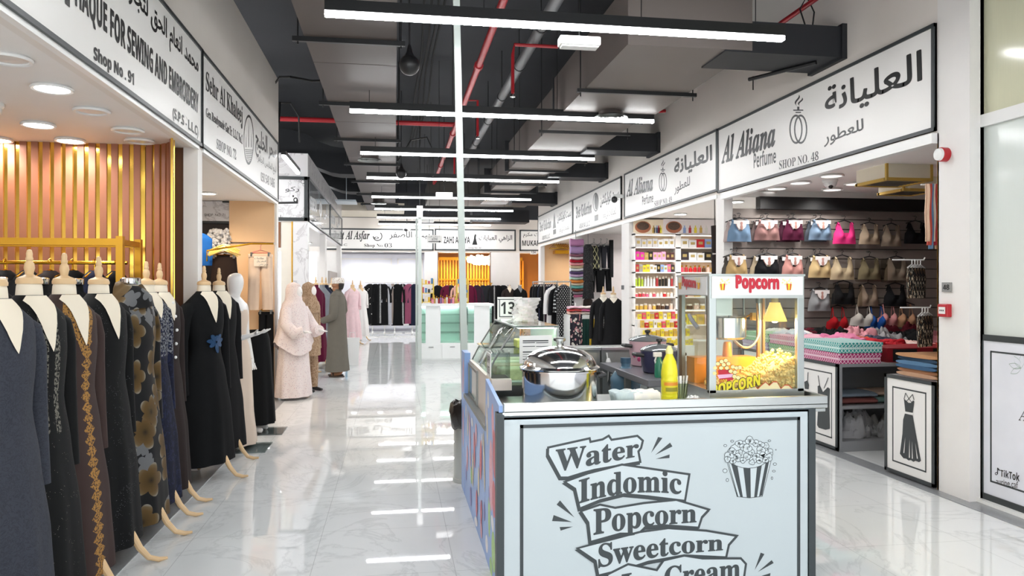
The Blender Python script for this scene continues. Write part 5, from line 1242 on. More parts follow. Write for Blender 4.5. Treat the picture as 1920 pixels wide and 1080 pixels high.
# ================================================================ cosmetics island in the corridor
TEAL = glass('teal_showcase_glass', 'f8fffc', .8, .995); KW = P('island_white', 'eceeed', .35, var=.02)
def showcase(label, x0, x1, y0, y1, panels, door=None):
    t = thing('display_counter', label, 'counter', ((x0 + x1) / 2, (y0 + y1) / 2, 0), 'white cosmetics display counters'); zt = 1.24; zb = .42
    mb = MB().box(x0, x1, y0, y1, .06, zb).box(x0 + .03, x1 - .03, y0 + .03, y1 - .03, 0, .06); mb.build('base', KW, t, ang=0)
    n = max(1, round((x1 - x0) / .45))
    for k in range(n):
        a = x0 + (x1 - x0) * k / n; b = x0 + (x1 - x0) * (k + 1) / n
        d = MB().box(a + .012, b - .012, y0 - .012, y0, .09, zb - .03).build('drawer', KW, t, ang=0, bevel=.003); MB().box((a + b) / 2 - .05, (a + b) / 2 + .05, y0 - .025, y0 - .012, zb - .09, zb - .075).build('handle', STEELD, d, ang=0)
    MB().box(x0 - .03, x1 + .03, y0 - .03, y1 + .03, zt - .05, zt).build('top', KW, t, ang=0, bevel=.005)
    for a, b in panels: MB().box(a, b, y0, y0 + .03, zb, zt - .05).build('front_panel', KW, t, ang=0)
    for x in (x0, x1 - .03): MB().box(x, x + .03, y1 - .03, y1, zb, zt - .05).build('corner_post', KW, t, ang=0)
    MB().box(x0 + .03, x1 - .03, y0 + .005, y0 + .011, zb, zt - .05).box(x0 + .004, x0 + .01, y0 + .03, y1 - .03, zb, zt - .05).box(x1 - .01, x1 - .004, y0 + .03, y1 - .03, zb, zt - .05).build('glass_front', TEAL, t, ang=0)
    MB().box(x0 + .05, x1 - .05, y1 - .06, y1 - .035, zt - .06, zt - .051).build('led_strip', emitter('showcase_led', 'eafff8', 22), t, ang=0)
    for z in (.62, .82, 1.0): MB().box(x0 + .03, x1 - .03, y0 + .05, y1 - .04, z, z + .008).build('glass_shelf', TEAL, t, ang=0)
    MB().box(x0 + .03, x1 - .03, y1 - .03, y1 - .02, zb, zt - .05).build('back_panel', P('mint_back_panel', 'e2f5ee', .4), t, ang=0)
    return t
q = onY(15.6)
X_ = lambda px: q(px, 600).x
showcase('white and glass cosmetics counter on the walkway side of the slim pole', X_(788), X_(868), 15.6, 16.3, [(X_(798), X_(826))])
showcase('white and glass cosmetics counter between the slim pole and the sign with 13', X_(876), X_(922), 15.5, 16.3, [(X_(888), X_(917))])
GOLDS = P('gold_shelf_frame', 'd7b94e', .35, .5)
def trinket_shelf(label, pa, pb, yy):
    a = q(pa, 569); b = q(pb, 521); t = thing('tabletop_shelf', label, 'shelf', ((a.x + b.x) / 2, yy, 1.24), 'gold shelves on the cosmetics counters'); H = .52
    mb = MB()
    for x in (a.x, b.x - .02):
        for y in (yy - .1, yy + .1): mb.box(x, x + .02, y, y + .02, 1.24, 1.24 + H)
    mb.build('frame', GOLDS, t, ang=0)
    for k in range(3): MB().box(a.x, b.x, yy - .1, yy + .12, 1.26 + k * .19, 1.275 + k * .19).build('shelf_board', GOLDS, t, ang=0)
    return a.x, b.x
NP = {}
TR = [P('item_black', '1d1b20', .4), P('item_rose', 'b64c69', .4), P('item_cream', 'e2d8c4', .4), P('item_blue', '4f7fb4', .4), P('item_gold', 'c9a23c', .3, .4)]
def small_box(label, p, s, m, group, name='cosmetic_box', cat='box'):
    if name not in NP:
        o = MB().box(-.5, .5, -.5, .5, 0, 1).build(name, m, ang=0); NP[name] = (o, m); tag(o, label, cat, group); o.location = p; o.scale = s; return o
    o, m0 = NP[name]; return dup(o, p, None, label, group, s, {m0.name: m})
for i, (pa, pb, nm) in enumerate(((791, 815, 'by the walkway end'), (858, 881, 'behind the slim white pole'))):
    xa_, xb_ = trinket_shelf('gold tabletop shelf of cosmetics on the white counter ' + nm, pa, pb, 15.95)
    for lv in range(3):
        for k in range(4):
            small_box('small cosmetic box on the gold shelf ' + nm, (xa_ + .035 + k * (xb_ - xa_ - .05) / 3.4, 15.93, 1.275 + lv * .19), (.045, .08, .06 + .02 * ((k * 7 + lv * 3) % 4)), TR[(k * 2 + lv + i) % 5], 'boxes on the gold shelf ' + nm)
BT = [P('perfume_pink', 'd98a9c', .15), P('perfume_amber', 'c9a45a', .15), P('perfume_clear', 'e6e2dc', .1), P('perfume_red', 'a8343f', .2), P('perfume_violet', '8b6a95', .2)]
def bottle(label, p, s, m, group, name='perfume_bottle', cat='bottle', capm=None):
    key = name
    if key not in NP:
        t = thing(name, label, cat, p, group); t.scale = s
        MB().lathe([(.003, 0), (.5, 0), (.5, .6), (.36, .68), (.16, .7), (.16, .74)], 12).build('flask', m, t, local=True, ang=50); MB().lathe([(.2, .74), (.2, 1), (.003, 1)], 10).build('cap', GOLD, t, local=True, ang=50)
        NP[key] = (t, m); return t
    t, m0 = NP[key]; return dup(t, p, None, label, group, s, {m0.name: m})
for k in range(12):
    px = 812 + k * 3.9; bottle('perfume bottle standing on the edge of the white cosmetics counter', (q(px, 569).x, 15.78 + .06 * (k % 2), 1.24), (.05, .05, .13 + .05 * ((k * 5) % 3) / 2), BT[k % 5], 'perfume bottles on the cosmetics counter')
t = thing('white_pole', 'white pole with a box head rising from the cosmetics island', 'pole', (X_(787), 15.35, 0)); p = onY(15.35)(787, 390); h = .036
MB().box(p.x - h, p.x + h, 15.31, 15.385, 0, 3.22).build('post', P('pole_white', 'c2cbc6', .4), t, ang=0); MB().box(p.x - .06, p.x + .06, 15.28, 15.41, 3.0, 3.24).build('box_head', PLASTW, t, ang=0); MB().tube([(p.x, 15.35, 3.24), (p.x, 15.35, 5.2)], .008, 6).build('cable', BLACKM, t)
p = onY(16.6)(781, 400); MB_ = MB().box(p.x - .022, p.x + .022, 16.58, 16.62, 0, 3.1); tag(MB_.build('white_pole', P('pole_white', 'c2cbc6', .4), ang=0), 'thinner white pole just behind the box headed one', 'pole')
# ================================================================ collection shops
for k in range(6):
    c = onY(21.0)(1039 + 4.2 * k, 458); hgt = .16
    if k == 0:
        t = thing('gold_hanger', 'empty gold hanger in a row on the peach wall of the far collection shop', 'hanger', c, 'gold hangers on the peach wall')
        MB().tube([(-.0, -.16, -.12), (0, 0, 0), (0, .16, -.12), (0, -.16, -.12)], .014, 6).tube([(0, 0, 0), (0, 0, .05), (.03, 0, .08), (0, 0, .1)], .008, 6).build('hanger_frame', GOLD, t, local=True); gh = t
        t.rotation_euler = (0, 0, .9)
    else: dup(gh, c, .9 + .1 * k)
a = onY(21.2)(1040, 468); b = onY(21.2)(1064, 472); tag(MB().box(a.x, b.x + .2, 21.15, 21.45, a.z - .12, a.z - .02).build('gold_shelf', GOLD, ang=0), 'gold wall shelf under the row of empty gold hangers', 'shelf')
# rail of dark robes outside it
L = []; cs = [BRN, PLUM, NAVY, BLK, PLUM, BLK2, BLK, NAVY, BLK, BLK2, BRN, BLK]; k = 0
for y in [18.0 + .27 * j for j in range(12)]:
    L.append(((3.93, y, 1.72), math.radians(62) + .1 * math.sin(k * 2), cs[k % 12], 'dark robe ' + ('at the near end' if k == 0 else ordinal(k) + ' from the near end') + ' of the rail outside the peach walled shop')); k += 1
hung_row(L, 'dark robes on the collection shop rail', hm=HANGM, L=1.45)
mb = MB().tube([(3.93, 17.85, 1.725), (3.93, 21.2, 1.725)], .014, 8)
for y in (17.9, 21.15): mb.tube([(3.93, y, 0), (3.93, y, 1.725)], .014, 8).tube([(3.7, y, .02), (4.15, y, .02)], .016, 8)
tag(mb.build('clothes_rail', STEELD), 'steel rail of dark robes outside the peach walled shop', 'rail')
def at_px(px, y): return onY(y)(px, 600).x
hung_row([((at_px(1038, 16.5), 16.5, 1.66), .5, WHITEC, 'white robe hanging beside the black dotted robe'), ((at_px(1047, 16.2), 16.2, 1.66), .5, BLK, 'black robe between the white and the dotted robe'), ((at_px(1057, 15.9), 15.9, 1.70), .5, DOTS, 'black robe with white dots before the scarf column')], 'robes before the scarf column', hm=HANGM, L=1.5, name='hung_robe', w=.19)
mb = MB().tube([(at_px(1030, 16.3), 16.9, 1.7), (at_px(1066, 15.7), 15.5, 1.7)], .013, 8).tube([(at_px(1066, 15.7), 15.5, 0), (at_px(1066, 15.7), 15.5, 1.7)], .013, 8).tube([(at_px(1030, 16.3), 16.9, 0), (at_px(1030, 16.3), 16.9, 1.7)], .013, 8); tag(mb.build('clothes_rail', STEELD), 'short steel rail carrying the white, black and dotted robes', 'rail')
# column of folded scarves
cols = ['b07aa0', 'a98bb5', '8d5c6b', 'd9cfd0', 'b32035', 'e79aa0', 'd8c3a0', 'e6e6ea', '5d4a72', 'c9a9c9', 'bfe0cf', 'e08a45', 'e3d3bc', '6fb3ae', '8a4b3e', '8b8489', 'c76d90']
yy = 16.75; q = onY(yy); top = q(1082, 447).z; bot = q(1082, 568).z; n = len(cols); h0 = (top - bot) / (n + 3); z = top; xa = q(1070.5, 500).x; xb = q(1094.5, 500).x
oc = thing('hanging_organiser', 'tall hanging organiser filled with folded coloured scarves', 'organiser', ((xa + xb) / 2, yy, bot)); MB().box(xa, xb, yy + .15, yy + .17, bot, top).build('back_sheet', PLASTW, oc, ang=0)
MB().tube([((xa + xb) / 2, yy + .16, top), ((xa + xb) / 2, yy + .16, top + .2)], .008, 6).build('hook', STEELD, oc)
for k, c in enumerate(cols):
    hh = h0 * (2.6 if k < 2 else 1.0) * (.9 + .2 * math.sin(k * 3.1)); m = cloth('scarf_%s' % c, c, .1); z -= hh
    mb = MB(); w_ = (xb - xa) / 2; cx = (xa + xb) / 2; rings = []
    for i in range(9):
        u = -1 + 2 * i / 8; rings.append([(cx + u * w_, yy + .07 + .085 * math.cos(a), z + hh * .5 + (hh * .48 + .004 * math.sin(u * 5 + k)) * math.sin(a) - .012 * (1 - u * u)) for a in [2 * PI * j / 14 for j in range(14)]])
    mb.loft(rings); tag(mb.build('folded_scarf', m, ang=60), ['plum pink', 'lilac', 'wine brown', 'pale grey', 'crimson', 'salmon pink', 'sand', 'pale white', 'dark violet', 'light mauve', 'mint', 'orange', 'beige', 'turquoise', 'rust brown', 'ash grey', 'rose pink'][k] + ' folded scarf, ' + ('top' if k == 0 else ordinal(k) + ' from the top') + ' in the hanging organiser', 'scarf', 'folded scarves in the hanging organiser')
SPKB = pat('black_sequin_cloth', 0, lambda m, uv, s: m.mix(m.math('LESS_THAN', m.vor(uv, 60), .2), lin('141416'), lin('77787c')), .5)
q = onY(16.6); a = q(1095, 458); b = q(1110, 592); cx = (a.x + b.x) / 2
t = thing('hung_blouses', 'black sequinned blouses hung one below the other beside the scarf column', 'blouse', (cx, 16.6, a.z))
for k in range(4):
    H = (a.z - b.z) / 4; mb = MB(); S = surf([(-k * H, .06, .05), (-k * H - .06, .11, .07), (-(k + 1) * H - .02, .125, .08)], 5, .12, k, -k * H); cloth_loft(mb, S, zsteps(-k * H, -(k + 1) * H - .02, 8), seg=24); mb.build('blouse', SPKB if k < 3 else BRN, t, local=True, ang=60)
MB().tube([(0, 0, 0), (0, 0, 2.84 - a.z)], .006, 6).build('ceiling_cord', STEELD, t, local=True)
LATT = pat('black_gold_lattice_cloth', 0, lambda m, uv, s: (lambda q_: m.mix(m.math('MAXIMUM', m.math('LESS_THAN', m.math('ABSOLUTE', m.math('SUBTRACT', m.math('FRACT', m.math('MULTIPLY', q_[0], 7.5)), .5)), .07), m.math('LESS_THAN', m.math('ABSOLUTE', m.math('SUBTRACT', m.math('FRACT', m.math('MULTIPLY', q_[1], 7.5)), .5)), .07)), lin('1a1b18'), lin('b9b58d')))(m.sep(m.mapping(uv, (1, 1, 1), (0, 0, .785)))))
for px0, px1, y0, y1, m, lab, lg in ((1103, 1124, 461, 504, LATT, 'black cloth with a pale lattice pattern pinned on the collection shop wall', 0), (1119, 1134, 461, 503, DKGRY, 'charcoal trousers beside the lattice patterned cloth', 1), (1129, 1147, 461, 503, DKGRY, 'charcoal trousers with a white tag near the dotted strip', 1), (1105, 1128, 505, 548, BLK, 'black trousers in the lower row under the lattice cloth', 1), (1122, 1147, 505, 546, BLK, 'black trousers in the lower row above the wooden necked forms', 1)):
    if lg: trousers(lab, px0, px1, y0, y1, 16.95, m, STEELD)
    else:
        t = trousers(lab, px0, px1, y0, y1, 16.95, m, STEELD, legs=False, name='hung_skirt', cat='skirt')
q = onY(16.9); a = q(1143, 450); b = q(1149, 520); mb = MB().box(a.x, b.x, 16.85, 16.95, b.z, a.z); mb.uv = {i: (v.x, v.z) for i, v in enumerate(mb.v)}; tag(mb.build('hung_scarf', DOTW, ang=0), 'long black scarf with white flecks by the collection shop jamb', 'scarf')
for px, y, m, lab, ph in ((1131, 14.5, STRP, 'black robe with a pale embroidered edge on a short form under the black trousers', .4), (1150, 13.9, BLK2, 'plain black robe on a short form next to the white jamb with a switch', 1.9)):
    dress_form(lab, (at_px(px, y), y, 0), math.radians(-12), m, Hs=1.33, hem=.12, vd=.05, rw=.19, hx=.25, hy=.19, ph=ph, group='robes on short forms by the perfume shop', bust=P('ivory_form', 'eee6d6', .6))
t = thing('fabric_table', 'table draped with floral, green and yellow fabrics holding folded cloths', 'table', (at_px(1088, 15.4), 15.4, 0)); cx = at_px(1088, 15.4)
MB().box(cx - .27, cx + .27, 15.2, 15.8, 0, 1.0).build('table_body', PLASTW, t, ang=0)
FLRL = pat('floral_fabric', 0, lambda m, uv, s: m.mix(m.math('LESS_THAN', m.vor(uv, 14), .42), lin('2d2a33'), m.mix(m.math('GREATER_THAN', m.noise(uv, 9), .5), lin('c58a8f'), lin('cfcabf'))))
for x0, x1, m in ((-.28, -.1, FLRL), (-.1, -.02, FLRL), (-.02, .14, GREENC), (.14, .27, YELC)):
    mb = MB().grid(lambda u, v: (cx + x0 + (x1 - x0) * u, 15.17 + .012 * math.sin(u * 14 + x0 * 30), .02 + v * (1.0 if m is FLRL else .9)), 12, 3, uvfn=lambda u, v: (x0 + u * .2, v)); mb.build('draped_fabric', m, t, ang=60, solid=.006)
for k, c in enumerate(('d9b4a6', 'c44d4d', 'e3c3cf', 'd9d0c6', 'd46a9c', 'e9e0da')):
    mb = MB(); zz = 1.01 + (k % 3) * .06; xx = cx - .13 + .26 * (k // 3); rings = []
    for i in range(7): u = -1 + i / 3; rings.append([(xx + u * .13, 15.42 + .16 * math.cos(a), zz + .028 + .028 * math.sin(a) + .006 * math.sin(u * 4 + k)) for a in [2 * PI * j / 12 for j in range(12)]])
    mb.loft(rings); tag(mb.build('folded_cloth', cloth('fold_' + c, c), ang=60), ['blush', 'red', 'pale pink', 'stone', 'bright pink', 'off white'][k] + ' folded cloth on the draped fabric table', 'cloth', 'folded cloths on the fabric table')
q = onX(XR - .001); a = q(1166, 535); b = q(1170, 543); tag(MB().box(XR - .012, XR, min(a.y, b.y), max(a.y, b.y), b.z, a.z).build('wall_switch', P('switch_grey', '55595c', .4), ang=0), 'small grey switch on the white jamb beside the perfume shelves', 'switch')
for x, y in ((5.2, 14.6), (5.4, 16.2), (5.2, 18.6), (5.2, 20.4)): downlight(x, y, 2.84, 'lit downlight inside the collection shops', 45, group='collection shop downlights', lens=DISCW if y > 18 else None, col=(1, .85, .7) if y > 18 else (1, .98, .95))
# ================================================================ perfume shop shelves
ys = 13.18; q = onY(12.95)
SHW = P('shelf_white', 'f0ece8', .4, var=.02)
x0 = XR + .02 + .06; xm0 = q(1266, 500).x; xm1 = q(1276, 500).x; x1 = q(1352, 500).x
sh = thing('shelf_unit', 'tall white shelf unit packed with perfume and cosmetics', 'shelves', ((x0 + x1) / 2, 13.05, 0))
MB().box(x0, x1, ys - .02, ys + .01, 0, 2.57).build('back_panel', P('shelf_back_cream', 'f0dcc4', .5), sh, ang=0)
for a, b in ((x0 - .03, x0), (xm0, xm1), (x1, x1 + .03)): MB().box(a, b, 12.93, ys, 0, 2.57).build('upright', SHW, sh, ang=0)
SZ = [2.55, 2.31, 2.078, 1.86, 1.603, 1.41, 1.18, .905, .62]
for z in SZ: MB().box(x0 - .03, x1 + .03, 12.93, ys, z - .022, z).build('shelf_board', SHW, sh, ang=0)
# LED strips belong to the shelves: a thin lit bar under the upper boards
LEDM = emitter('shelf_led', 'fff1e0', 3.5)
for z in (2.55, 2.078, 1.603, 1.18): MB().box(x0 + .02, x1 - .02, 12.96, 12.975, z - .03, z - .022).build('led_strip', LEDM, sh, ang=0)
pc1 = {}
def PM(c, rough=.35, metal=0):
    if (c, metal) not in pc1: pc1[(c, metal)] = P('pack_' + c + ('m' if metal else ''), c, rough, metal, var=.25, ns=30)
    return pc1[(c, metal)]
CN = {'c9c4c2': 'silver patterned', 'f1efec': 'white', 'd8329c': 'magenta', 'b79a52': 'tan', '26221d': 'black gold', 'e8a3c0': 'pink floral', '5b3b3a': 'brown gold', 'b4383d': 'red', 'a5a3a0': 'grey', 'e8d43b': 'yellow', 'dcdad8': 'pale', '8fa6d6': 'light blue', 'bfe0d5': 'mint', 'e2688e': 'rose', '3c3236': 'dark', 'b9d23f': 'lime patterned', 'c9282f': 'bright red', 'e6c3b0': 'beige', 'd7b04b': 'gold', '5a3b22': 'brown', 'e0546a': 'coral'}
rows_ = [
 (0, 1, 'box', 'c9c4c2 c9c4c2 c9c4c2 c9c4c2 f1efec f1efec f1efec'), (0, 2, 'box', 'd8329c d8329c b79a52 26221d e8a3c0 e8a3c0 e8a3c0 5b3b3a 5b3b3a'), (0, 3, 'box', 'b4383d a5a3a0 e8d43b e8d43b dcdad8 dcdad8 26221d 8fa6d6 bfe0d5 e2688e 3c3236'),
 (0, 4, 'tube', 'b9d23f b9d23f b9d23f f1efec f1efec dcdad8 f1efec b4383d 26221d 26221d 26221d f1efec b4383d'), (0, 5, 'jar', 'e0546a c9282f e0546a e2688e f1efec e0546a f1efec dcdad8 c9282f e6c3b0 f1efec'), (0, 6, 'jar', 'd7b04b d7b04b d7b04b e6c3b0 d7b04b 5a3b22 5a3b22 3c3236 e6c3b0'), (0, 7, 'jar', 'd7b04b d7b04b d7b04b d7b04b e8d43b d7b04b d7b04b e8d43b d7b04b d7b04b'), (0, 8, 'box', 'e8a3c0 d7b04b e6c3b0 b4383d e8d43b f1efec'),
 (1, 1, 'box', 'f1efec f1efec c9282f 8fa6d6 e6c3b0'), (1, 2, 'box', '3c3236 f1efec f1efec 26221d c9c4c2'), (1, 3, 'bottle', 'e0546a b4383d c9282f c9282f b4383d 5a3b22 e6c3b0 d7b04b e6c3b0'),
 (1, 4, 'jar', 'f1efec e2688e e0546a f1efec e8a3c0 dcdad8 e0546a'), (1, 5, 'box', 'b4383d e6c3b0 d7b04b f1efec e8a3c0 c9282f'), (1, 6, 'jar', 'd7b04b 5a3b22 e6c3b0 d7b04b 5a3b22 b79a52'), (1, 7, 'box', 'e8d43b e8d43b d7b04b e6c3b0 e8d43b')]
PROT = {}
def pack(kind, label, p, s, m, group):
    if kind not in PROT:
        t = thing({'box': 'perfume_box', 'jar': 'cosmetic_jar', 'tube': 'spray_can', 'bottle': 'perfume_flask'}[kind], label, {'box': 'box', 'jar': 'jar', 'tube': 'can', 'bottle': 'bottle'}[kind], p, group); t.scale = s
        if kind == 'box':
            MB().box(-.5, .5, -.5, .5, 0, 1).build('carton', m, t, local=True, ang=0); MB().box(-.28, .28, -.508, -.5, .38, .72).build('front_label', P('label_gold', 'cdb473', .3, .4), t, local=True, ang=0)
        elif kind == 'jar':
            MB().lathe([(.003, 0), (.48, 0), (.5, .1), (.5, .62), (.44, .7), (.003, .71)], 14).build('jar_body', m, t, local=True, ang=50); MB().lathe([(.47, .7), (.47, .98), (.42, 1), (.003, 1)], 14).build('lid', P('lid_cream', 'e8dfd0', .3), t, local=True, ang=50)
        elif kind == 'tube':
            MB().lathe([(.003, 0), (.46, 0), (.46, .74), (.3, .8), (.003, .8)], 14).build('can_body', m, t, local=True, ang=50); MB().lathe([(.34, .78), (.34, .98), (.28, 1), (.003, 1)], 12).build('cap', P('lid_cream', 'e8dfd0', .3), t, local=True, ang=50)
        else:
            MB().lathe([(.003, 0), (.45, 0), (.5, .1), (.46, .6), (.2, .72), (.18, .8)], 14).build('flask_body', m, t, local=True, ang=50); MB().lathe([(.24, .78), (.24, 1), (.003, 1)], 12).build('stopper', GOLD, t, local=True, ang=50)
        PROT[kind] = (t, m); return
    t, m0 = PROT[kind]; dup(t, p, None, label, group, s, {m0.name: m})
for bay, ri, kind, cols_ in rows_:
    cs = cols_.split(); a, b = (x0 + .015, xm0 - .01) if bay == 0 else (xm1 + .01, x1 - .01); n = len(cs); w_ = (b - a) / n; hs = (SZ[ri - 1] - SZ[ri]) if ri else .2
    for k, c in enumerate(cs):
        hh = (hs - .05) * ({'box': .85, 'jar': .62, 'tube': .92, 'bottle': .8}[kind]) * (.92 + .08 * math.sin(k * 4.1 + ri)); wd = w_ * (.94 if kind == 'box' else .82); dp = .12 if kind == 'box' else wd
        pack(kind, CN[c] + ' ' + {'box': 'perfume box', 'jar': 'cosmetic jar', 'tube': 'spray can', 'bottle': 'perfume flask'}[kind] + ' on the ' + ordinal(ri - 1) + ' shelf from the top, ' + ordinal(k) + ' from ' + ('the white jamb' if bay == 0 else 'the middle upright'), (a + w_ * (k + .5), 13.02, SZ[ri]), (wd, dp, hh), PM(c), 'goods on the perfume shelves')
# posters on top of the shelves: bowls of incense and bottles, printed boards
for px0, px1, lab, bc in ((1181, 1243, 'printed board with a bowl of incense chips over the shelf end by the jamb', 'f4e3c8'), (1243, 1340, 'printed board with a dish of dark incense over the middle upright', 'efe6e6')):
    a = q(px0, 438); b = q(px1, 412); t = thing('poster_board', lab, 'poster', ((a.x + b.x) / 2, 12.93, a.z)); MB().box(max(a.x, x0 - .03), b.x, 12.94, 12.96, a.z, b.z).build('board', P('poster_' + bc, bc, .4), t, ang=0)
    pu = Vector((0, -.014, 0)); qq = onY(12.95); w0 = px1 - px0; cx = px0 + (24 if px0 < 1200 else 20)
    mb = MB(); oval(mb, qq, cx, 426, 15, 11, pu, full=True); mb.build('dish_print', P('dish_rust', 'b06a4a', .5), t, ang=0)
    mb = MB(); oval(mb, qq, cx, 424, 11.5, 7.5, pu * 1.15, full=True); mb.build('incense_print', P('incense_dark', '5a4438', .6, var=.7, ns=60), t, ang=0)
    for k in range(5):
        bx = cx + 20 + k * (w0 - 46) / 5; hgt = 10 + 5 * ((k * 3) % 3); mb = MB(); mb.poly([qq(bx - 2.6, 437) + pu, qq(bx + 2.6, 437) + pu, qq(bx + 2.6, 437 - hgt) + pu, qq(bx - 2.6, 437 - hgt) + pu]); mb.poly([qq(bx - 1, 437 - hgt) + pu, qq(bx + 1, 437 - hgt) + pu, qq(bx + 1, 433 - hgt) + pu, qq(bx - 1, 433 - hgt) + pu])
        mb.build('bottle_print', [BT[1], BT[2], PM('8fa6d6'), PM('b4383d'), PM('e8d43b')][(k + (px0 > 1200) * 2) % 5], t, ang=0)
# display stand heaped with yellow packs in front of the shelves
ds = thing('display_stand', 'stepped display stand in front of the perfume shelves', 'stand', (4.9, 12.0, 0)); q2 = onY(12.2)
for k in range(4): MB().box(q2(1196, 600).x, q2(1285, 600).x, 11.8 + k * .14, 11.95 + k * .14, 0, .62 + .14 * k).build('step', SHW, ds, ang=0)
random.seed(21)
YC = ['e8d43b', 'e8d43b', 'e8d43b', 'd7b04b', 'e0546a', 'f1efec', 'c9282f']
for k in range(4):
    for j in range(11):
        xx = q2(1199, 600).x + j * .075
        c = YC[(j * 3 + k * 5) % 7] if k > 1 else YC[(j * 2 + k) % 4]
        pack('box', CN[c] + ' pack on the ' + ['front', 'second', 'third', 'rear'][k] + ' step of the display stand, ' + ordinal(j) + ' from the jamb side', (xx + .03, 11.87 + k * .14, .62 + .14 * k), (.056, .06, .085 + .02 * ((j + k) % 3)), PM(c), 'packs on the display stand')
for x, y in ((4.9, 10.2), (5.6, 11.6), (4.8, 12.1), (6.4, 10.4)): downlight(x, y, 2.84, 'lit downlight on the perfume shop ceiling', 46, group='perfume shop downlights')
t = thing('hung_garment', 'dark brown garment hanging on the perfume shop jamb above the popcorn machine', 'garment', (XR + .1, 9.6, 2.5)); p = onY(9.5)(1340, 440)
for k, (za, zb) in enumerate(((2.42, 2.05), (2.03, 1.72))): MB().tube([(p.x, 9.5, za), (p.x + .02, 9.5, (za + zb) / 2), (p.x + .01, 9.5, zb)], [.05, .06, .05], 12).build('cloth_fold', BRN, t)
MB().tube([(p.x, 9.5, 2.42), (p.x, 9.5, 2.84)], .006, 6).build('hook_cord', BLACKM, t)
# ================================================================ lingerie shop
def camisole(label, p, m, kind='vest', w=.168, h=.268, card=True, group='tops and bras on the slatted wall', hm=None):
    key = kind
    nm = {'vest': 'sports_top', 'bra': 'bra', 'deep': 'crop_top', 'pack': 'bagged_top'}[kind]
    if key in NP:
        t, m0 = NP[key]; return dup(t, p, .06 * math.sin(p[0] * 37), label, group, (1 + .08 * math.sin(p[0] * 23), 1, 1 + .06 * math.sin(p[0] * 17 + p[2] * 5)), {m0.name: m})
    t = thing(nm, label, 'top' if kind != 'bra' else 'bra', p, group)
    def topline(u):
        a = abs(u)
        if kind == 'bra': return .62 - .30 * abs(a - .48) ** 1.2 * 2 + (0 if a > .1 else -.1)
        neck = (.5 if kind == 'vest' else .34) + (1 - (.5 if kind == 'vest' else .34)) * clamp01((a - .12) / .45) ** (1.3 if kind == 'vest' else .9)
        arm = 1 - .5 * clamp01((a - .72) / .28) ** .8
        return min(neck, arm)
    def fr_(u, v):
        x = -1 + 2 * u; T = topline(x); z = -h + h * T * v
        cup = math.exp(-((abs(x) - .46) / .3) ** 2 - ((v * T - .36) / .22) ** 2) * (.06 if kind == 'bra' else .045)
        return Vector((x * w * (1 - .1 * v), -.035 * (1 - x * x) ** .5 - cup, z - (.02 if kind == 'bra' else 0) * (1 - abs(x)) * (1 - v)))
    def bk(u, v):
        x = -1 + 2 * u; return Vector((x * w * (1 - .1 * v), .03 * max(0, 1 - x * x) ** .5, -h + h * min(topline(1), .55 if kind != 'bra' else .35) * v if abs(x) > .99 else -h + h * (.55 if kind != 'bra' else .35) * v))
    mb = MB().grid(fr_, 32, 12).grid(bk, 16, 6); mb.build('bodice', m, t, local=True, ang=70)
    for s in (-1, 1):
        x = s * w * (.46 if kind == 'bra' else .6); z0 = -h * (.36 if kind == 'bra' else .02)
        MB().tube([(x, -.04, z0 - .01), (x * .98, -.02, z0 * .4 + .01), (x * .9, 0, .015), (x, .03, z0 - .06)], .006 if kind == 'bra' else .011, 6, flat=.5).build('strap', m, t, local=True)
    mb = MB().tube([(-w * .8, 0, .0), (-w * .35, 0, .025), (0, 0, .04), (w * .35, 0, .025), (w * .8, 0, .0)], .008, 6).tube([(0, 0, .04), (0, 0, .07), (.02, 0, .085), (0, .0, .1), (-.02, .0, .09)], .004, 6); mb.build('hanger', hm or PLASTB, t, local=True)
    MB().tube([(0, .0, .1), (0, .06, .1)], .005, 6).build('wall_hook', STEELD, t, local=True)
    if kind == 'vest':
        pts = [(.066 * math.cos(a), -.066, -.045 + .07 * math.sin(a)) for a in [PI + PI * k / 14 for k in range(15)]] + [(.105, -.066, -.045), (.105, -.066, .0), (-.105, -.066, .0), (-.105, -.066, -.045)]
        c = MB().slab(pts, (0, .003, 0)).build('header_card', P('header_card_white', 'e9e4e2', .4), t, local=True, ang=0)
        MB().lathe([(.004, -.06), (.02, -.05), (.024, -.02), (.014, 0), (.02, .02), (.02, .036), (.004, .042)], 10, (0, -.068, -.06), sx=.8, sy=.08).build('figure_print', P('card_figure_print', 'b98a80', .5), c, local=True)
    if kind == 'pack':
        MB().box(-w * 1.15, w * 1.15, -.115, .035, -h - .03, .0).build('clear_bag', glass('clear_bag_film', 'f2f0ec', .7, .94), t, local=True, ang=0, bevel=.02)
    NP[key] = (t, m); return t
q = onY(9.0)
def pp(px, py): v = q(px, py); return (v.x, v.y, v.z)
C_ = lambda c: cloth('lingerie_' + c, c, .06, ns=20)
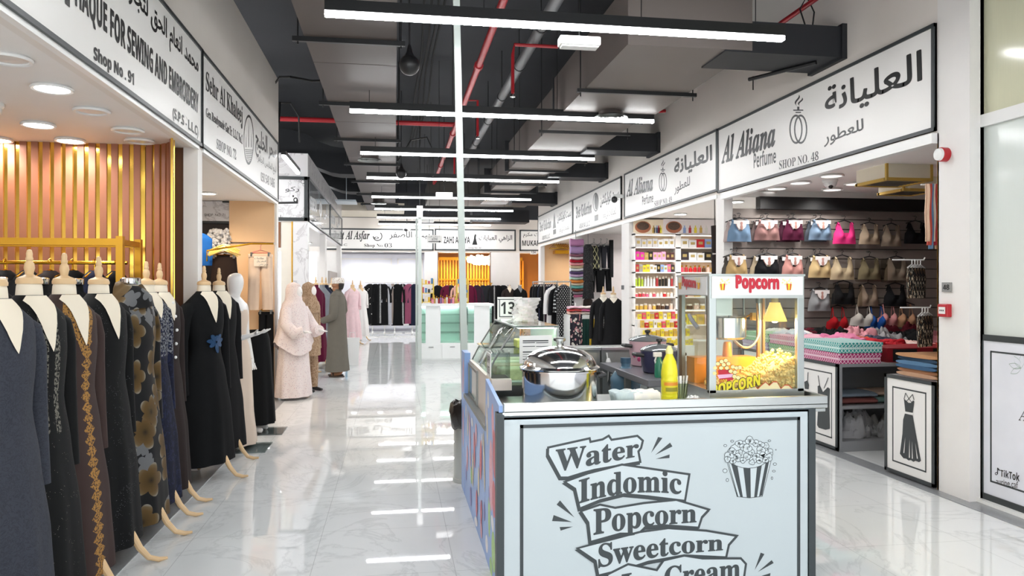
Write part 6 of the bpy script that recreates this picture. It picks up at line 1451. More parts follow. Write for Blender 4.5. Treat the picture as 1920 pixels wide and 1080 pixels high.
LG = [('vest', 1386, 414, '6d86a0', 'steel blue sports top with a card, start of the top row by the white jamb'), ('vest', 1438, 414, '8d6a67', 'dusky mauve sports top with a round card in the top row'), ('vest', 1487, 414, '4d1630', 'burgundy sports top with a round card in the top row'), ('vest', 1538, 414, '6b7f95', 'grey blue sports top beside the hot pink one'),
      ('deep', 1583, 419, 'd8357c', 'hot pink crop top on a clear hanger'), ('deep', 1630, 422, '9c8b77', 'beige crop top beside the hot pink one'), ('deep', 1671, 424, '8d7f70', 'taupe crop top at the end of the top row'), ('deep', 1716, 419, '16161a', 'black top by the leopard print at the end of the top row'),
      ('vest', 1381, 480, 'b89b6c', 'tan sports top with a round card, start of the second row'), ('vest', 1438, 480, '17181b', 'black sports top with a round card in the second row'), ('vest', 1486, 480, 'c48e86', 'rose pink sports top with a round card in the second row'), ('vest', 1537, 481, 'bfa67a', 'sand sports top with a round card in the second row'), ('deep', 1579, 484, 'b3a184', 'ivory wrap front crop top in the second row'),
      ('pack', 1630, 486, '7f765f', 'olive beige top in a clear bag, second row'), ('pack', 1680, 486, '8f8378', 'grey beige top in a clear bag, end of the second row'),
      ('vest', 1536, 544, '8b8c8e', 'light grey sports top with a round card over the piles of clothes'), ('pack', 1581, 532, '1b1c20', 'black bandeau in a clear bag in the third row'), ('deep', 1627, 536, '8a7a6b', 'beige brown crop top in the third row'), ('deep', 1678, 536, '141518', 'black crop top in the third row'),
      ('bra', 1570, 578, 'a3161f', 'red bra hanging over the piles of clothes'), ('bra', 1617, 572, 'c9c6c0', 'white bra in the bottom row'), ('bra', 1642, 576, '1f4f9a', 'blue bra between the white and the pink one'), ('bra', 1664, 572, 'c98b8c', 'pink bra in the bottom row'), ('bra', 1698, 572, 'b08769', 'nude bra at the end of the bottom row')]
for kind, px, py, c, lab in LG: camisole(lab, pp(px, py), C_(c), kind)
for (kind, px, py, c, lab) in [l for l in LG if l[2] < 490 and l[0] == 'vest']:
    p = pp(px - 5, py + 2); camisole(lab.split(' sports')[0] + ' spare top hanging behind the ' + ('top' if py < 450 else 'second') + ' row one', (p[0], p[1] + .055, p[2]), C_({'6d86a0': 'b9a8a4', '8d6a67': '7a6a68', '4d1630': '3d1a2a', '6b7f95': '59606a', 'b89b6c': '55504a', '17181b': 'c9b79a', 'c48e86': '3a3536', 'bfa67a': '5a5450'}.get(c, '6b6562')), kind, group='spare tops behind the front ones')
cl = onZ(2.84)
for px, py in ((1559, 328), (1500, 341), (1560, 354), (1456, 352), (1527, 362), (1617, 364), (1604, 343), (1437, 359)):
    p = cl(px, py); downlight(p.x, p.y, 2.84, 'dim round disc light on the lingerie shop ceiling', 22, r=.12, lens=DISCDIM, group='dim discs of the lingerie shop')
def gold_unit(label, x, y, s):
    t = thing('ceiling_unit', label, 'air conditioner', (x, y, 2.66), 'gold framed ceiling units'); z0, z1 = 2.67, 2.84
    MB().box(x - s, x + s, y - s, y + s, z0 + .02, z1).build('casing', P('unit_cream', 'f2ead6', .5), t, ang=0)
    mb = MB()
    for a in ((x - s - .01, x + s + .01, y - s - .01, y - s + .03), (x - s - .01, x + s + .01, y + s - .03, y + s + .01), (x - s - .01, x - s + .03, y - s, y + s), (x + s - .03, x + s + .01, y - s, y + s)): mb.box(a[0], a[1], a[2], a[3], z0, z0 + .03)
    for a in ((-s, -s), (s, -s)): mb.box(x + a[0] - .012, x + a[0] + .012, y + a[1] - .012, y + a[1] + .012, z0, z1)
    mb.build('gold_frame', P('unit_gold', 'dcb85e', .35, .35), t, ang=0)
    mb = MB()
    for k in range(7): mb.box(x - s * .8, x + s * .8, y - s * .7 + k * s * .23, y - s * .7 + k * s * .23 + .02, z0 + .005, z0 + .02)
    mb.build('grille', STEELD, t, ang=0)
gold_unit('gold framed cream unit, the larger on the lingerie shop ceiling', 5.15, 7.1, .25); gold_unit('gold framed cream unit, smaller, near the gold jamb of the lingerie shop', 5.85, 7.8, .22)
# hung scarves and printed briefs beside the gold jamb
ARM = P('white_wire', 'e4e4e4', .3)
def arm_rack(label, p, L=.35):
    t = thing('garment_rail', label, 'rail', p, 'white hanging rods by the gold jamb'); MB().tube([(4.24, p[1], p[2]), (p[0] + .02, p[1], p[2]), (p[0] + .03, p[1], p[2] + .02)], .006, 8).build('rod', ARM, t)
arm_rack('white hanging rod for the long scarves', (4.5, 5.5, 2.43)); arm_rack('white hanging rod for the printed garments', (4.52, 5.85, 1.83)); arm_rack('lower white hanging rod by the gold jamb', (4.5, 5.75, 1.42))
for k, c in enumerate(('d9b9a0', 'c65a50', '6f93bd', 'efe0d6', 'b83a4a', 'c9a58c')):
    x = 4.285 + .019 * k; y = 5.485 + .002 * k
    mb = MB().grid(lambda u, v: (x + .022 * (u - .5) + .004 * math.sin(v * 9 + k), y + .02 * math.sin(u * 6), 2.436 - v * (.47 + .03 * (k % 3))), 6, 10); tag(mb.build('hung_scarf', cloth('hung_scarf_' + c, c), ang=60, solid=.004), ['peach', 'brick red', 'blue', 'cream', 'crimson', 'sand'][k] + ' scarf hanging inside the gold jamb', 'scarf', 'long scarves by the gold jamb')
LEOP = pat('dark_floral_print', 0, lambda m, uv, s: m.mix(m.math('GREATER_THAN', m.noise(uv, 26, 3), .55), lin('17171a'), m.mix(m.math('GREATER_THAN', m.noise(uv, 11), .5), lin('cfc3ad'), lin('6f5136'))))
for gi, (bx, by, bz, n_) in enumerate(((4.50, 5.85, 1.83, 4), (4.52, 5.75, 1.42, 3))):
    for k in range(n_):
        x = bx - .12 + .05 * k; y = by - .06 + .03 * k
        mb = MB(); S = surf([(0, .07, .02), (-.08, .085, .03), (-.26, .075, .025)], 4, .12, k, 0); cloth_loft(mb, S, zsteps(0, -.26, 8), seg=24)
        t = thing('printed_garment', ('printed dark garment on a white hanger, ' + ordinal(k) + ' on the ' + ('upper' if gi == 0 else 'lower') + ' rod by the gold jamb'), 'garment', (x, y, bz - .07), 'printed garments by the gold jamb'); t.rotation_euler = (0, 0, .5)
        mb.build('cloth', LEOP, t, local=True, ang=60); MB().tube([(-.08, 0, .0), (0, 0, .03), (.08, 0, 0)], .006, 6).tube([(0, 0, .03), (0, 0, .07)], .004, 6).build('hanger', ARM, t, local=True)
# ---- cabinets with fashion drawings
CABG = P('cabinet_grey', '8a8b8e', .45, var=.05); CABD = P('cabinet_inner_grey', '6f7174', .5, var=.05)
fp = onX(XR + .0)
ca = thing('shelf_cabinet', 'grey open cabinet with a white panel of bra and dress drawings, holding boxes and clothes', 'cabinet', (4.7, 7.6, 0))
xa, xb, ya_, yb_ = 4.235, 5.75, 6.62, 8.7
mb = MB().box(xa, xb, ya_, yb_, .82, .85).box(xa, xa + .03, ya_, yb_, 0, .82).box(xb - .03, xb, ya_, yb_, 0, .82).box(xa, xb, yb_ - .03, yb_, 0, .82).box(xa, xb, ya_ + .01, yb_, 0, .1); mb.build('carcass', CABG, ca, ang=0)
MB().box(xa + .03, xb - .03, ya_ + .02, yb_ - .03, .41, .44).build('shelf_board', CABG, ca, ang=0); MB().box(xa + .03, xb - .03, ya_ + .55, ya_ + .58, .1, .82).build('back_panel', CABD, ca, ang=0)
def fashion_panel(t, X, y0, y1, z0, z1, drawing):
    MB().box(X - .018, X, y0, y1, z0, z1).build('front_panel', BOARD, t, ang=0)
    mb = MB(); w_ = .028
    for a in ((y0, y1, z0, z0 + w_), (y0, y1, z1 - w_, z1), (y0, y0 + w_, z0, z1), (y1 - w_, y1, z0, z1)): mb.box(X - .026, X, *a)
    mb.build('panel_frame', INKG, t, ang=0)
    mb = MB(); d = .095; w_ = .012
    for a in ((y0 + d, y1 - d, z0 + d, z0 + d + w_), (y0 + d, y1 - d, z1 - d - w_, z1 - d), (y0 + d, y0 + d + w_, z0 + d, z1 - d), (y1 - d - w_, y1 - d, z0 + d, z1 - d)): mb.box(X - .0195, X - .018, *a)
    mb.build('border_line', INKG, t, ang=0)
    mb = MB(); drawing(mb, onX(X - .0205)); mb.build('drawing', INKG, t, ang=0)
def pl(mb, f, pts): mb.poly([f(*p) for p in pts])
def stroke(mb, f, pts, w=.7):
    for a, b in zip(pts, pts[1:]):
        dx, dy = b[0] - a[0], b[1] - a[1]; l = math.hypot(dx, dy) or 1; nx, ny = -dy / l * w, dx / l * w
        mb.poly([f(a[0] + nx, a[1] + ny), f(b[0] + nx, b[1] + ny), f(b[0] - nx, b[1] - ny), f(a[0] - nx, a[1] - ny)])
def drawA(mb, f):
    stroke(mb, f, [(1534, 704), (1537, 725)]); stroke(mb, f, [(1553, 708), (1545, 728)])
    pl(mb, f, [(1533, 724), (1537, 722), (1543, 735), (1552, 726), (1556, 729), (1555, 760), (1556, 804), (1548, 806), (1535, 802), (1532, 797), (1534, 760)])
    stroke(mb, f, [(1515, 698), (1514, 715)]); pl(mb, f, [(1508, 716), (1514, 713), (1517, 722), (1516, 730), (1509, 729)])
fashion_panel(ca, xa, 6.62, 8.6, .02, .85, drawA)
cb_ = thing('shelf_cabinet', 'grey cabinet whose white panel shows a top and long skirt, by the gold jamb', 'cabinet', (4.5, 5.58, 0))
MB().box(XR + .005, 4.8, 5.27, 5.87, 0, .845).build('carcass', CABG, cb_, ang=0)
def drawB(mb, f):
    k = lambda x, y: (1695 + (x - 610) / 3.0, 560 + (y) / 3.0)   # from the enlarged view of that panel
    Z = lambda *p: [(1490 + x / 3.0, 560 + y / 3.0) for x, y in p]
    stroke(mb, f, Z((624, 530), (640, 560), (660, 585)), .6); stroke(mb, f, Z((663, 538), (645, 560), (625, 580)), .6); stroke(mb, f, Z((624, 530), (615, 565)), .7); stroke(mb, f, Z((663, 538), (671, 570)), .7)
    pl(mb, f, Z((614, 562), (626, 572), (640, 586), (654, 586), (666, 572), (673, 578), (664, 642), (622, 634)))
    pl(mb, f, Z((620, 646), (664, 656), (680, 750), (710, 912), (700, 920), (680, 912), (668, 918), (655, 908), (640, 910), (628, 900), (612, 898), (592, 872), (606, 760), (610, 680)))
fashion_panel(cb_, XR + .003, 5.27, 5.87, .02, .848, drawB)
mb = MB(); f = onX(XR - .0195)
for a, b in (((614, 868), (622, 780)), ((645, 895), (646, 790)), ((662, 900), (660, 800)), ((690, 900), (678, 810))):
    A = (1490 + a[0] / 3, 560 + a[1] / 3); B_ = (1490 + b[0] / 3, 560 + b[1] / 3); mb.poly([f(A[0] - .9, A[1]), f(A[0] + .9, A[1]), f(B_[0], B_[1])])
mb.build('pleat_lines', BOARD, cb_, ang=0)
# patterned storage boxes
def tri_mat(name, a, b):
    m = NT(name); v = m.coord(); s = m.sep(v)
    u = m.math('MULTIPLY', m.math('ADD', s[0], s[1]), 26); z = m.math('MULTIPLY', s[2], 22)
    f1 = m.math('ABSOLUTE', m.math('SUBTRACT', m.math('FRACT', m.math('ADD', u, z)), .5)); f2_ = m.math('ABSOLUTE', m.math('SUBTRACT', m.math('FRACT', m.math('SUBTRACT', u, z)), .5)); f3 = m.math('ABSOLUTE', m.math('SUBTRACT', m.math('FRACT', m.math('MULTIPLY', z, .5)), .5))
    l = m.math('MAXIMUM', m.math('MAXIMUM', m.math('LESS_THAN', f1, .11), m.math('LESS_THAN', f2_, .11)), m.math('LESS_THAN', f3, .07))
    m.base(m.mix(l, lin(a), lin(b))); m.p.inputs['Roughness'].default_value = .4; return m.mat
TEALB = tri_mat('teal_triangle_print', '2f9d98', 'd9efeb'); MAGB = tri_mat('magenta_triangle_print', 'b3246a', 'f0cfdd'); GRNB = tri_mat('green_triangle_print', '58a355', 'dcebd6'); PNKB = tri_mat('pink_triangle_print', 'd86a92', 'f3dde4'); LILB = tri_mat('lilac_triangle_print', 'a58bb0', 'e5dcea')
for m, y0, y1, z0, lab, s in ((MAGB, 6.64, 7.3, .85, 'magenta triangle patterned box under the teal one at the cabinet corner', .44), (TEALB, 6.63, 7.29, .955, 'teal triangle patterned box at the cabinet corner', .45), (GRNB, 7.34, 8.0, .85, 'green triangle patterned box under the pink one', .5), (PNKB, 7.33, 7.99, .955, 'pink triangle patterned box on top of the green one', .52), (LILB, 8.04, 8.66, .85, 'lilac patterned box seen through the popcorn machine glass', .5), (GRNB, 8.03, 8.65, .955, 'green patterned box on the lilac one, seen through the popcorn machine glass', .52)):
    t = thing('storage_box', lab, 'box', (4.25 + s / 2, (y0 + y1) / 2, z0), 'patterned storage boxes on the grey cabinet'); MB().box(4.245, 4.245 + s, y0, y1, z0, z0 + .075).build('box_body', m, t, ang=0); MB().box(4.24, 4.25 + s, y0 - .005, y1 + .005, z0 + .07, z0 + .1).build('lid', m, t, ang=0)
t = thing('storage_box', 'red and black carton behind the teal patterned box', 'box', (5.1, 6.85, .85)); MB().box(4.8, 5.68, 6.7, 7.2, .85, .99).build('box_body', P('carton_red', '8a1520', .4), t, ang=0); MB().box(4.86, 5.12, 6.695, 6.70, .86, .98).box(5.3, 5.6, 6.695, 6.70, .86, .98).build('printed_panel', PLASTB, t, ang=0)
# heaps of folded and crumpled clothes
def heap(label, p, s, m, seed, name='crumpled_garment', group='loose clothes on the lingerie tables', fold=False):
    random.seed(seed); ph = [random.uniform(0, 6) for _ in range(6)]; mb = MB(); rings = []; n1, n2 = 18, 56
    for i in range(n1 + 1):
        t = PI / 2 * i / n1; r = math.cos(t) if i < n1 else .02; zz = math.sin(t)
        ring = []
        for k in range(n2):
            a = 2 * PI * k / n2; w_ = 1 + .12 * math.sin(3 * a + ph[0]) + .09 * math.sin(5 * a + ph[1] + 3 * t) + .06 * math.sin(9 * a + ph[2] - 4 * t)
            zw = 1 + .22 * math.sin(4 * a + ph[3] + 5 * r) * r + .15 * math.sin(7 * r * math.cos(a) + ph[4]) + .1 * math.sin(11 * r * math.sin(a) + ph[5])
            q = Vector((r * math.cos(a) * 2.6 + seed, r * math.sin(a) * 2.6, zz * 2)); f1 = abs(mnoise.noise(q)); f2 = abs(mnoise.noise(q * 2.7)); wr = 1 - .55 * (1 - min(1, f1 * 3.2)) ** 2 - .3 * (1 - min(1, f2 * 3)) ** 2; ring.append((p[0] + s[0] * r * w_ * (.85 + .15 * wr) * math.cos(a), p[1] + s[1] * r * w_ * (.85 + .15 * wr) * math.sin(a), p[2] + max(0.001, s[2] * zz * zw * 1.15 * wr)))
        rings.append(ring)
    mb.loft(rings); return tag(mb.build(name, m, ang=70), label, 'garment', group)
def folded(label, p, s, m, group, name='folded_garment', rz=0):
    mb = MB(); rings = []
    for i in range(9):
        u = -1 + i / 4; rings.append([Vector((u * s[0], s[1] * (abs(math.cos(a)) ** .5) * (1 if math.cos(a) > 0 else -1), s[2] * .5 + s[2] * .5 * math.sin(a) * (1 + .08 * math.sin(u * 5 + a)))) for a in [2 * PI * j / 16 for j in range(16)]])
    mb.loft(rings); mb.xf(Matrix.Translation(p) @ Matrix.Rotation(rz, 4, 'Z')); return tag(mb.build(name, m, ang=60), label, 'garment', group)
MAROON = C_('4f0f1c'); PK = C_('d77ea0'); RED = C_('b01a26'); LG_ = C_('8c8c8e'); CRM = C_('d9cfc6'); BLU = C_('274a8c'); DPK = C_('a97079')
tb = thing('display_table', 'long low table under the slatted lingerie wall covered with clothes', 'table', (5.8, 8.85, 0)); MB().box(5.8, 7.6, 7.6, 9.05, .82, .86).build('table_top', CABG, tb, ang=0)
for x_, y_ in ((5.85, 7.65), (7.55, 7.65), (7.55, 9.0), (5.85, 9.0)): MB().box(x_ - .025, x_ + .025, y_ - .025, y_ + .025, 0, .82).build('leg', CABG, tb, ang=0)
for i, (x, y, z, s, m, lab) in enumerate((
    (4.75, 7.45, 1.0, (.3, .28, .12), PK, 'crumpled pink garment spread behind the teal box'), (5.1, 7.3, .98, (.3, .2, .09), RED, 'red garment beside the crumpled pink one'), (5.5, 7.5, .9, (.3, .25, .1), CRM, 'cream garment beside the red one'), (4.55, 8.05, 1.05, (.2, .2, .06), C_('c9cdd8'), 'pale cloth lying on the pink patterned box'), (4.9, 7.95, .95, (.3, .25, .12), BLU, 'blue cloth behind the pink garment'),
    (5.2, 7.9, .95, (.3, .25, .12), C_('b5573a'), 'orange patterned cloth in the middle of the table'), (5.55, 8.0, .95, (.3, .2, .1), C_('3a3d4d'), 'dark blue cloth beside the orange one'), (4.7, 8.5, 1.0, (.35, .2, .12), C_('d9d6d2'), 'white folded cloth near the slatted wall'), (5.0, 8.7, .95, (.35, .2, .18), MAROON, 'maroon heap under the light grey top'), (5.35, 8.6, .95, (.3, .2, .2), BLK, 'black heap under the red bra'),
    (5.7, 8.55, .95, (.25, .2, .2), C_('c98b94'), 'rose pink heap among the black ones'), (6.05, 8.6, .86, (.32, .22, .28), LG_, 'grey striped heap under the white bra'), (6.5, 8.75, .86, (.35, .2, .25), BLK2, 'black heap under the blue bra'), (6.9, 8.6, .86, (.35, .25, .26), DPK, 'dusty pink heap under the nude bra'), (6.6, 8.9, .86, (.4, .12, .34), MAROON, 'maroon heap against the slatted wall'), (7.3, 8.5, .86, (.25, .3, .24), C_('5a6276'), 'slate blue heap at the far table corner'),
    (6.1, 8.0, .86, (.3, .25, .14), C_('d9b8b0'), 'blush garment in the middle of the low table'), (6.6, 7.95, .86, (.3, .25, .14), RED, 'bright red garment near the table edge'), (7.0, 8.0, .86, (.25, .25, .16), C_('c2202c'), 'scarlet garment beside the printed ones'), (6.3, 7.75, .86, (.3, .15, .1), C_('e3ddd4'), 'off white cloth along the table edge'))):
    heap(lab, (x, y, z), (s[0], s[1], s[2] * .62), m, i + 40)
folded('pile of printed clothes on the grey cabinet shelf', (4.5, 6.9, .44), (.2, .2, .06), C_('7d4b47'), 'folded clothes in the grey cabinet'); folded('blue grey clothes on the printed pile in the grey cabinet', (4.52, 6.92, .50), (.2, .19, .05), C_('7f8c99'), 'folded clothes in the grey cabinet'); folded('teal clothes beside the printed pile in the grey cabinet', (4.9, 6.92, .44), (.18, .2, .07), C_('6f8f8c'), 'folded clothes in the grey cabinet'); folded('white and brown clothes on the teal ones in the grey cabinet', (4.9, 6.92, .51), (.17, .18, .05), C_('b59d8c'), 'folded clothes in the grey cabinet')
heap('pale grey garment bundled on the bottom shelf of the grey cabinet', (4.55, 6.95, .1), (.24, .22, .24), C_('a3a3a6'), 90); heap('light grey garment beside the bundled one on the bottom shelf', (4.92, 6.9, .1), (.2, .2, .16), C_('97989b'), 91)
for k, (c, nm) in enumerate((('c9a184', 'peach tan'), ('a9795a', 'brown'), ('3f5f80', 'denim blue'), ('5c7fa0', 'light denim'), ('33495f', 'dark denim'), ('b98a63', 'tan'))):
    folded(nm + ' folded trousers, ' + ('lowest' if k == 0 else ordinal(k) + ' from the bottom') + ' of the stack by the gold jamb', (4.46 + .01 * math.sin(k * 2), 5.58, .848 + k * .032), (.2, .25, .034), cloth('fold_' + c, c), 'folded trousers on the cabinet', rz=.05 * math.sin(k * 3))
# ---- fire alarm fittings on the white pier
q = onX(XR); p = q(1774, 290)
t = thing('alarm_sounder', 'red round fire alarm sounder at the upper corner of the lingerie shop', 'alarm', p); Mx = Matrix.Translation((XR, p.y, p.z)) @ Matrix.Rotation(-PI / 2, 4, 'Y')
MB().lathe([(.055, 0), (.055, .05), (.05, .055)], 24).xf(Mx).build('body', REDG, t); MB().lathe([(.05, .05), (.045, .075), (.02, .085), (.003, .086)], 24).xf(Mx).build('lens', PLASTW, t)
p = q(1776, 582); t = thing('fire_call_point', 'red fire alarm call point under the grey number 48 plate', 'alarm', p); MB().box(XR - .045, XR, p.y - .05, p.y + .05, p.z - .05, p.z + .05).build('case', REDG, t, ang=0, bevel=.006); MB().box(XR - .048, XR - .045, p.y - .034, p.y + .034, p.z - .026, p.z + .026).build('glass_plate', BOARD, t, ang=0)
mb = MB()
for k in (-1, 0, 1): mb.box(XR - .0495, XR - .048, p.y + k * .017 - .004, p.y + k * .017 + .004, p.z - .006, p.z + .006)
mb.build('symbol', INK, t, ang=0)
# ================================================================ popcorn kiosk
YP = 3.80; pf_ = onY(YP); CT = 1.0
PANEL = P('counter_panel_pale_blue', 'c5cfd3', .3, var=.02, ns=1.5); PANEL2 = P('banner_pale', 'ced8dc', .3, var=.01); KINK = P('counter_ink', '3b4245', .4, var=.03)
kx0 = pf_(932, 900).x; kx1 = pf_(1527, 900).x; sx0 = onY(3.78)(945, 760).x; sx1 = onY(3.78)(1552, 745).x
kc = thing('popcorn_counter', 'popcorn kiosk counter with a pale blue front listing Water, Popcorn and Ice Cream', 'counter', (1.45, 4.0, 0))
MB().box(kx0, kx1, YP, YP + .04, 0, .945).box(kx1 - .04, kx1, YP, 4.45, 0, .945).build('front_panel', PANEL, kc, ang=0)
e = pf_(945, 900).x - kx0
mb = MB().box(kx0 - .004, kx0 + e, YP - .006, YP + .05, 0, .95).box(kx1 - e, kx1 + .004, YP - .006, YP + .05, 0, .95).box(kx0, kx1, YP - .005, YP + .03, .925, .95); mb.build('corner_trim', KINK, kc, ang=0)
mb = MB(); bl = pf_(975, 900).x; br = pf_(1500, 900).x; bt = pf_(1000, 796).z; w_ = .017
mb.box(bl, br, YP - .003, YP, bt - w_, bt).box(bl, bl + w_, YP - .003, YP, .01, bt).box(br - w_, br, YP - .003, YP, .01, bt); mb.build('border_line', KINK, kc, ang=0)
CB = .93; MB().box(sx0, sx1, 3.80, 4.50, CB - .02, CB).box(sx0, sx1, 3.78, 3.786, .934, .96).box(sx0, sx1, 3.78, 3.805, .95, CT).box(sx1 - .02, sx1, 3.80, 4.50, CB, CT).build('steel_worktop', STEEL, kc, ang=0, bevel=.003)
MB().box(kx0 + .03, kx1 - .03, 3.787, 3.797, .943, .949).build('led_strip', emitter('counter_led', 'eaf4ff', 9), kc, ang=0)
Q = lambda x, y: (840 + x / 2.6667, 720 + y / 2.6667)
def shape(mb, pts, d): mb.poly([pf_(*Q(*p)) + Vector((0, -d, 0)) for p in pts])
def grow(pts, g):
    n = len(pts); out = []
    ar_ = sum(pts[i][0] * pts[(i + 1) % n][1] - pts[(i + 1) % n][0] * pts[i][1] for i in range(n)); sg = 1 if ar_ > 0 else -1
    for i in range(n):
        a, b, c = pts[i - 1], pts[i], pts[(i + 1) % n]; d1 = (b[0] - a[0], b[1] - a[1]); d2 = (c[0] - b[0], c[1] - b[1]); l1 = math.hypot(*d1); l2 = math.hypot(*d2)
        n1 = (d1[1] / l1 * sg, -d1[0] / l1 * sg); n2 = (d2[1] / l2 * sg, -d2[0] / l2 * sg); m = (n1[0] + n2[0], n1[1] + n2[1]); k = max(.45, (m[0] * n1[0] + m[1] * n1[1]))
        out.append((b[0] + m[0] / k * g, b[1] + m[1] / k * g))
    return out
words = [
 ('Water', [(506, 322), (704, 278), (708, 296), (775, 282), (802, 266), (815, 285), (945, 265), (968, 285), (960, 318), (946, 335), (955, 385), (730, 424), (670, 440), (600, 462), (565, 462), (505, 352)], (540, 330, 440), (952, 275, 362), .0),
 ('Indomic', [(594, 490), (700, 452), (870, 408), (1200, 456), (1180, 578), (1000, 556), (880, 545), (760, 575), (662, 615), (640, 520)], (655, 480, 598), (1165, 445, 552), .26),
 ('Popcorn', [(672, 638), (760, 608), (835, 624), (980, 600), (1140, 584), (1294, 630), (1264, 662), (1248, 712), (1080, 700), (985, 708), (950, 742), (860, 742), (716, 782), (706, 690)], (728, 628, 790), (1240, 600, 716), .06),
 ('Sweetcorn', [(656, 822), (830, 778), (960, 744), (1100, 725), (1290, 738), (1432, 762), (1398, 800), (1385, 860), (1180, 850), (1000, 882), (900, 915), (755, 950), (742, 880)], (752, 800, 918), (1372, 752, 830), .12),
 ('Ice Cream', [(800, 955), (900, 905), (1045, 935), (1080, 885), (1180, 862), (1270, 876), (1460, 876), (1482, 900), (1470, 985), (1300, 1000), (1100, 1040), (860, 1100), (815, 1000)], (868, 950, 1065), (1458, 868, 972), .06)]
for k, (t, poly_, L_, R_, arch) in enumerate(words):
    d0 = .0005 + .001 * k
    mb = MB(); shape(mb, grow(poly_, 11), d0); sh_ = [(x - 6, y + 10) for x, y in grow(poly_, 10)]; shape(mb, sh_, d0 - .0002); mb.build('banner_outline', KINK, kc, ang=0)
    mb = MB(); shape(mb, poly_, d0 + .0003); mb.build('banner_ground', PANEL2, kc, ang=0)
    mb = MB(); a = Q(L_[0], L_[1]); b = Q(R_[0], R_[1]); letter(mb, pf_, t, 'serif', (a[0], a[1], Q(0, L_[2])[1]), (b[0], b[1], Q(0, R_[2])[1]), push=(0, -(d0 + .0007), 0), arch=arch, bold=.014); mb.build('banner_word', KINK, kc, ang=0)
for tri in ([(1050, 265), (1072, 270), (1015, 345)], [(1110, 293), (1122, 312), (1035, 355)], [(1108, 352), (1107, 370), (1038, 375)], [(560, 582), (543, 603), (633, 668)], [(528, 655), (520, 685), (620, 690)], [(558, 715), (563, 733), (625, 713)], [(1563, 843), (1582, 850), (1533, 930)], [(1618, 880), (1628, 895), (1548, 940)], [(1612, 945), (1610, 960), (1560, 962)]): mb = MB(); shape(mb, tri, .0008); mb.build('accent_stroke', KINK, kc, ang=0)

Z7 = lambda x, y: (1340 + x / 7.2, 800 + y / 7.2)
def oval7(mb, cx, cy, rx, ry, d): mb.poly([pf_(*Z7(cx + rx * math.cos(a), cy + ry * math.sin(a))) + Vector((0, -d, 0)) for a in [2 * PI * k / 20 for k in range(20)]])
def poly7(mb, pts, d): mb.poly([pf_(*Z7(*p)) + Vector((0, -d, 0)) for p in pts])
mo = MB(); mi_ = MB()
poly7(mo, [(160, 470), (765, 455), (645, 945), (470, 965), (300, 948)], .0006); poly7(mi_, [(168, 472), (756, 460), (638, 938), (470, 956), (307, 942)], .0009)
for s in ([(180, 480), (188, 480), (318, 945), (306, 943)], [(215, 475), (300, 495), (380, 953), (345, 950)], [(375, 465), (480, 480), (487, 958), (432, 957)], [(575, 485), (640, 485), (570, 950), (532, 953)], [(690, 470), (735, 460), (640, 928), (597, 942)]): poly7(mo, s, .0012)
d = .0016
oval7(mo, 455, 375, 292, 190, .00125); oval7(mi_, 455, 375, 284, 182, .0013); d = .0014
for cx, cy, r in ((330, 230, 48), (690, 255, 40), (620, 245, 48), (545, 220, 46), (470, 185, 54), (385, 275, 48), (240, 335, 50), (500, 350, 40), (440, 290, 56), (620, 320, 56), (735, 345, 50), (560, 400, 44), (330, 350, 42), (650, 390, 50), (725, 415, 50), (430, 405, 48), (300, 415, 56), (190, 400, 58), (170, 440, 40), (520, 440, 46), (500, 480, 36), (380, 450, 40), (600, 450, 44), (680, 450, 40), (240, 460, 40)):
    for i in range(3):
        a = i * 2.1 + cx * .01; oval7(mo, cx + r * .42 * math.cos(a), cy + r * .4 * math.sin(a), r * .8, r * .74, d)
    for i in range(3):
        a = i * 2.1 + cx * .01; oval7(mi_, cx + r * .42 * math.cos(a), cy + r * .4 * math.sin(a), r * .8 - 7, r * .74 - 7, d + .00004)
    oval7(mo, cx + r * .1, cy + r * .15, r * .16, 3.5, d + .00008); d += .0001
for cx, cy, rx, ry in ((142, 255, 24, 18), (235, 195, 24, 17), (738, 190, 22, 15), (825, 312, 9, 9), (812, 505, 26, 20), (798, 600, 24, 15), (773, 695, 14, 22), (138, 595, 32, 30), (170, 720, 20, 24)): oval7(mo, cx, cy, rx, ry, .0008); oval7(mi_, cx, cy, max(3, rx - 7), max(3, ry - 7), .0011)
mo.build('popcorn_drawing_ink', KINK, kc, ang=0); mi_.build('popcorn_drawing_white', PANEL2, kc, ang=0)
# printed blue side panels
BLUEP = P('side_panel_blue', '8faee2', .35, var=.08, ns=5); XS = .53
PRINTS = {'pink': P('print_pink', 'e3a7b4', .4, var=.3, ns=30), 'red': P('print_red', 'cf6470', .4, var=.3, ns=40), 'green': P('print_green', 'a9cf7f', .4, var=.3, ns=40), 'cream': P('print_cream', 'e2cfae', .4, var=.3, ns=40), 'white': P('print_white', 'e9e6ea', .4, var=.1, ns=30), 'violet': P('print_violet', '8f86c2', .4, var=.2, ns=30)}
sp_ = thing('kiosk_side_panel', 'blue kiosk side wall printed with fruit, drinks and ice cream', 'panel', (XS, 4.9, 0))
MB().hexa([(XS, YP + .005, 0), (XS + .02, YP + .005, 0), (XS + .02, 4.38, 0), (XS, 4.38, 0), (XS, YP + .005, .985), (XS + .02, YP + .005, .985), (XS + .02, 4.38, 1.055), (XS, 4.38, 1.055)]).build('tall_board', BLUEP, sp_, ang=0)
MB().box(XS + .002, XS + .02, 4.38, 5.72, 0, .75).build('low_board', BLUEP, sp_, ang=0)
MB().box(XS, XS + .045, 5.72, 5.98, 0, 1.09).build('end_board', BLUEP, sp_, ang=0)
MB().box(XS - .008, XS + .05, 4.36, 5.72, .75, .78).build('ledge', STEELD, sp_, ang=0)
random.seed(4)
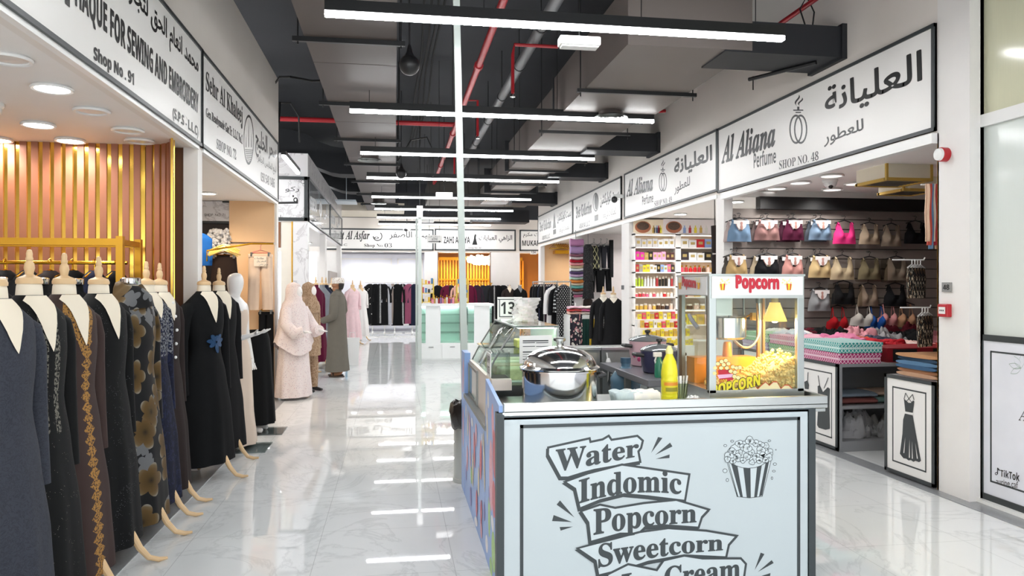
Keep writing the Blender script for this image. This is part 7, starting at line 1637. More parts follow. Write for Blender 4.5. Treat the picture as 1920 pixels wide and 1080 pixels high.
def ovalS(mb, y, z, ry, rz_, tilt=0, d=.0012): mb.poly([(XS - d, y + ry * math.cos(a) * math.cos(tilt) - rz_ * math.sin(a) * math.sin(tilt), z + ry * math.cos(a) * math.sin(tilt) + rz_ * math.sin(a) * math.cos(tilt)) for a in [2 * PI * k / 18 for k in range(18)]])
for nm, lst in (('red', [(3.98, .70, .07, .13), (4.0, .45, .07, .1), (4.62, .52, .06, .13), (5.0, .5, .05, .12), (4.86, .18, .05, .09), (4.6, .2, .045, .08)]), ('pink', [(4.05, .86, .05, .1), (4.12, .55, .08, .2), (4.9, .62, .05, .08), (5.3, .5, .04, .2), (5.84, .9, .04, .14), (5.84, .5, .04, .16), (4.6, .1, .05, .06), (5.5, .33, .05, .1)]), ('green', [(4.02, .16, .08, .11), (4.2, .3, .05, .12), (4.12, .04, .06, .05), (5.2, .28, .05, .06)]),
                ('cream', [(4.45, .55, .03, .18), (4.75, .35, .04, .1), (5.1, .34, .04, .12), (4.3, .8, .03, .12), (5.45, .6, .03, .1)]), ('white', [(4.25, .95, .04, .05), (4.55, .66, .03, .04), (5.15, .66, .05, .03), (4.32, .1, .06, .05), (5.6, .66, .04, .05), (4.06, .3, .06, .04), (4.9, .05, .1, .03)]), ('violet', [(5.25, .12, .05, .07), (4.45, .25, .03, .06), (5.6, .2, .04, .06), (4.2, .42, .03, .05)])):
    mb = MB()
    for i, (y, z, a, b) in enumerate(lst): ovalS(mb, y, z, a, b, .2 * math.sin(i * 2 + y), .0006 + .0001 * (i % 3) + .00012 * (len(nm) % 4))
    mb.build(nm + '_fruit_print', PRINTS[nm], sp_, ang=0)
# chilled display case
fz = thing('display_fridge', 'steel and glass chilled display case with a sloping glass front on the kiosk', 'fridge', (.85, 5.1, 0)); FB = P('fridge_beige_steel', 'd6c9bd', .35, .3, var=.05); CG = glass('case_glass', 'eef6f2', 1.0, .98); FD = P('fridge_dark_steel', '5c5d5c', .3, .7, var=.1)
ya, yb = 4.62, 5.70
MB().box(.59, 1.1, ya, yb, .0, .98).build('cabinet_body', FD, fz, ang=0)
MB().box(.565, .59, ya - .16, yb, .75, 1.04).build('front_fascia', FB, fz, ang=0)
MB().box(.558, .566, ya + .5, yb - .05, .80, 1.0).build('front_window', GLASST, fz, ang=0); mb = MB()
for a in ((ya + .47, ya + .5, .78, 1.02), (yb - .05, yb - .02, .78, 1.02), (ya + .5, yb - .05, .78, .80), (ya + .5, yb - .05, 1.0, 1.02)): mb.box(.553, .568, *a)
mb.build('window_frame', STEELD, fz, ang=0)
prof = [(.575, .99), (.592, 1.05), (.632, 1.13), (.69, 1.22), (.765, 1.335)]
mb = MB(); mb.loft([[(x, y, z) for x, z in prof] for y in (ya + .12, yb)], closed=False); mb.build('sloping_glass', CG, fz, ang=60, solid=.006)
MB().slab([(x, ya + .12, z) for x, z in prof] + [(1.04, ya + .12, 1.335), (1.04, ya + .12, .98), (.58, ya + .12, .98)], (0, .006, 0)).build('side_glass', CG, fz, ang=0)
MB().box(.765, 1.05, ya + .10, yb + .02, 1.335, 1.347).build('top_glass', CG, fz, ang=0)
mb = MB().tube([(x, ya + .12, z) for x, z in prof], .007, 6).tube([(.765, ya + .1, 1.34), (.765, yb, 1.34)], .007, 6).tube([(.765, ya + .11, 1.341), (1.05, ya + .11, 1.341)], .007, 6).tube([(x, yb, z) for x, z in prof], .006, 6).box(1.035, 1.05, ya + .1, ya + .12, 1.0, 1.34); mb.build('edge_trim', STEELD, fz, ang=60)
MB().box(.80, 1.03, ya + .16, ya + .18, 1.325, 1.333).box(.80, .82, ya + .18, yb - .05, 1.325, 1.333).build('led_strip', emitter('case_led', 'f4fff8', 10), fz, ang=0); MB().box(.61, 1.04, ya + .13, yb - .02, .98, .986).build('inner_floor', P('case_back_white', 'dfe3e0', .4), fz, ang=0); MB().box(.62, 1.04, ya + .14, yb - .02, 1.16, 1.168).build('inner_shelf', CG, fz, ang=0); MB().box(1.04, 1.052, ya + .14, yb, 1.0, 1.335).build('back_sheet', P('case_back_white', 'dfe3e0', .4), fz, ang=0)
for k, c in enumerate(('e6ddb0', 'dfc49a', 'e9e3c0', 'd9d6a8')):
    y = ya + .3 + .22 * k; tag(MB().box(.68, .98, y - .09, y + .09, .985, 1.06).build('food_tray', P('tray_' + c, c, .5, var=.3, ns=40), ang=0, bevel=.01), ['pale yellow', 'orange', 'light yellow', 'green yellow'][k] + ' tray of food inside the chilled case', 'tray', 'food trays in the chilled case')
for k, c in enumerate(('e6df9a', 'dccf7a')): tag(MB().box(.84, 1.0, ya + .2 + .3 * k, ya + .36 + .3 * k, 1.17, 1.23).build('food_box', P('tray_' + c, c, .5, var=.3, ns=40), ang=0, bevel=.01), ['pale', 'deep'][k] + ' yellow food box on the glass shelf of the case', 'box', 'food boxes on the case shelf')
# paper list on the case glass
pl_ = onY(ya + .115); t = thing('paper_price_list', 'white printed paper list taped to the end glass of the chilled case', 'paper', pl_(1005, 680)); c = [pl_(974, 682), pl_(1035, 676), pl_(1035, 628), pl_(974, 630)]
MB().slab(c, (0, -.002, 0)).build('sheet', PLASTW, t, ang=0); mb = MB()
for y0, x0_, x1_, h_ in ((638, 980, 1028, 2.2), (642, 980, 1003, 1.4), (642, 1005, 1028, 1.4), (649, 980, 1003, 1.2), (649, 1005, 1028, 1.2), (659, 980, 1028, 2), (664, 980, 1026, .8), (668, 980, 1020, .8), (673, 980, 1012, 1.6)): mb.poly([pl_(x0_, y0) + Vector((0, -.0035, 0)), pl_(x1_, y0 - .5) + Vector((0, -.0035, 0)), pl_(x1_, y0 + h_ - .5) + Vector((0, -.0035, 0)), pl_(x0_, y0 + h_) + Vector((0, -.0035, 0))])
mb.build('printed_lines', INKG, t, ang=0)
# acrylic box with lettering at the case corner
t = thing('acrylic_holder', 'clear acrylic box with black lettering at the corner of the chilled case', 'holder', (.62, 4.62, 1.04)); MB().box(.575, .69, 4.46, 4.66, 1.045, 1.2).build('box_body', glass('acrylic', 'e9edec', 1.0, .9), t, ang=0, bevel=.003)
MB().box(.571, .575, 4.47, 4.65, 1.05, 1.19).build('label_card', PLASTW, t, ang=0)
mb = MB(); letter3(mb, 'HAPPY', 'sans', (.5695, 4.64, 1.13), (0, -1, 0), (0, 0, 1), .15, .045); letter3(mb, 'ICE', 'sans', (.5695, 4.62, 1.065), (0, -1, 0), (0, 0, 1), .1, .045)
mb.build('lettering', INK, t, ang=0)
MB().box(.57, .69, 4.4, 4.66, .98, 1.045).build('stand_foot', FB, t, ang=0)
# numbered sign 13
q13 = onY(5.55); a = q13(933, 602); b = q13(979, 557); t = thing('number_sign', 'white table number sign reading 13 on the glass case', 'sign', ((a.x + b.x) / 2, 5.55, 1.347)); MB().box(a.x, b.x, 5.55, 5.57, 1.35, b.z).build('board', BOARD, t, ang=0); mb = MB(); w_ = .006
for r_ in ((a.x, b.x, b.z - .02, b.z - .014), (a.x + .012, b.x, 1.37, 1.376), (a.x + .012, a.x + .018, 1.37, b.z - .014)): mb.box(r_[0], r_[1], 5.547, 5.55, r_[2], r_[3])
mb.build('border_line', INKG, t, ang=0); mb = MB(); letter(mb, q13, '13', 'sans', (939, 566, 589), (965, 566, 589), push=(0, -.004, 0)); mb.build('digits', INK, t, ang=0); MB().box(a.x + .02, b.x - .02, 5.52, 5.6, 1.347, 1.356).build('foot', PLASTW, t, ang=0)
# plastic bag
m = NT('white_bag_film'); tr = m.new('ShaderNodeBsdfTransparent'); mx = m.new('ShaderNodeMixShader'); mx.inputs[0].default_value = .5; m.base(lin('eeeaea')); m.p.inputs['Roughness'].default_value = .25; m.link(tr.outputs[0], mx.inputs[1]); m.link(m.p.outputs[0], mx.inputs[2]); m.link(mx.outputs[0], m.out.inputs[0]); FILM = m.mat
qb_ = onY(5.3); c = qb_(984, 600); t = thing('plastic_bag', 'crumpled white plastic bag of cups on top of the glass case', 'bag', (c.x, 5.3, 1.347))
random.seed(8); mb = MB(); rings = []
for i in range(13):
    f = i / 12; z = 1.348 + .17 * f; r = .085 * (1 - .25 * f) if f < .8 else .085 * (.9 + .5 * (f - .8)); rings.append([(c.x + r * (1 + .22 * math.sin(5 * a + i) + .12 * math.sin(9 * a - i * 1.7)) * math.cos(a) + .05 * max(0, f - .5), 5.3 + .8 * r * (1 + .2 * math.sin(4 * a + 2 * i)) * math.sin(a), z) for a in [2 * PI * k / 26 for k in range(26)]])
mb.loft(rings, cap=(True, False)); mb.build('film', FILM, t, ang=20); MB().lathe([(.003, 0), (.045, 0), (.052, .11), (.045, .112), (.003, .01)], 16, (c.x - .01, 5.3, 1.35)).build('cup_stack', P('cup_blush', 'e6d6d0', .4), t)
# bin behind
t = thing('waste_bin', 'slim steel waste bin with a black liner behind the kiosk end', 'bin', (.585, 6.13, 0)); MB().lathe([(.11, 0), (.115, .01), (.115, .03), (.105, .035), (.105, .6), (.003, .6)], 28, (.585, 6.13, 0)).build('bin_body', STEEL, t); mb = MB(); rings = []
for z, r in ((.66, .09), (.63, .125), (.58, .135), (.52, .13), (.46, .118), (.44, .11)): rings.append([(.585 + r * (1 + .06 * math.sin(7 * a + z * 40)) * math.cos(a), 6.13 + r * (1 + .06 * math.sin(6 * a + z * 30)) * math.sin(a), z + .012 * math.sin(5 * a)) for a in [2 * PI * k / 36 for k in range(36)]])
mb.loft(rings, cap=(False, False)); mb.build('liner', P('black_bag_film', '26211f', .25), t, ang=30, solid=.003)
# ---- rear steel counters
def steel_back(label, x0, x1):
    t = thing('steel_counter', label, 'counter', ((x0 + x1) / 2, 5.8, 0), None); MB().box(x0, x1, 5.80, 5.96, 0, 1.1).build('body', STEELD, t, ang=0); MB().box(x0 - .004, x1 + .004, 5.78, 5.98, 1.09, 1.115).build('top_rim', STEEL, t, ang=0, bevel=.003); MB().box(x0 + .03, x1 - .03, 5.79, 5.80, .93, 1.07).build('recessed_panel', P('galvanised_steel', '9a9b97', .5, .6, var=.2, ns=9), t, ang=0); return t
x_a = onY(5.8)(1032, 660).x; x_b = onY(5.8)(1125, 660).x; x_c = onY(5.8)(1128, 660).x; x_d = onY(5.8)(1262, 660).x
steel_back('grey steel back counter behind the big steaming pot', x_a + .02, x_b); steel_back('grey steel back counter behind the cooking pots', x_c, x_d)
ls = thing('low_shelf', 'low steel shelf inside the kiosk between the counters', 'shelf', (1.5, 5.4, 0)); MB().box(1.15, 1.62, 5.0, 5.76, .50, .53).build('board', STEELD, ls, ang=0)
for x_, y_ in ((1.17, 5.02), (1.6, 5.02), (1.6, 5.74), (1.17, 5.74)): MB().box(x_ - .015, x_ + .015, y_ - .015, y_ + .015, 0, .5).build('leg', STEELD, ls, ang=0)
p = onY(5.3)(1178, 700); t = thing('water_jug', 'large blue water jug on the low shelf beside the grey table', 'jug', (p.x, 5.3, .53)); BLJ = P('jug_blue', '5f7f94', .15, var=.1)
MB().lathe([(.003, 0), (.1, 0), (.115, .02), (.115, .3), (.108, .33), (.115, .36), (.112, .40), (.08, .45), (.04, .475), (.033, .48), (.033, .52)], 28, (p.x - .02, 5.3, .53)).build('jug_body', BLJ, t); MB().lathe([(.038, .505), (.038, .545), (.003, .547)], 18, (p.x - .02, 5.3, .53)).build('cap', P('cap_blue', '3f5d74', .3), t)
p = onY(5.77)(1138, 690); t = thing('power_lead', 'white power lead and plug hanging on the steel back counter', 'cable', p); MB().tube([(p.x, 5.775, 1.07), (p.x + .005, 5.765, 1.02), (p.x + .01, 5.765, .95), (p.x + .005, 5.765, .86), (p.x - .015, 5.765, .8)], .006, 6).build('cord', PLASTW, t); MB().lathe([(.008, .93), (.022, .95), (.022, 1.0), (.01, 1.03)], 12, (p.x + .007, 5.755, 0)).build('plug', PLASTW, t); MB().box(p.x + .03, p.x + .16, 5.755, 5.79, .8, .9).build('socket_box', PLASTW, t, ang=0, bevel=.004)
gt = thing('work_table', 'grey metal table behind the yellow bottle holding the cooking pots', 'table', (1.95, 5.05, 0)); GRT = P('table_grey_laminate', '74747a', .3, var=.08)
MB().box(1.60, 2.36, 4.58, 5.72, .955, 1.0).build('table_top', GRT, gt, ang=0, bevel=.004)
for x_, y_ in ((1.63, 4.61), (1.63, 5.69), (2.33, 4.61), (2.33, 5.69), (1.63, 5.1)): MB().box(x_ - .02, x_ + .02, y_ - .02, y_ + .02, 0, .955).build('leg', STEELD, gt, ang=0)
def cookpot(label, p, r, h, m, lidm, group=None):
    t = thing('cooking_pot', label, 'pot', p, group); MB().lathe([(.003, 0), (r * .82, 0), (r * .92, .01), (r, h * .5), (r * 1.03, h), (r * .98, h)], 32, p).build('pot_body', m, t)
    MB().lathe([(r * 1.05, h), (r * 1.06, h + .008), (r * .95, h + .018), (r * .6, h + .036), (r * .25, h + .045), (.003, h + .046)], 32, p).build('lid', lidm, t); MB().lathe([(.012, h + .044), (.01, h + .055), (.022, h + .065), (.02, h + .08), (.003, h + .083)], 14, p).build('lid_knob', PLASTB, t)
    for s in (-1, 1): MB().tube([(p[0] + s * r, p[1] - .04, p[2] + h * .8), (p[0] + s * (r + .05), p[1] - .035, p[2] + h * .83), (p[0] + s * (r + .05), p[1] + .035, p[2] + h * .83), (p[0] + s * r, p[1] + .04, p[2] + h * .8)], .013, 8).build('handle', PLASTB, t)
    return t
LIDG = P('glass_lid', '8d9296', .08, .5); pa = onY(5.0)(1234, 690); pb = onY(5.45)(1214, 690)
cookpot('navy cooking pot with a glass lid on the grey table', (pa.x, 4.98, 1.0), .125, .155, P('navy_enamel', '3b3b56', .25), LIDG); t = cookpot('pink floral cooking pot behind the navy one on the grey table', (pb.x - .01, 5.42, 1.0), .135, .19, P('pink_enamel', 'd9b3bd', .3), LIDG)
for a in (3.6, 3.9, 4.2): MB().ell((pb.x - .01 + .132 * math.cos(a), 5.42 + .132 * math.sin(a), 1.07 + .02 * math.sin(a * 9)), (.016, .006, .018), 8).build('flower_print', P('flower_magenta', 'b3386a', .4), t)
# spray bottle, yellow bottle, cup, napkins
p = onY(4.72)(1236, 695); t = thing('spray_bottle', 'green spray bottle with a white trigger beside the yellow bottle', 'bottle', (p.x, 4.72, 1.0)); MB().lathe([(.003, 0), (.03, 0), (.032, .02), (.03, .09), (.014, .125), (.012, .135)], 18, (p.x, 4.72, 1.0)).build('bottle_body', P('spray_green', '2f7f62', .2), t); MB().box(p.x - .04, p.x + .015, 4.708, 4.732, 1.135, 1.165).tube([(p.x - .02, 4.72, 1.14), (p.x - .03, 4.72, 1.11), (p.x - .022, 4.72, 1.085)], .006, 6).build('trigger', PLASTW, t, ang=30, bevel=.004)
p = onY(3.9)(1255, 740); t = thing('sauce_bottle', 'yellow bottle with a printed label standing on the counter edge', 'bottle', (p.x, 3.9, CB)); YEL = P('bottle_yellow', 'e8df2e', .25, var=.04)
MB().lathe([(.003, 0), (.04, 0), (.045, .01), (.045, .09), (.043, .1), (.045, .115), (.044, .14), (.036, .19), (.02, .225), (.018, .235)], 28, (p.x, 3.9, CT)).lathe([(.04, -.07), (.045, -.06), (.045, .01)], 28, (p.x, 3.9, CT)).build('bottle_body', YEL, t); MB().lathe([(.02, .232), (.021, .25), (.012, .268), (.01, .275), (.003, .276)], 18, (p.x, 3.9, CT)).build('cap', P('cap_pale_yellow', 'efe79a', .4), t)
lb = MB()
for (z0, z1, mi) in ((.02, .088, 0), (.062, .08, 1), (.03, .052, 2)):
    r = .0456 + .0004 * mi; wd = (1.2, 1.0, .8)[mi]; lb.loft([[(p.x + r * math.sin(a), 3.9 - r * math.cos(a), CT + z) for a in [-wd + 2 * wd * k / 14 for k in range(15)]] for z in (z0, z1)], mi, closed=False)
lb.build('label', [P('label_lemon', 'dccb1f', .4), P('label_orange', 'd98a2a', .4), P('label_olive', '8f8a1c', .5)], t, ang=60)
p = onY(3.98)(1278, 735); t = thing('paper_cup', 'clear cup with white plastic spoons beside the yellow bottle', 'cup', (p.x, 3.98, CB)); MB().lathe([(.003, 0), (.026, 0), (.036, .13), (.034, .13), (.024, .004)], 18, (p.x, 3.98, CB)).build('cup_body', glass('cup_clear', 'e9eee0', 1, .9), t)
for k in range(4): MB().tube([(p.x + .008 * k - .012, 3.98, CB + .006), (p.x + .022 * k - .03, 3.97 + .006 * k, CT + .1)], [.003, .008], 6, flat=.4).build('spoon', PLASTW, t)
for k, (px, m, lab) in enumerate(((1172, P('paper_bluish', 'c3d3d6', .5), 'bluish plastic sachets lying on the counter behind the pot'), (1205, PLASTW, 'white paper napkins lying on the counter before the grey table'), (1300, PLASTW, 'white crumpled tissue at the foot of the popcorn machine'))):
    p = onY(4.15 if k < 2 else 3.9)(px, 738); mb = MB().grid(lambda u, v: (p.x + .16 * (u - .5) * (1 if k < 2 else .3), p.y + .14 * (v - .5) * (1 if k < 2 else .4), CB + .062 + .010 * abs(math.sin(u * 7 + k) * math.cos(v * 6 + k))), 14, 10); tag(mb.build('napkin_pile' if k != 0 else 'sachet_pile', m, ang=40, solid=.058), lab, 'napkins' if k else 'sachets')
# steaming pot
pc_ = (onY(4.13)(1049, 700).x, 4.13, CB); t = thing('steaming_pot', 'large shiny steel pot with a domed lid on the popcorn counter', 'pot', pc_); R = .212
MB().lathe([(.003, 0), (R * .97, 0), (R, .012), (R, .195), (R + .012, .198), (R + .012, .206), (R, .208), (R * .99, .208)], 48, pc_).build('pot_body', CHROME, t)
MB().lathe([(R + .014, .209), (R + .016, .216), (R * .985, .228), (R * .96, .245), (R * .86, .278), (R * .66, .308), (R * .4, .326), (R * .15, .333), (.003, .334)], 48, pc_).build('domed_lid', CHROME, t)
MB().lathe([(.022, .332), (.016, .342), (.018, .35), (.034, .362), (.036, .375), (.03, .382), (.003, .383)], 20, pc_).build('lid_knob', STEEL, t)
MB().tube([(pc_[0] + R * .98, 4.06, CT + .098), (pc_[0] + R + .03, 4.05, CT + .104), (pc_[0] + R + .035, 4.12, CT + .106), (pc_[0] + R * .99, 4.16, CT + .1)], .012, 8).build('handle', PLASTB, t)
# ---- popcorn machine
X0, X1, Y0, Y1, ZT = 1.737, 2.309, 3.95, 4.43, 1.666
pmc = thing('popcorn_machine', 'steel and glass popcorn machine with red Popcorn lettering on the counter', 'popcorn machine', ((X0 + X1) / 2, (Y0 + Y1) / 2, CB)); HB = 1.545
ALU = P('machine_aluminium', 'b9bfbd', .3, .85, var=.08, ns=6)
for x_ in (X0, X1 - .042):
    for y_ in (Y0, Y1 - .03): MB().box(x_, x_ + .042, y_, y_ + .03, CT, ZT).build('corner_post', ALU, pmc, ang=0, bevel=.003)
MB().box(X0, X1, Y0, Y1, CB, CT + .018).build('floor_pan', STEEL, pmc, ang=0); MB().box(X0 - .004, X1 + .004, Y0 - .004, Y1 + .004, ZT - .008, ZT + .004).build('roof', ALU, pmc, ang=0)
MB().box(X0 + .04, X1 - .04, Y0 + .02, Y1 - .02, HB, ZT - .008).build('header_box', STEELD, pmc, ang=0)
mf = onY(Y0 - .001); ms = onX(X0 - .001)
mb = MB().box(X0 + .012, X1 - .012, Y0 - .006, Y0 + .002, HB + .005, ZT - .01); mb.build('header_board', PLASTW, pmc, ang=0); MB().box(X0 - .006, X0 + .002, Y0 + .03, Y1 - .03, HB + .005, ZT - .01).build('side_header_board', P('header_grey_white', 'd5d3d2', .3), pmc, ang=0); MB().box(X0 + .01, X1 - .01, Y0 - .008, Y0 + .004, HB - .012, HB + .006).build('header_trim', STEEL, pmc, ang=0)
REDL = P('popcorn_red_ink', 'c01f34', .35); YLW = P('popcorn_yellow_ink', 'f0d322', .35); POPC = P('popcorn_cream_ink', 'efe3a0', .5)
pu = Vector((0, -.0075, 0)); mb = MB(); letter(mb, mf, 'Popcorn', 'sans', (1379, 517, 547), (1459, 519, 549), push=pu, bold=.05); o = mb.build('popcorn_lettering', REDL, pmc, ang=0); tag(o, 'red Popcorn lettering')
pus = Vector((-.0075, 0, 0)); mb = MB(); letter(mb, ms, 'Popcorn', 'sans', (1281, 519, 541), (1307, 524, 545), push=pus, bold=.05); mb.build('side_lettering', REDL, pmc, ang=0)
def bagprint(fn, cx, cy, s, pu):
    a = MB(); a.poly([fn(cx - 6 * s, cy - 2) + pu, fn(cx + 5 * s, cy - 4) + pu, fn(cx + 4 * s, cy + 9) + pu, fn(cx - 4 * s, cy + 9) + pu]); a.build('bag_print', YLW, pmc, ang=0)
    a = MB()
    for k in (-1, 1): a.poly([fn(cx + (k * 3.4 - 1.2) * s, cy - 3) + pu * 1.06, fn(cx + (k * 3.4 + 1.2) * s, cy - 3) + pu * 1.06, fn(cx + (k * 2.2 + .8) * s, cy + 9) + pu * 1.06, fn(cx + (k * 2.2 - .8) * s, cy + 9) + pu * 1.06])
    a.build('bag_stripes', REDL, pmc, ang=0); a = MB()
    for dx, dy in ((-4, -5), (0, -8), (4, -6), (8, -9), (12, -5), (7, -2), (11, -11), (-2, -11)): oval(a, fn, cx + dx * s, cy + dy, 1.7 * s, 1.7, pu * 1.03, full=True, n=10)
    a.build('corn_print', POPC, pmc, ang=0)
bagprint(mf, 1354, 535, 1, pu); bagprint(mf, 1478, 535, -1, pu); bagprint(ms, 1277, 533, .5, pus); bagprint(ms, 1312, 533, -.5, pus)
PG = glass('machine_glass', 'f7faf7', .8, .99)
MB().box(X0 + .042, X1 - .042, Y0 + .008, Y0 + .012, CT + .018, HB).build('front_glass', PG, pmc, ang=0); MB().box(X0 + .008, X0 + .012, Y0 + .03, Y1 - .03, CT + .018, HB).build('side_glass', PG, pmc, ang=0); MB().box(X1 - .012, X1 - .008, Y0 + .03, Y1 - .03, CT + .018, HB).build('side_glass', PG, pmc, ang=0); MB().box(X0 + .042, X1 - .042, Y1 - .014, Y1 - .01, CT + .018, HB).build('rear_glass', PG, pmc, ang=0)
BZ = P('door_bronze_edge', '6b5a48', .35, .6)
MB().box(X0 - .002, X0 + .012, Y1 - .045, Y1 - .03, CT + .02, HB).build('door_edge', BZ, pmc, ang=0); MB().box(X0 - .002, X0 + .012, Y0 + .03, Y0 + .038, CT + .02, HB).build('door_edge', BZ, pmc, ang=0); MB().tube([(X0 - .02, 4.06, 1.36), (X0 - .03, 4.12, 1.40), (X0 - .02, 4.19, 1.43)], .012, 8).build('door_handle', P('handle_grey', '85878a', .35), pmc)
# kettle with its drive, hose and the warming lamp
kx, ky = 1.955, 4.2; kt = MB().lathe([(.003, 1.288), (.1, 1.288), (.112, 1.30), (.114, 1.415), (.108, 1.42), (.003, 1.425)], 32, (kx, ky, 0)).build('kettle', CHROME, pmc)
MB().tube([(kx + .10, ky - .05, 1.42), (kx + .135, ky - .06, 1.44)], .006, 6).box(kx + .125, kx + .15, ky - .075, ky - .045, 1.40, 1.445).build('kettle_latch', P('latch_brass', 'b58a4a', .3, .7), kt, ang=30)
MB().box(kx - .1, kx - .005, ky - .08, ky + .08, 1.43, HB).build('motor_housing', STEEL, pmc, ang=0); MB().tube([(kx + .02, ky, HB), (kx + .02, ky, 1.42)], .008, 8).tube([(kx + .1, ky - .02, HB), (kx + .1, ky - .02, 1.43)], .007, 8).box(kx - .02, kx + .12, ky - .03, ky - .015, 1.53, HB).build('kettle_hanger', STEELD, pmc)
hp = [(kx + .19, ky - .03, HB), (kx + .193, ky - .03, 1.48), (kx + .196, ky - .03, 1.38), (kx + .185, ky - .035, 1.3), (kx + .14, ky - .03, 1.245), (kx + .09, ky - .03, 1.24), (kx + .05, ky - .02, 1.27), (kx + .035, ky - .01, 1.29)]
sm = []
for i in range(len(hp) - 1):
    a, b, c, d = [Vector(hp[max(0, min(len(hp) - 1, i + j))]) for j in (-1, 0, 1, 2)]
    for k in range(8): u = k / 8; sm.append(.5 * ((2 * b) + (-a + c) * u + (2 * a - 5 * b + 4 * c - d) * u * u + (-a + 3 * b - 3 * c + d) * u ** 3))
MB().tube(sm, [.0085 if k % 2 else .0068 for k in range(len(sm))], 8).build('power_hose', STEEL, pmc); MB().lathe([(.02, 1.5), (.02, HB)], 14, (kx + .19, ky - .03, 0)).build('hose_collar', STEELD, pmc)
lx, ly = 2.215, 4.11; LSH = NT('lamp_shade_glow'); LSH.base(lin('e0c27a')); LSH.p.inputs['Roughness'].default_value = .25; LSH.p.inputs['Emission Color'].default_value = lin('ffcf73'); LSH.p.inputs['Emission Strength'].default_value = .7
ls_ = MB().lathe([(.03, 1.505), (.032, 1.495), (.066, 1.405), (.069, 1.395), (.066, 1.398), (.028, 1.49)], 28, (lx, ly, 0)).build('lamp_shade', LSH.mat, pmc); MB().ell((lx, ly, 1.42), (.03, .03, .035), 14).build('bulb', emitter('bulb_lit', 'ffd89a', 45), ls_); MB().lathe([(.02, 1.5), (.02, HB)], 14, (lx, ly, 0)).build('lamp_holder', P('holder_cream', 'd9c9a0', .5), ls_)
L = bpy.data.lights.new('bulb_light', 'POINT'); L.energy = 12; L.color = (1, .72, .34); L.shadow_soft_size = .03; lo = bpy.data.objects.new('bulb_light', L); COL.objects.link(lo); lo.parent = ls_; lo.location = Vector((lx, ly, 1.375)) - wloc(ls_)
MB().box(2.205, 2.22, 4.30, 4.32, CT, HB).box(2.24, 2.252, 4.30, 4.32, CT, HB).build('inner_rails', P('copper_rail', 'b58a63', .3, .7), pmc, ang=0)
ORG = P('orange_acrylic', 'e8963a', .3, var=.08, ns=4); MB().box(X0 + .05, 2.18, 4.28, 4.40, CT + .018, 1.17).build('kernel_bin', ORG, pmc, ang=0); MB().lathe([(.003, 1.17), (.03, 1.17), (.024, 1.25), (.018, 1.26), (.003, 1.26)], 14, (2.02, 4.33, 0)).build('oil_bottle', ORG, pmc)
# popcorn heap: nobody could count it
PCM = NT('popcorn'); PCM.base(PCM.mix(PCM.noise(PCM.coord(), 30, 3), lin('f3e3a8'), lin('e6b45a'))); PCM.p.inputs['Roughness'].default_value = .8
random.seed(13); mb = MB()
def heap_h(x): return .03 + .19 * clamp01((x - 1.98) / .29) ** 1.0
for k in range(1700):
    x = random.uniform(1.8, X1 - .03); y = random.uniform(Y0 + .03, Y1 - .05) if k < 1100 else random.uniform(Y0 + .03, Y0 + .05); hmx = heap_h(x) * (1 - .25 * abs(y - 4.15) / .2)
    if random.random() > hmx / .2 + .1: continue
    z = CT + .02 + hmx * (random.random() ** (.4 if k < 1100 else 1.0))
    for j in range(2): mb.ell((x + random.uniform(-.006, .006), y + random.uniform(-.006, .006), z + random.uniform(-.005, .005)), random.uniform(.006, .010), 6, rows=4)
mb.lathe([(.003, .0), (.003, .001)], 4, (2.2, 4.2, CT + .02)); tag(mb.build('popcorn_heap', PCM.mat, pmc, ang=60), kind='stuff')
mb = MB(); pf2 = [(1.93 + (X1 - .035 - 1.93) * k / 12, Y0 + .045, CT + .018 + max(.004, heap_h(1.93 + (X1 - .035 - 1.93) * k / 12) * .9 - .02)) for k in range(13)]; mb.slab([(1.93, Y0 + .045, CT + .018)] + [(X1 - .035, Y0 + .045, CT + .018)] + pf2[::-1], (0, Y1 - Y0 - .13, 0)); tag(mb.build('popcorn_heap_core', PCM.mat, pmc, ang=0), kind='stuff')
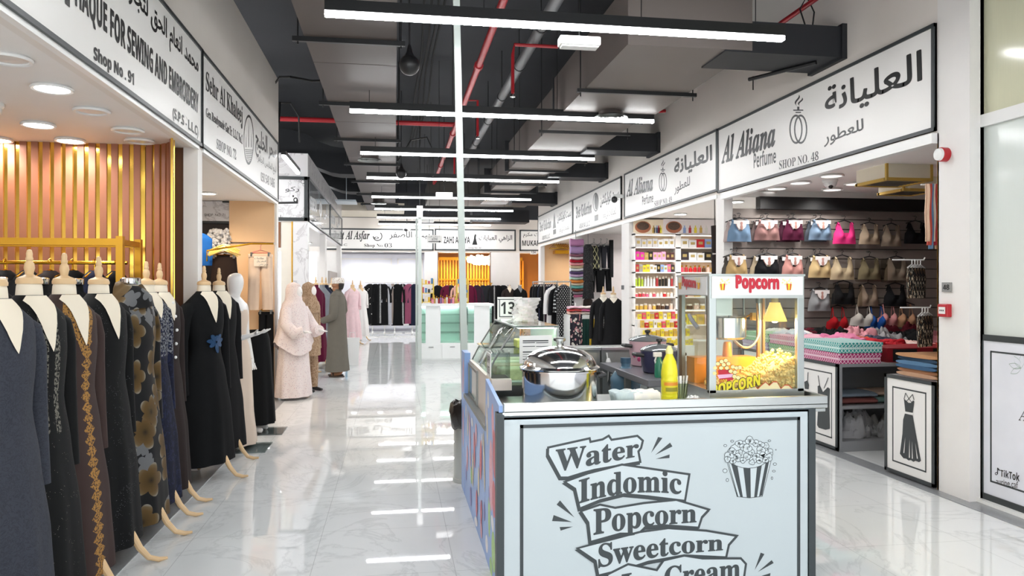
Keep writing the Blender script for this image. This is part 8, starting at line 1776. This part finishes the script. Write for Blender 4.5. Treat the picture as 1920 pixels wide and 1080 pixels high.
# stickers on the front glass
g0 = Vector((0, .006, 0)); gs = lambda k: Vector((0, .006 - .0012 * k, 0))
mb = MB(); pts = [(1400, 742)]
for k in range(13): pts.append((1400 + k * 7.2, 729 - 8 * abs(math.sin(k * 1.05)) - (6 if 4 < k < 9 else 0)))
pts.append((1488, 742)); mb.poly([mf(*p) + gs(1) for p in pts]); mb.build('scallop_sticker', P('sticker_cream', 'e6dcae', .4), pmc, ang=0); mb = MB(); stroke_pts = pts[1:-1]
for a, b in zip(stroke_pts, stroke_pts[1:]): mb.poly([mf(a[0], a[1] - .8) + gs(2), mf(b[0], b[1] - .8) + gs(2), mf(b[0], b[1] + 1) + gs(2), mf(a[0], a[1] + 1) + gs(2)])
for k in range(9): oval(mb, mf, 1408 + k * 9, 736 - 4 * (k % 2), 1.2, 1.0, gs(2), full=True, n=8)
mb.build('scallop_outline', P('sticker_red', 'c2492f', .4), pmc, ang=0)
for nm, m, bo_, k in (('sticker_outline', INK, .075, 3), ('sticker_lettering', P('sticker_yellow', 'e3d52a', .35), .03, 4)):
    mb = MB(); letter(mb, mf, 'POPCORN', 'sans', (1336 - k * .0, 723, 743), (1425, 702, 722), push=gs(k), bold=bo_); mb.build(nm, m, pmc, ang=0)
mb = MB(); mb.poly([mf(x, y) + gs(3) for x, y in ((1346, 694), (1368, 692), (1376, 712), (1350, 718))]); mb.build('carton_sticker', REDL, pmc, ang=0); mb = MB(); mb.poly([mf(x, y) + gs(4) for x, y in ((1345, 703), (1374, 701), (1375, 707), (1348, 710))]); mb.build('carton_band', P('sticker_pink', 'e3b3cf', .4), pmc, ang=0)
mb = MB(); mk = MB()
for dx, dy in ((1346, 682), (1353, 678), (1361, 676), (1357, 684), (1366, 682), (1374, 688), (1381, 690), (1387, 689), (1370, 696), (1378, 698), (1341, 690), (1340, 700), (1363, 690), (1352, 690), (1384, 708), (1377, 706)): oval(mk, mf, dx, dy, 4.6, 4.2, gs(4), full=True, n=12); oval(mb, mf, dx, dy, 3.9, 3.5, gs(5), full=True, n=12)
mk.build('corn_outline', INK, pmc, ang=0); mb.build('corn_sticker', POPC, pmc, ang=0); mb = MB(); letter(mb, mf, 'TOP', 'sans', (1350, 712, 718), (1363, 711, 717), push=gs(6)); mb.build('top_lettering', P('sticker_yellow', 'e3d52a', .35), pmc, ang=0)
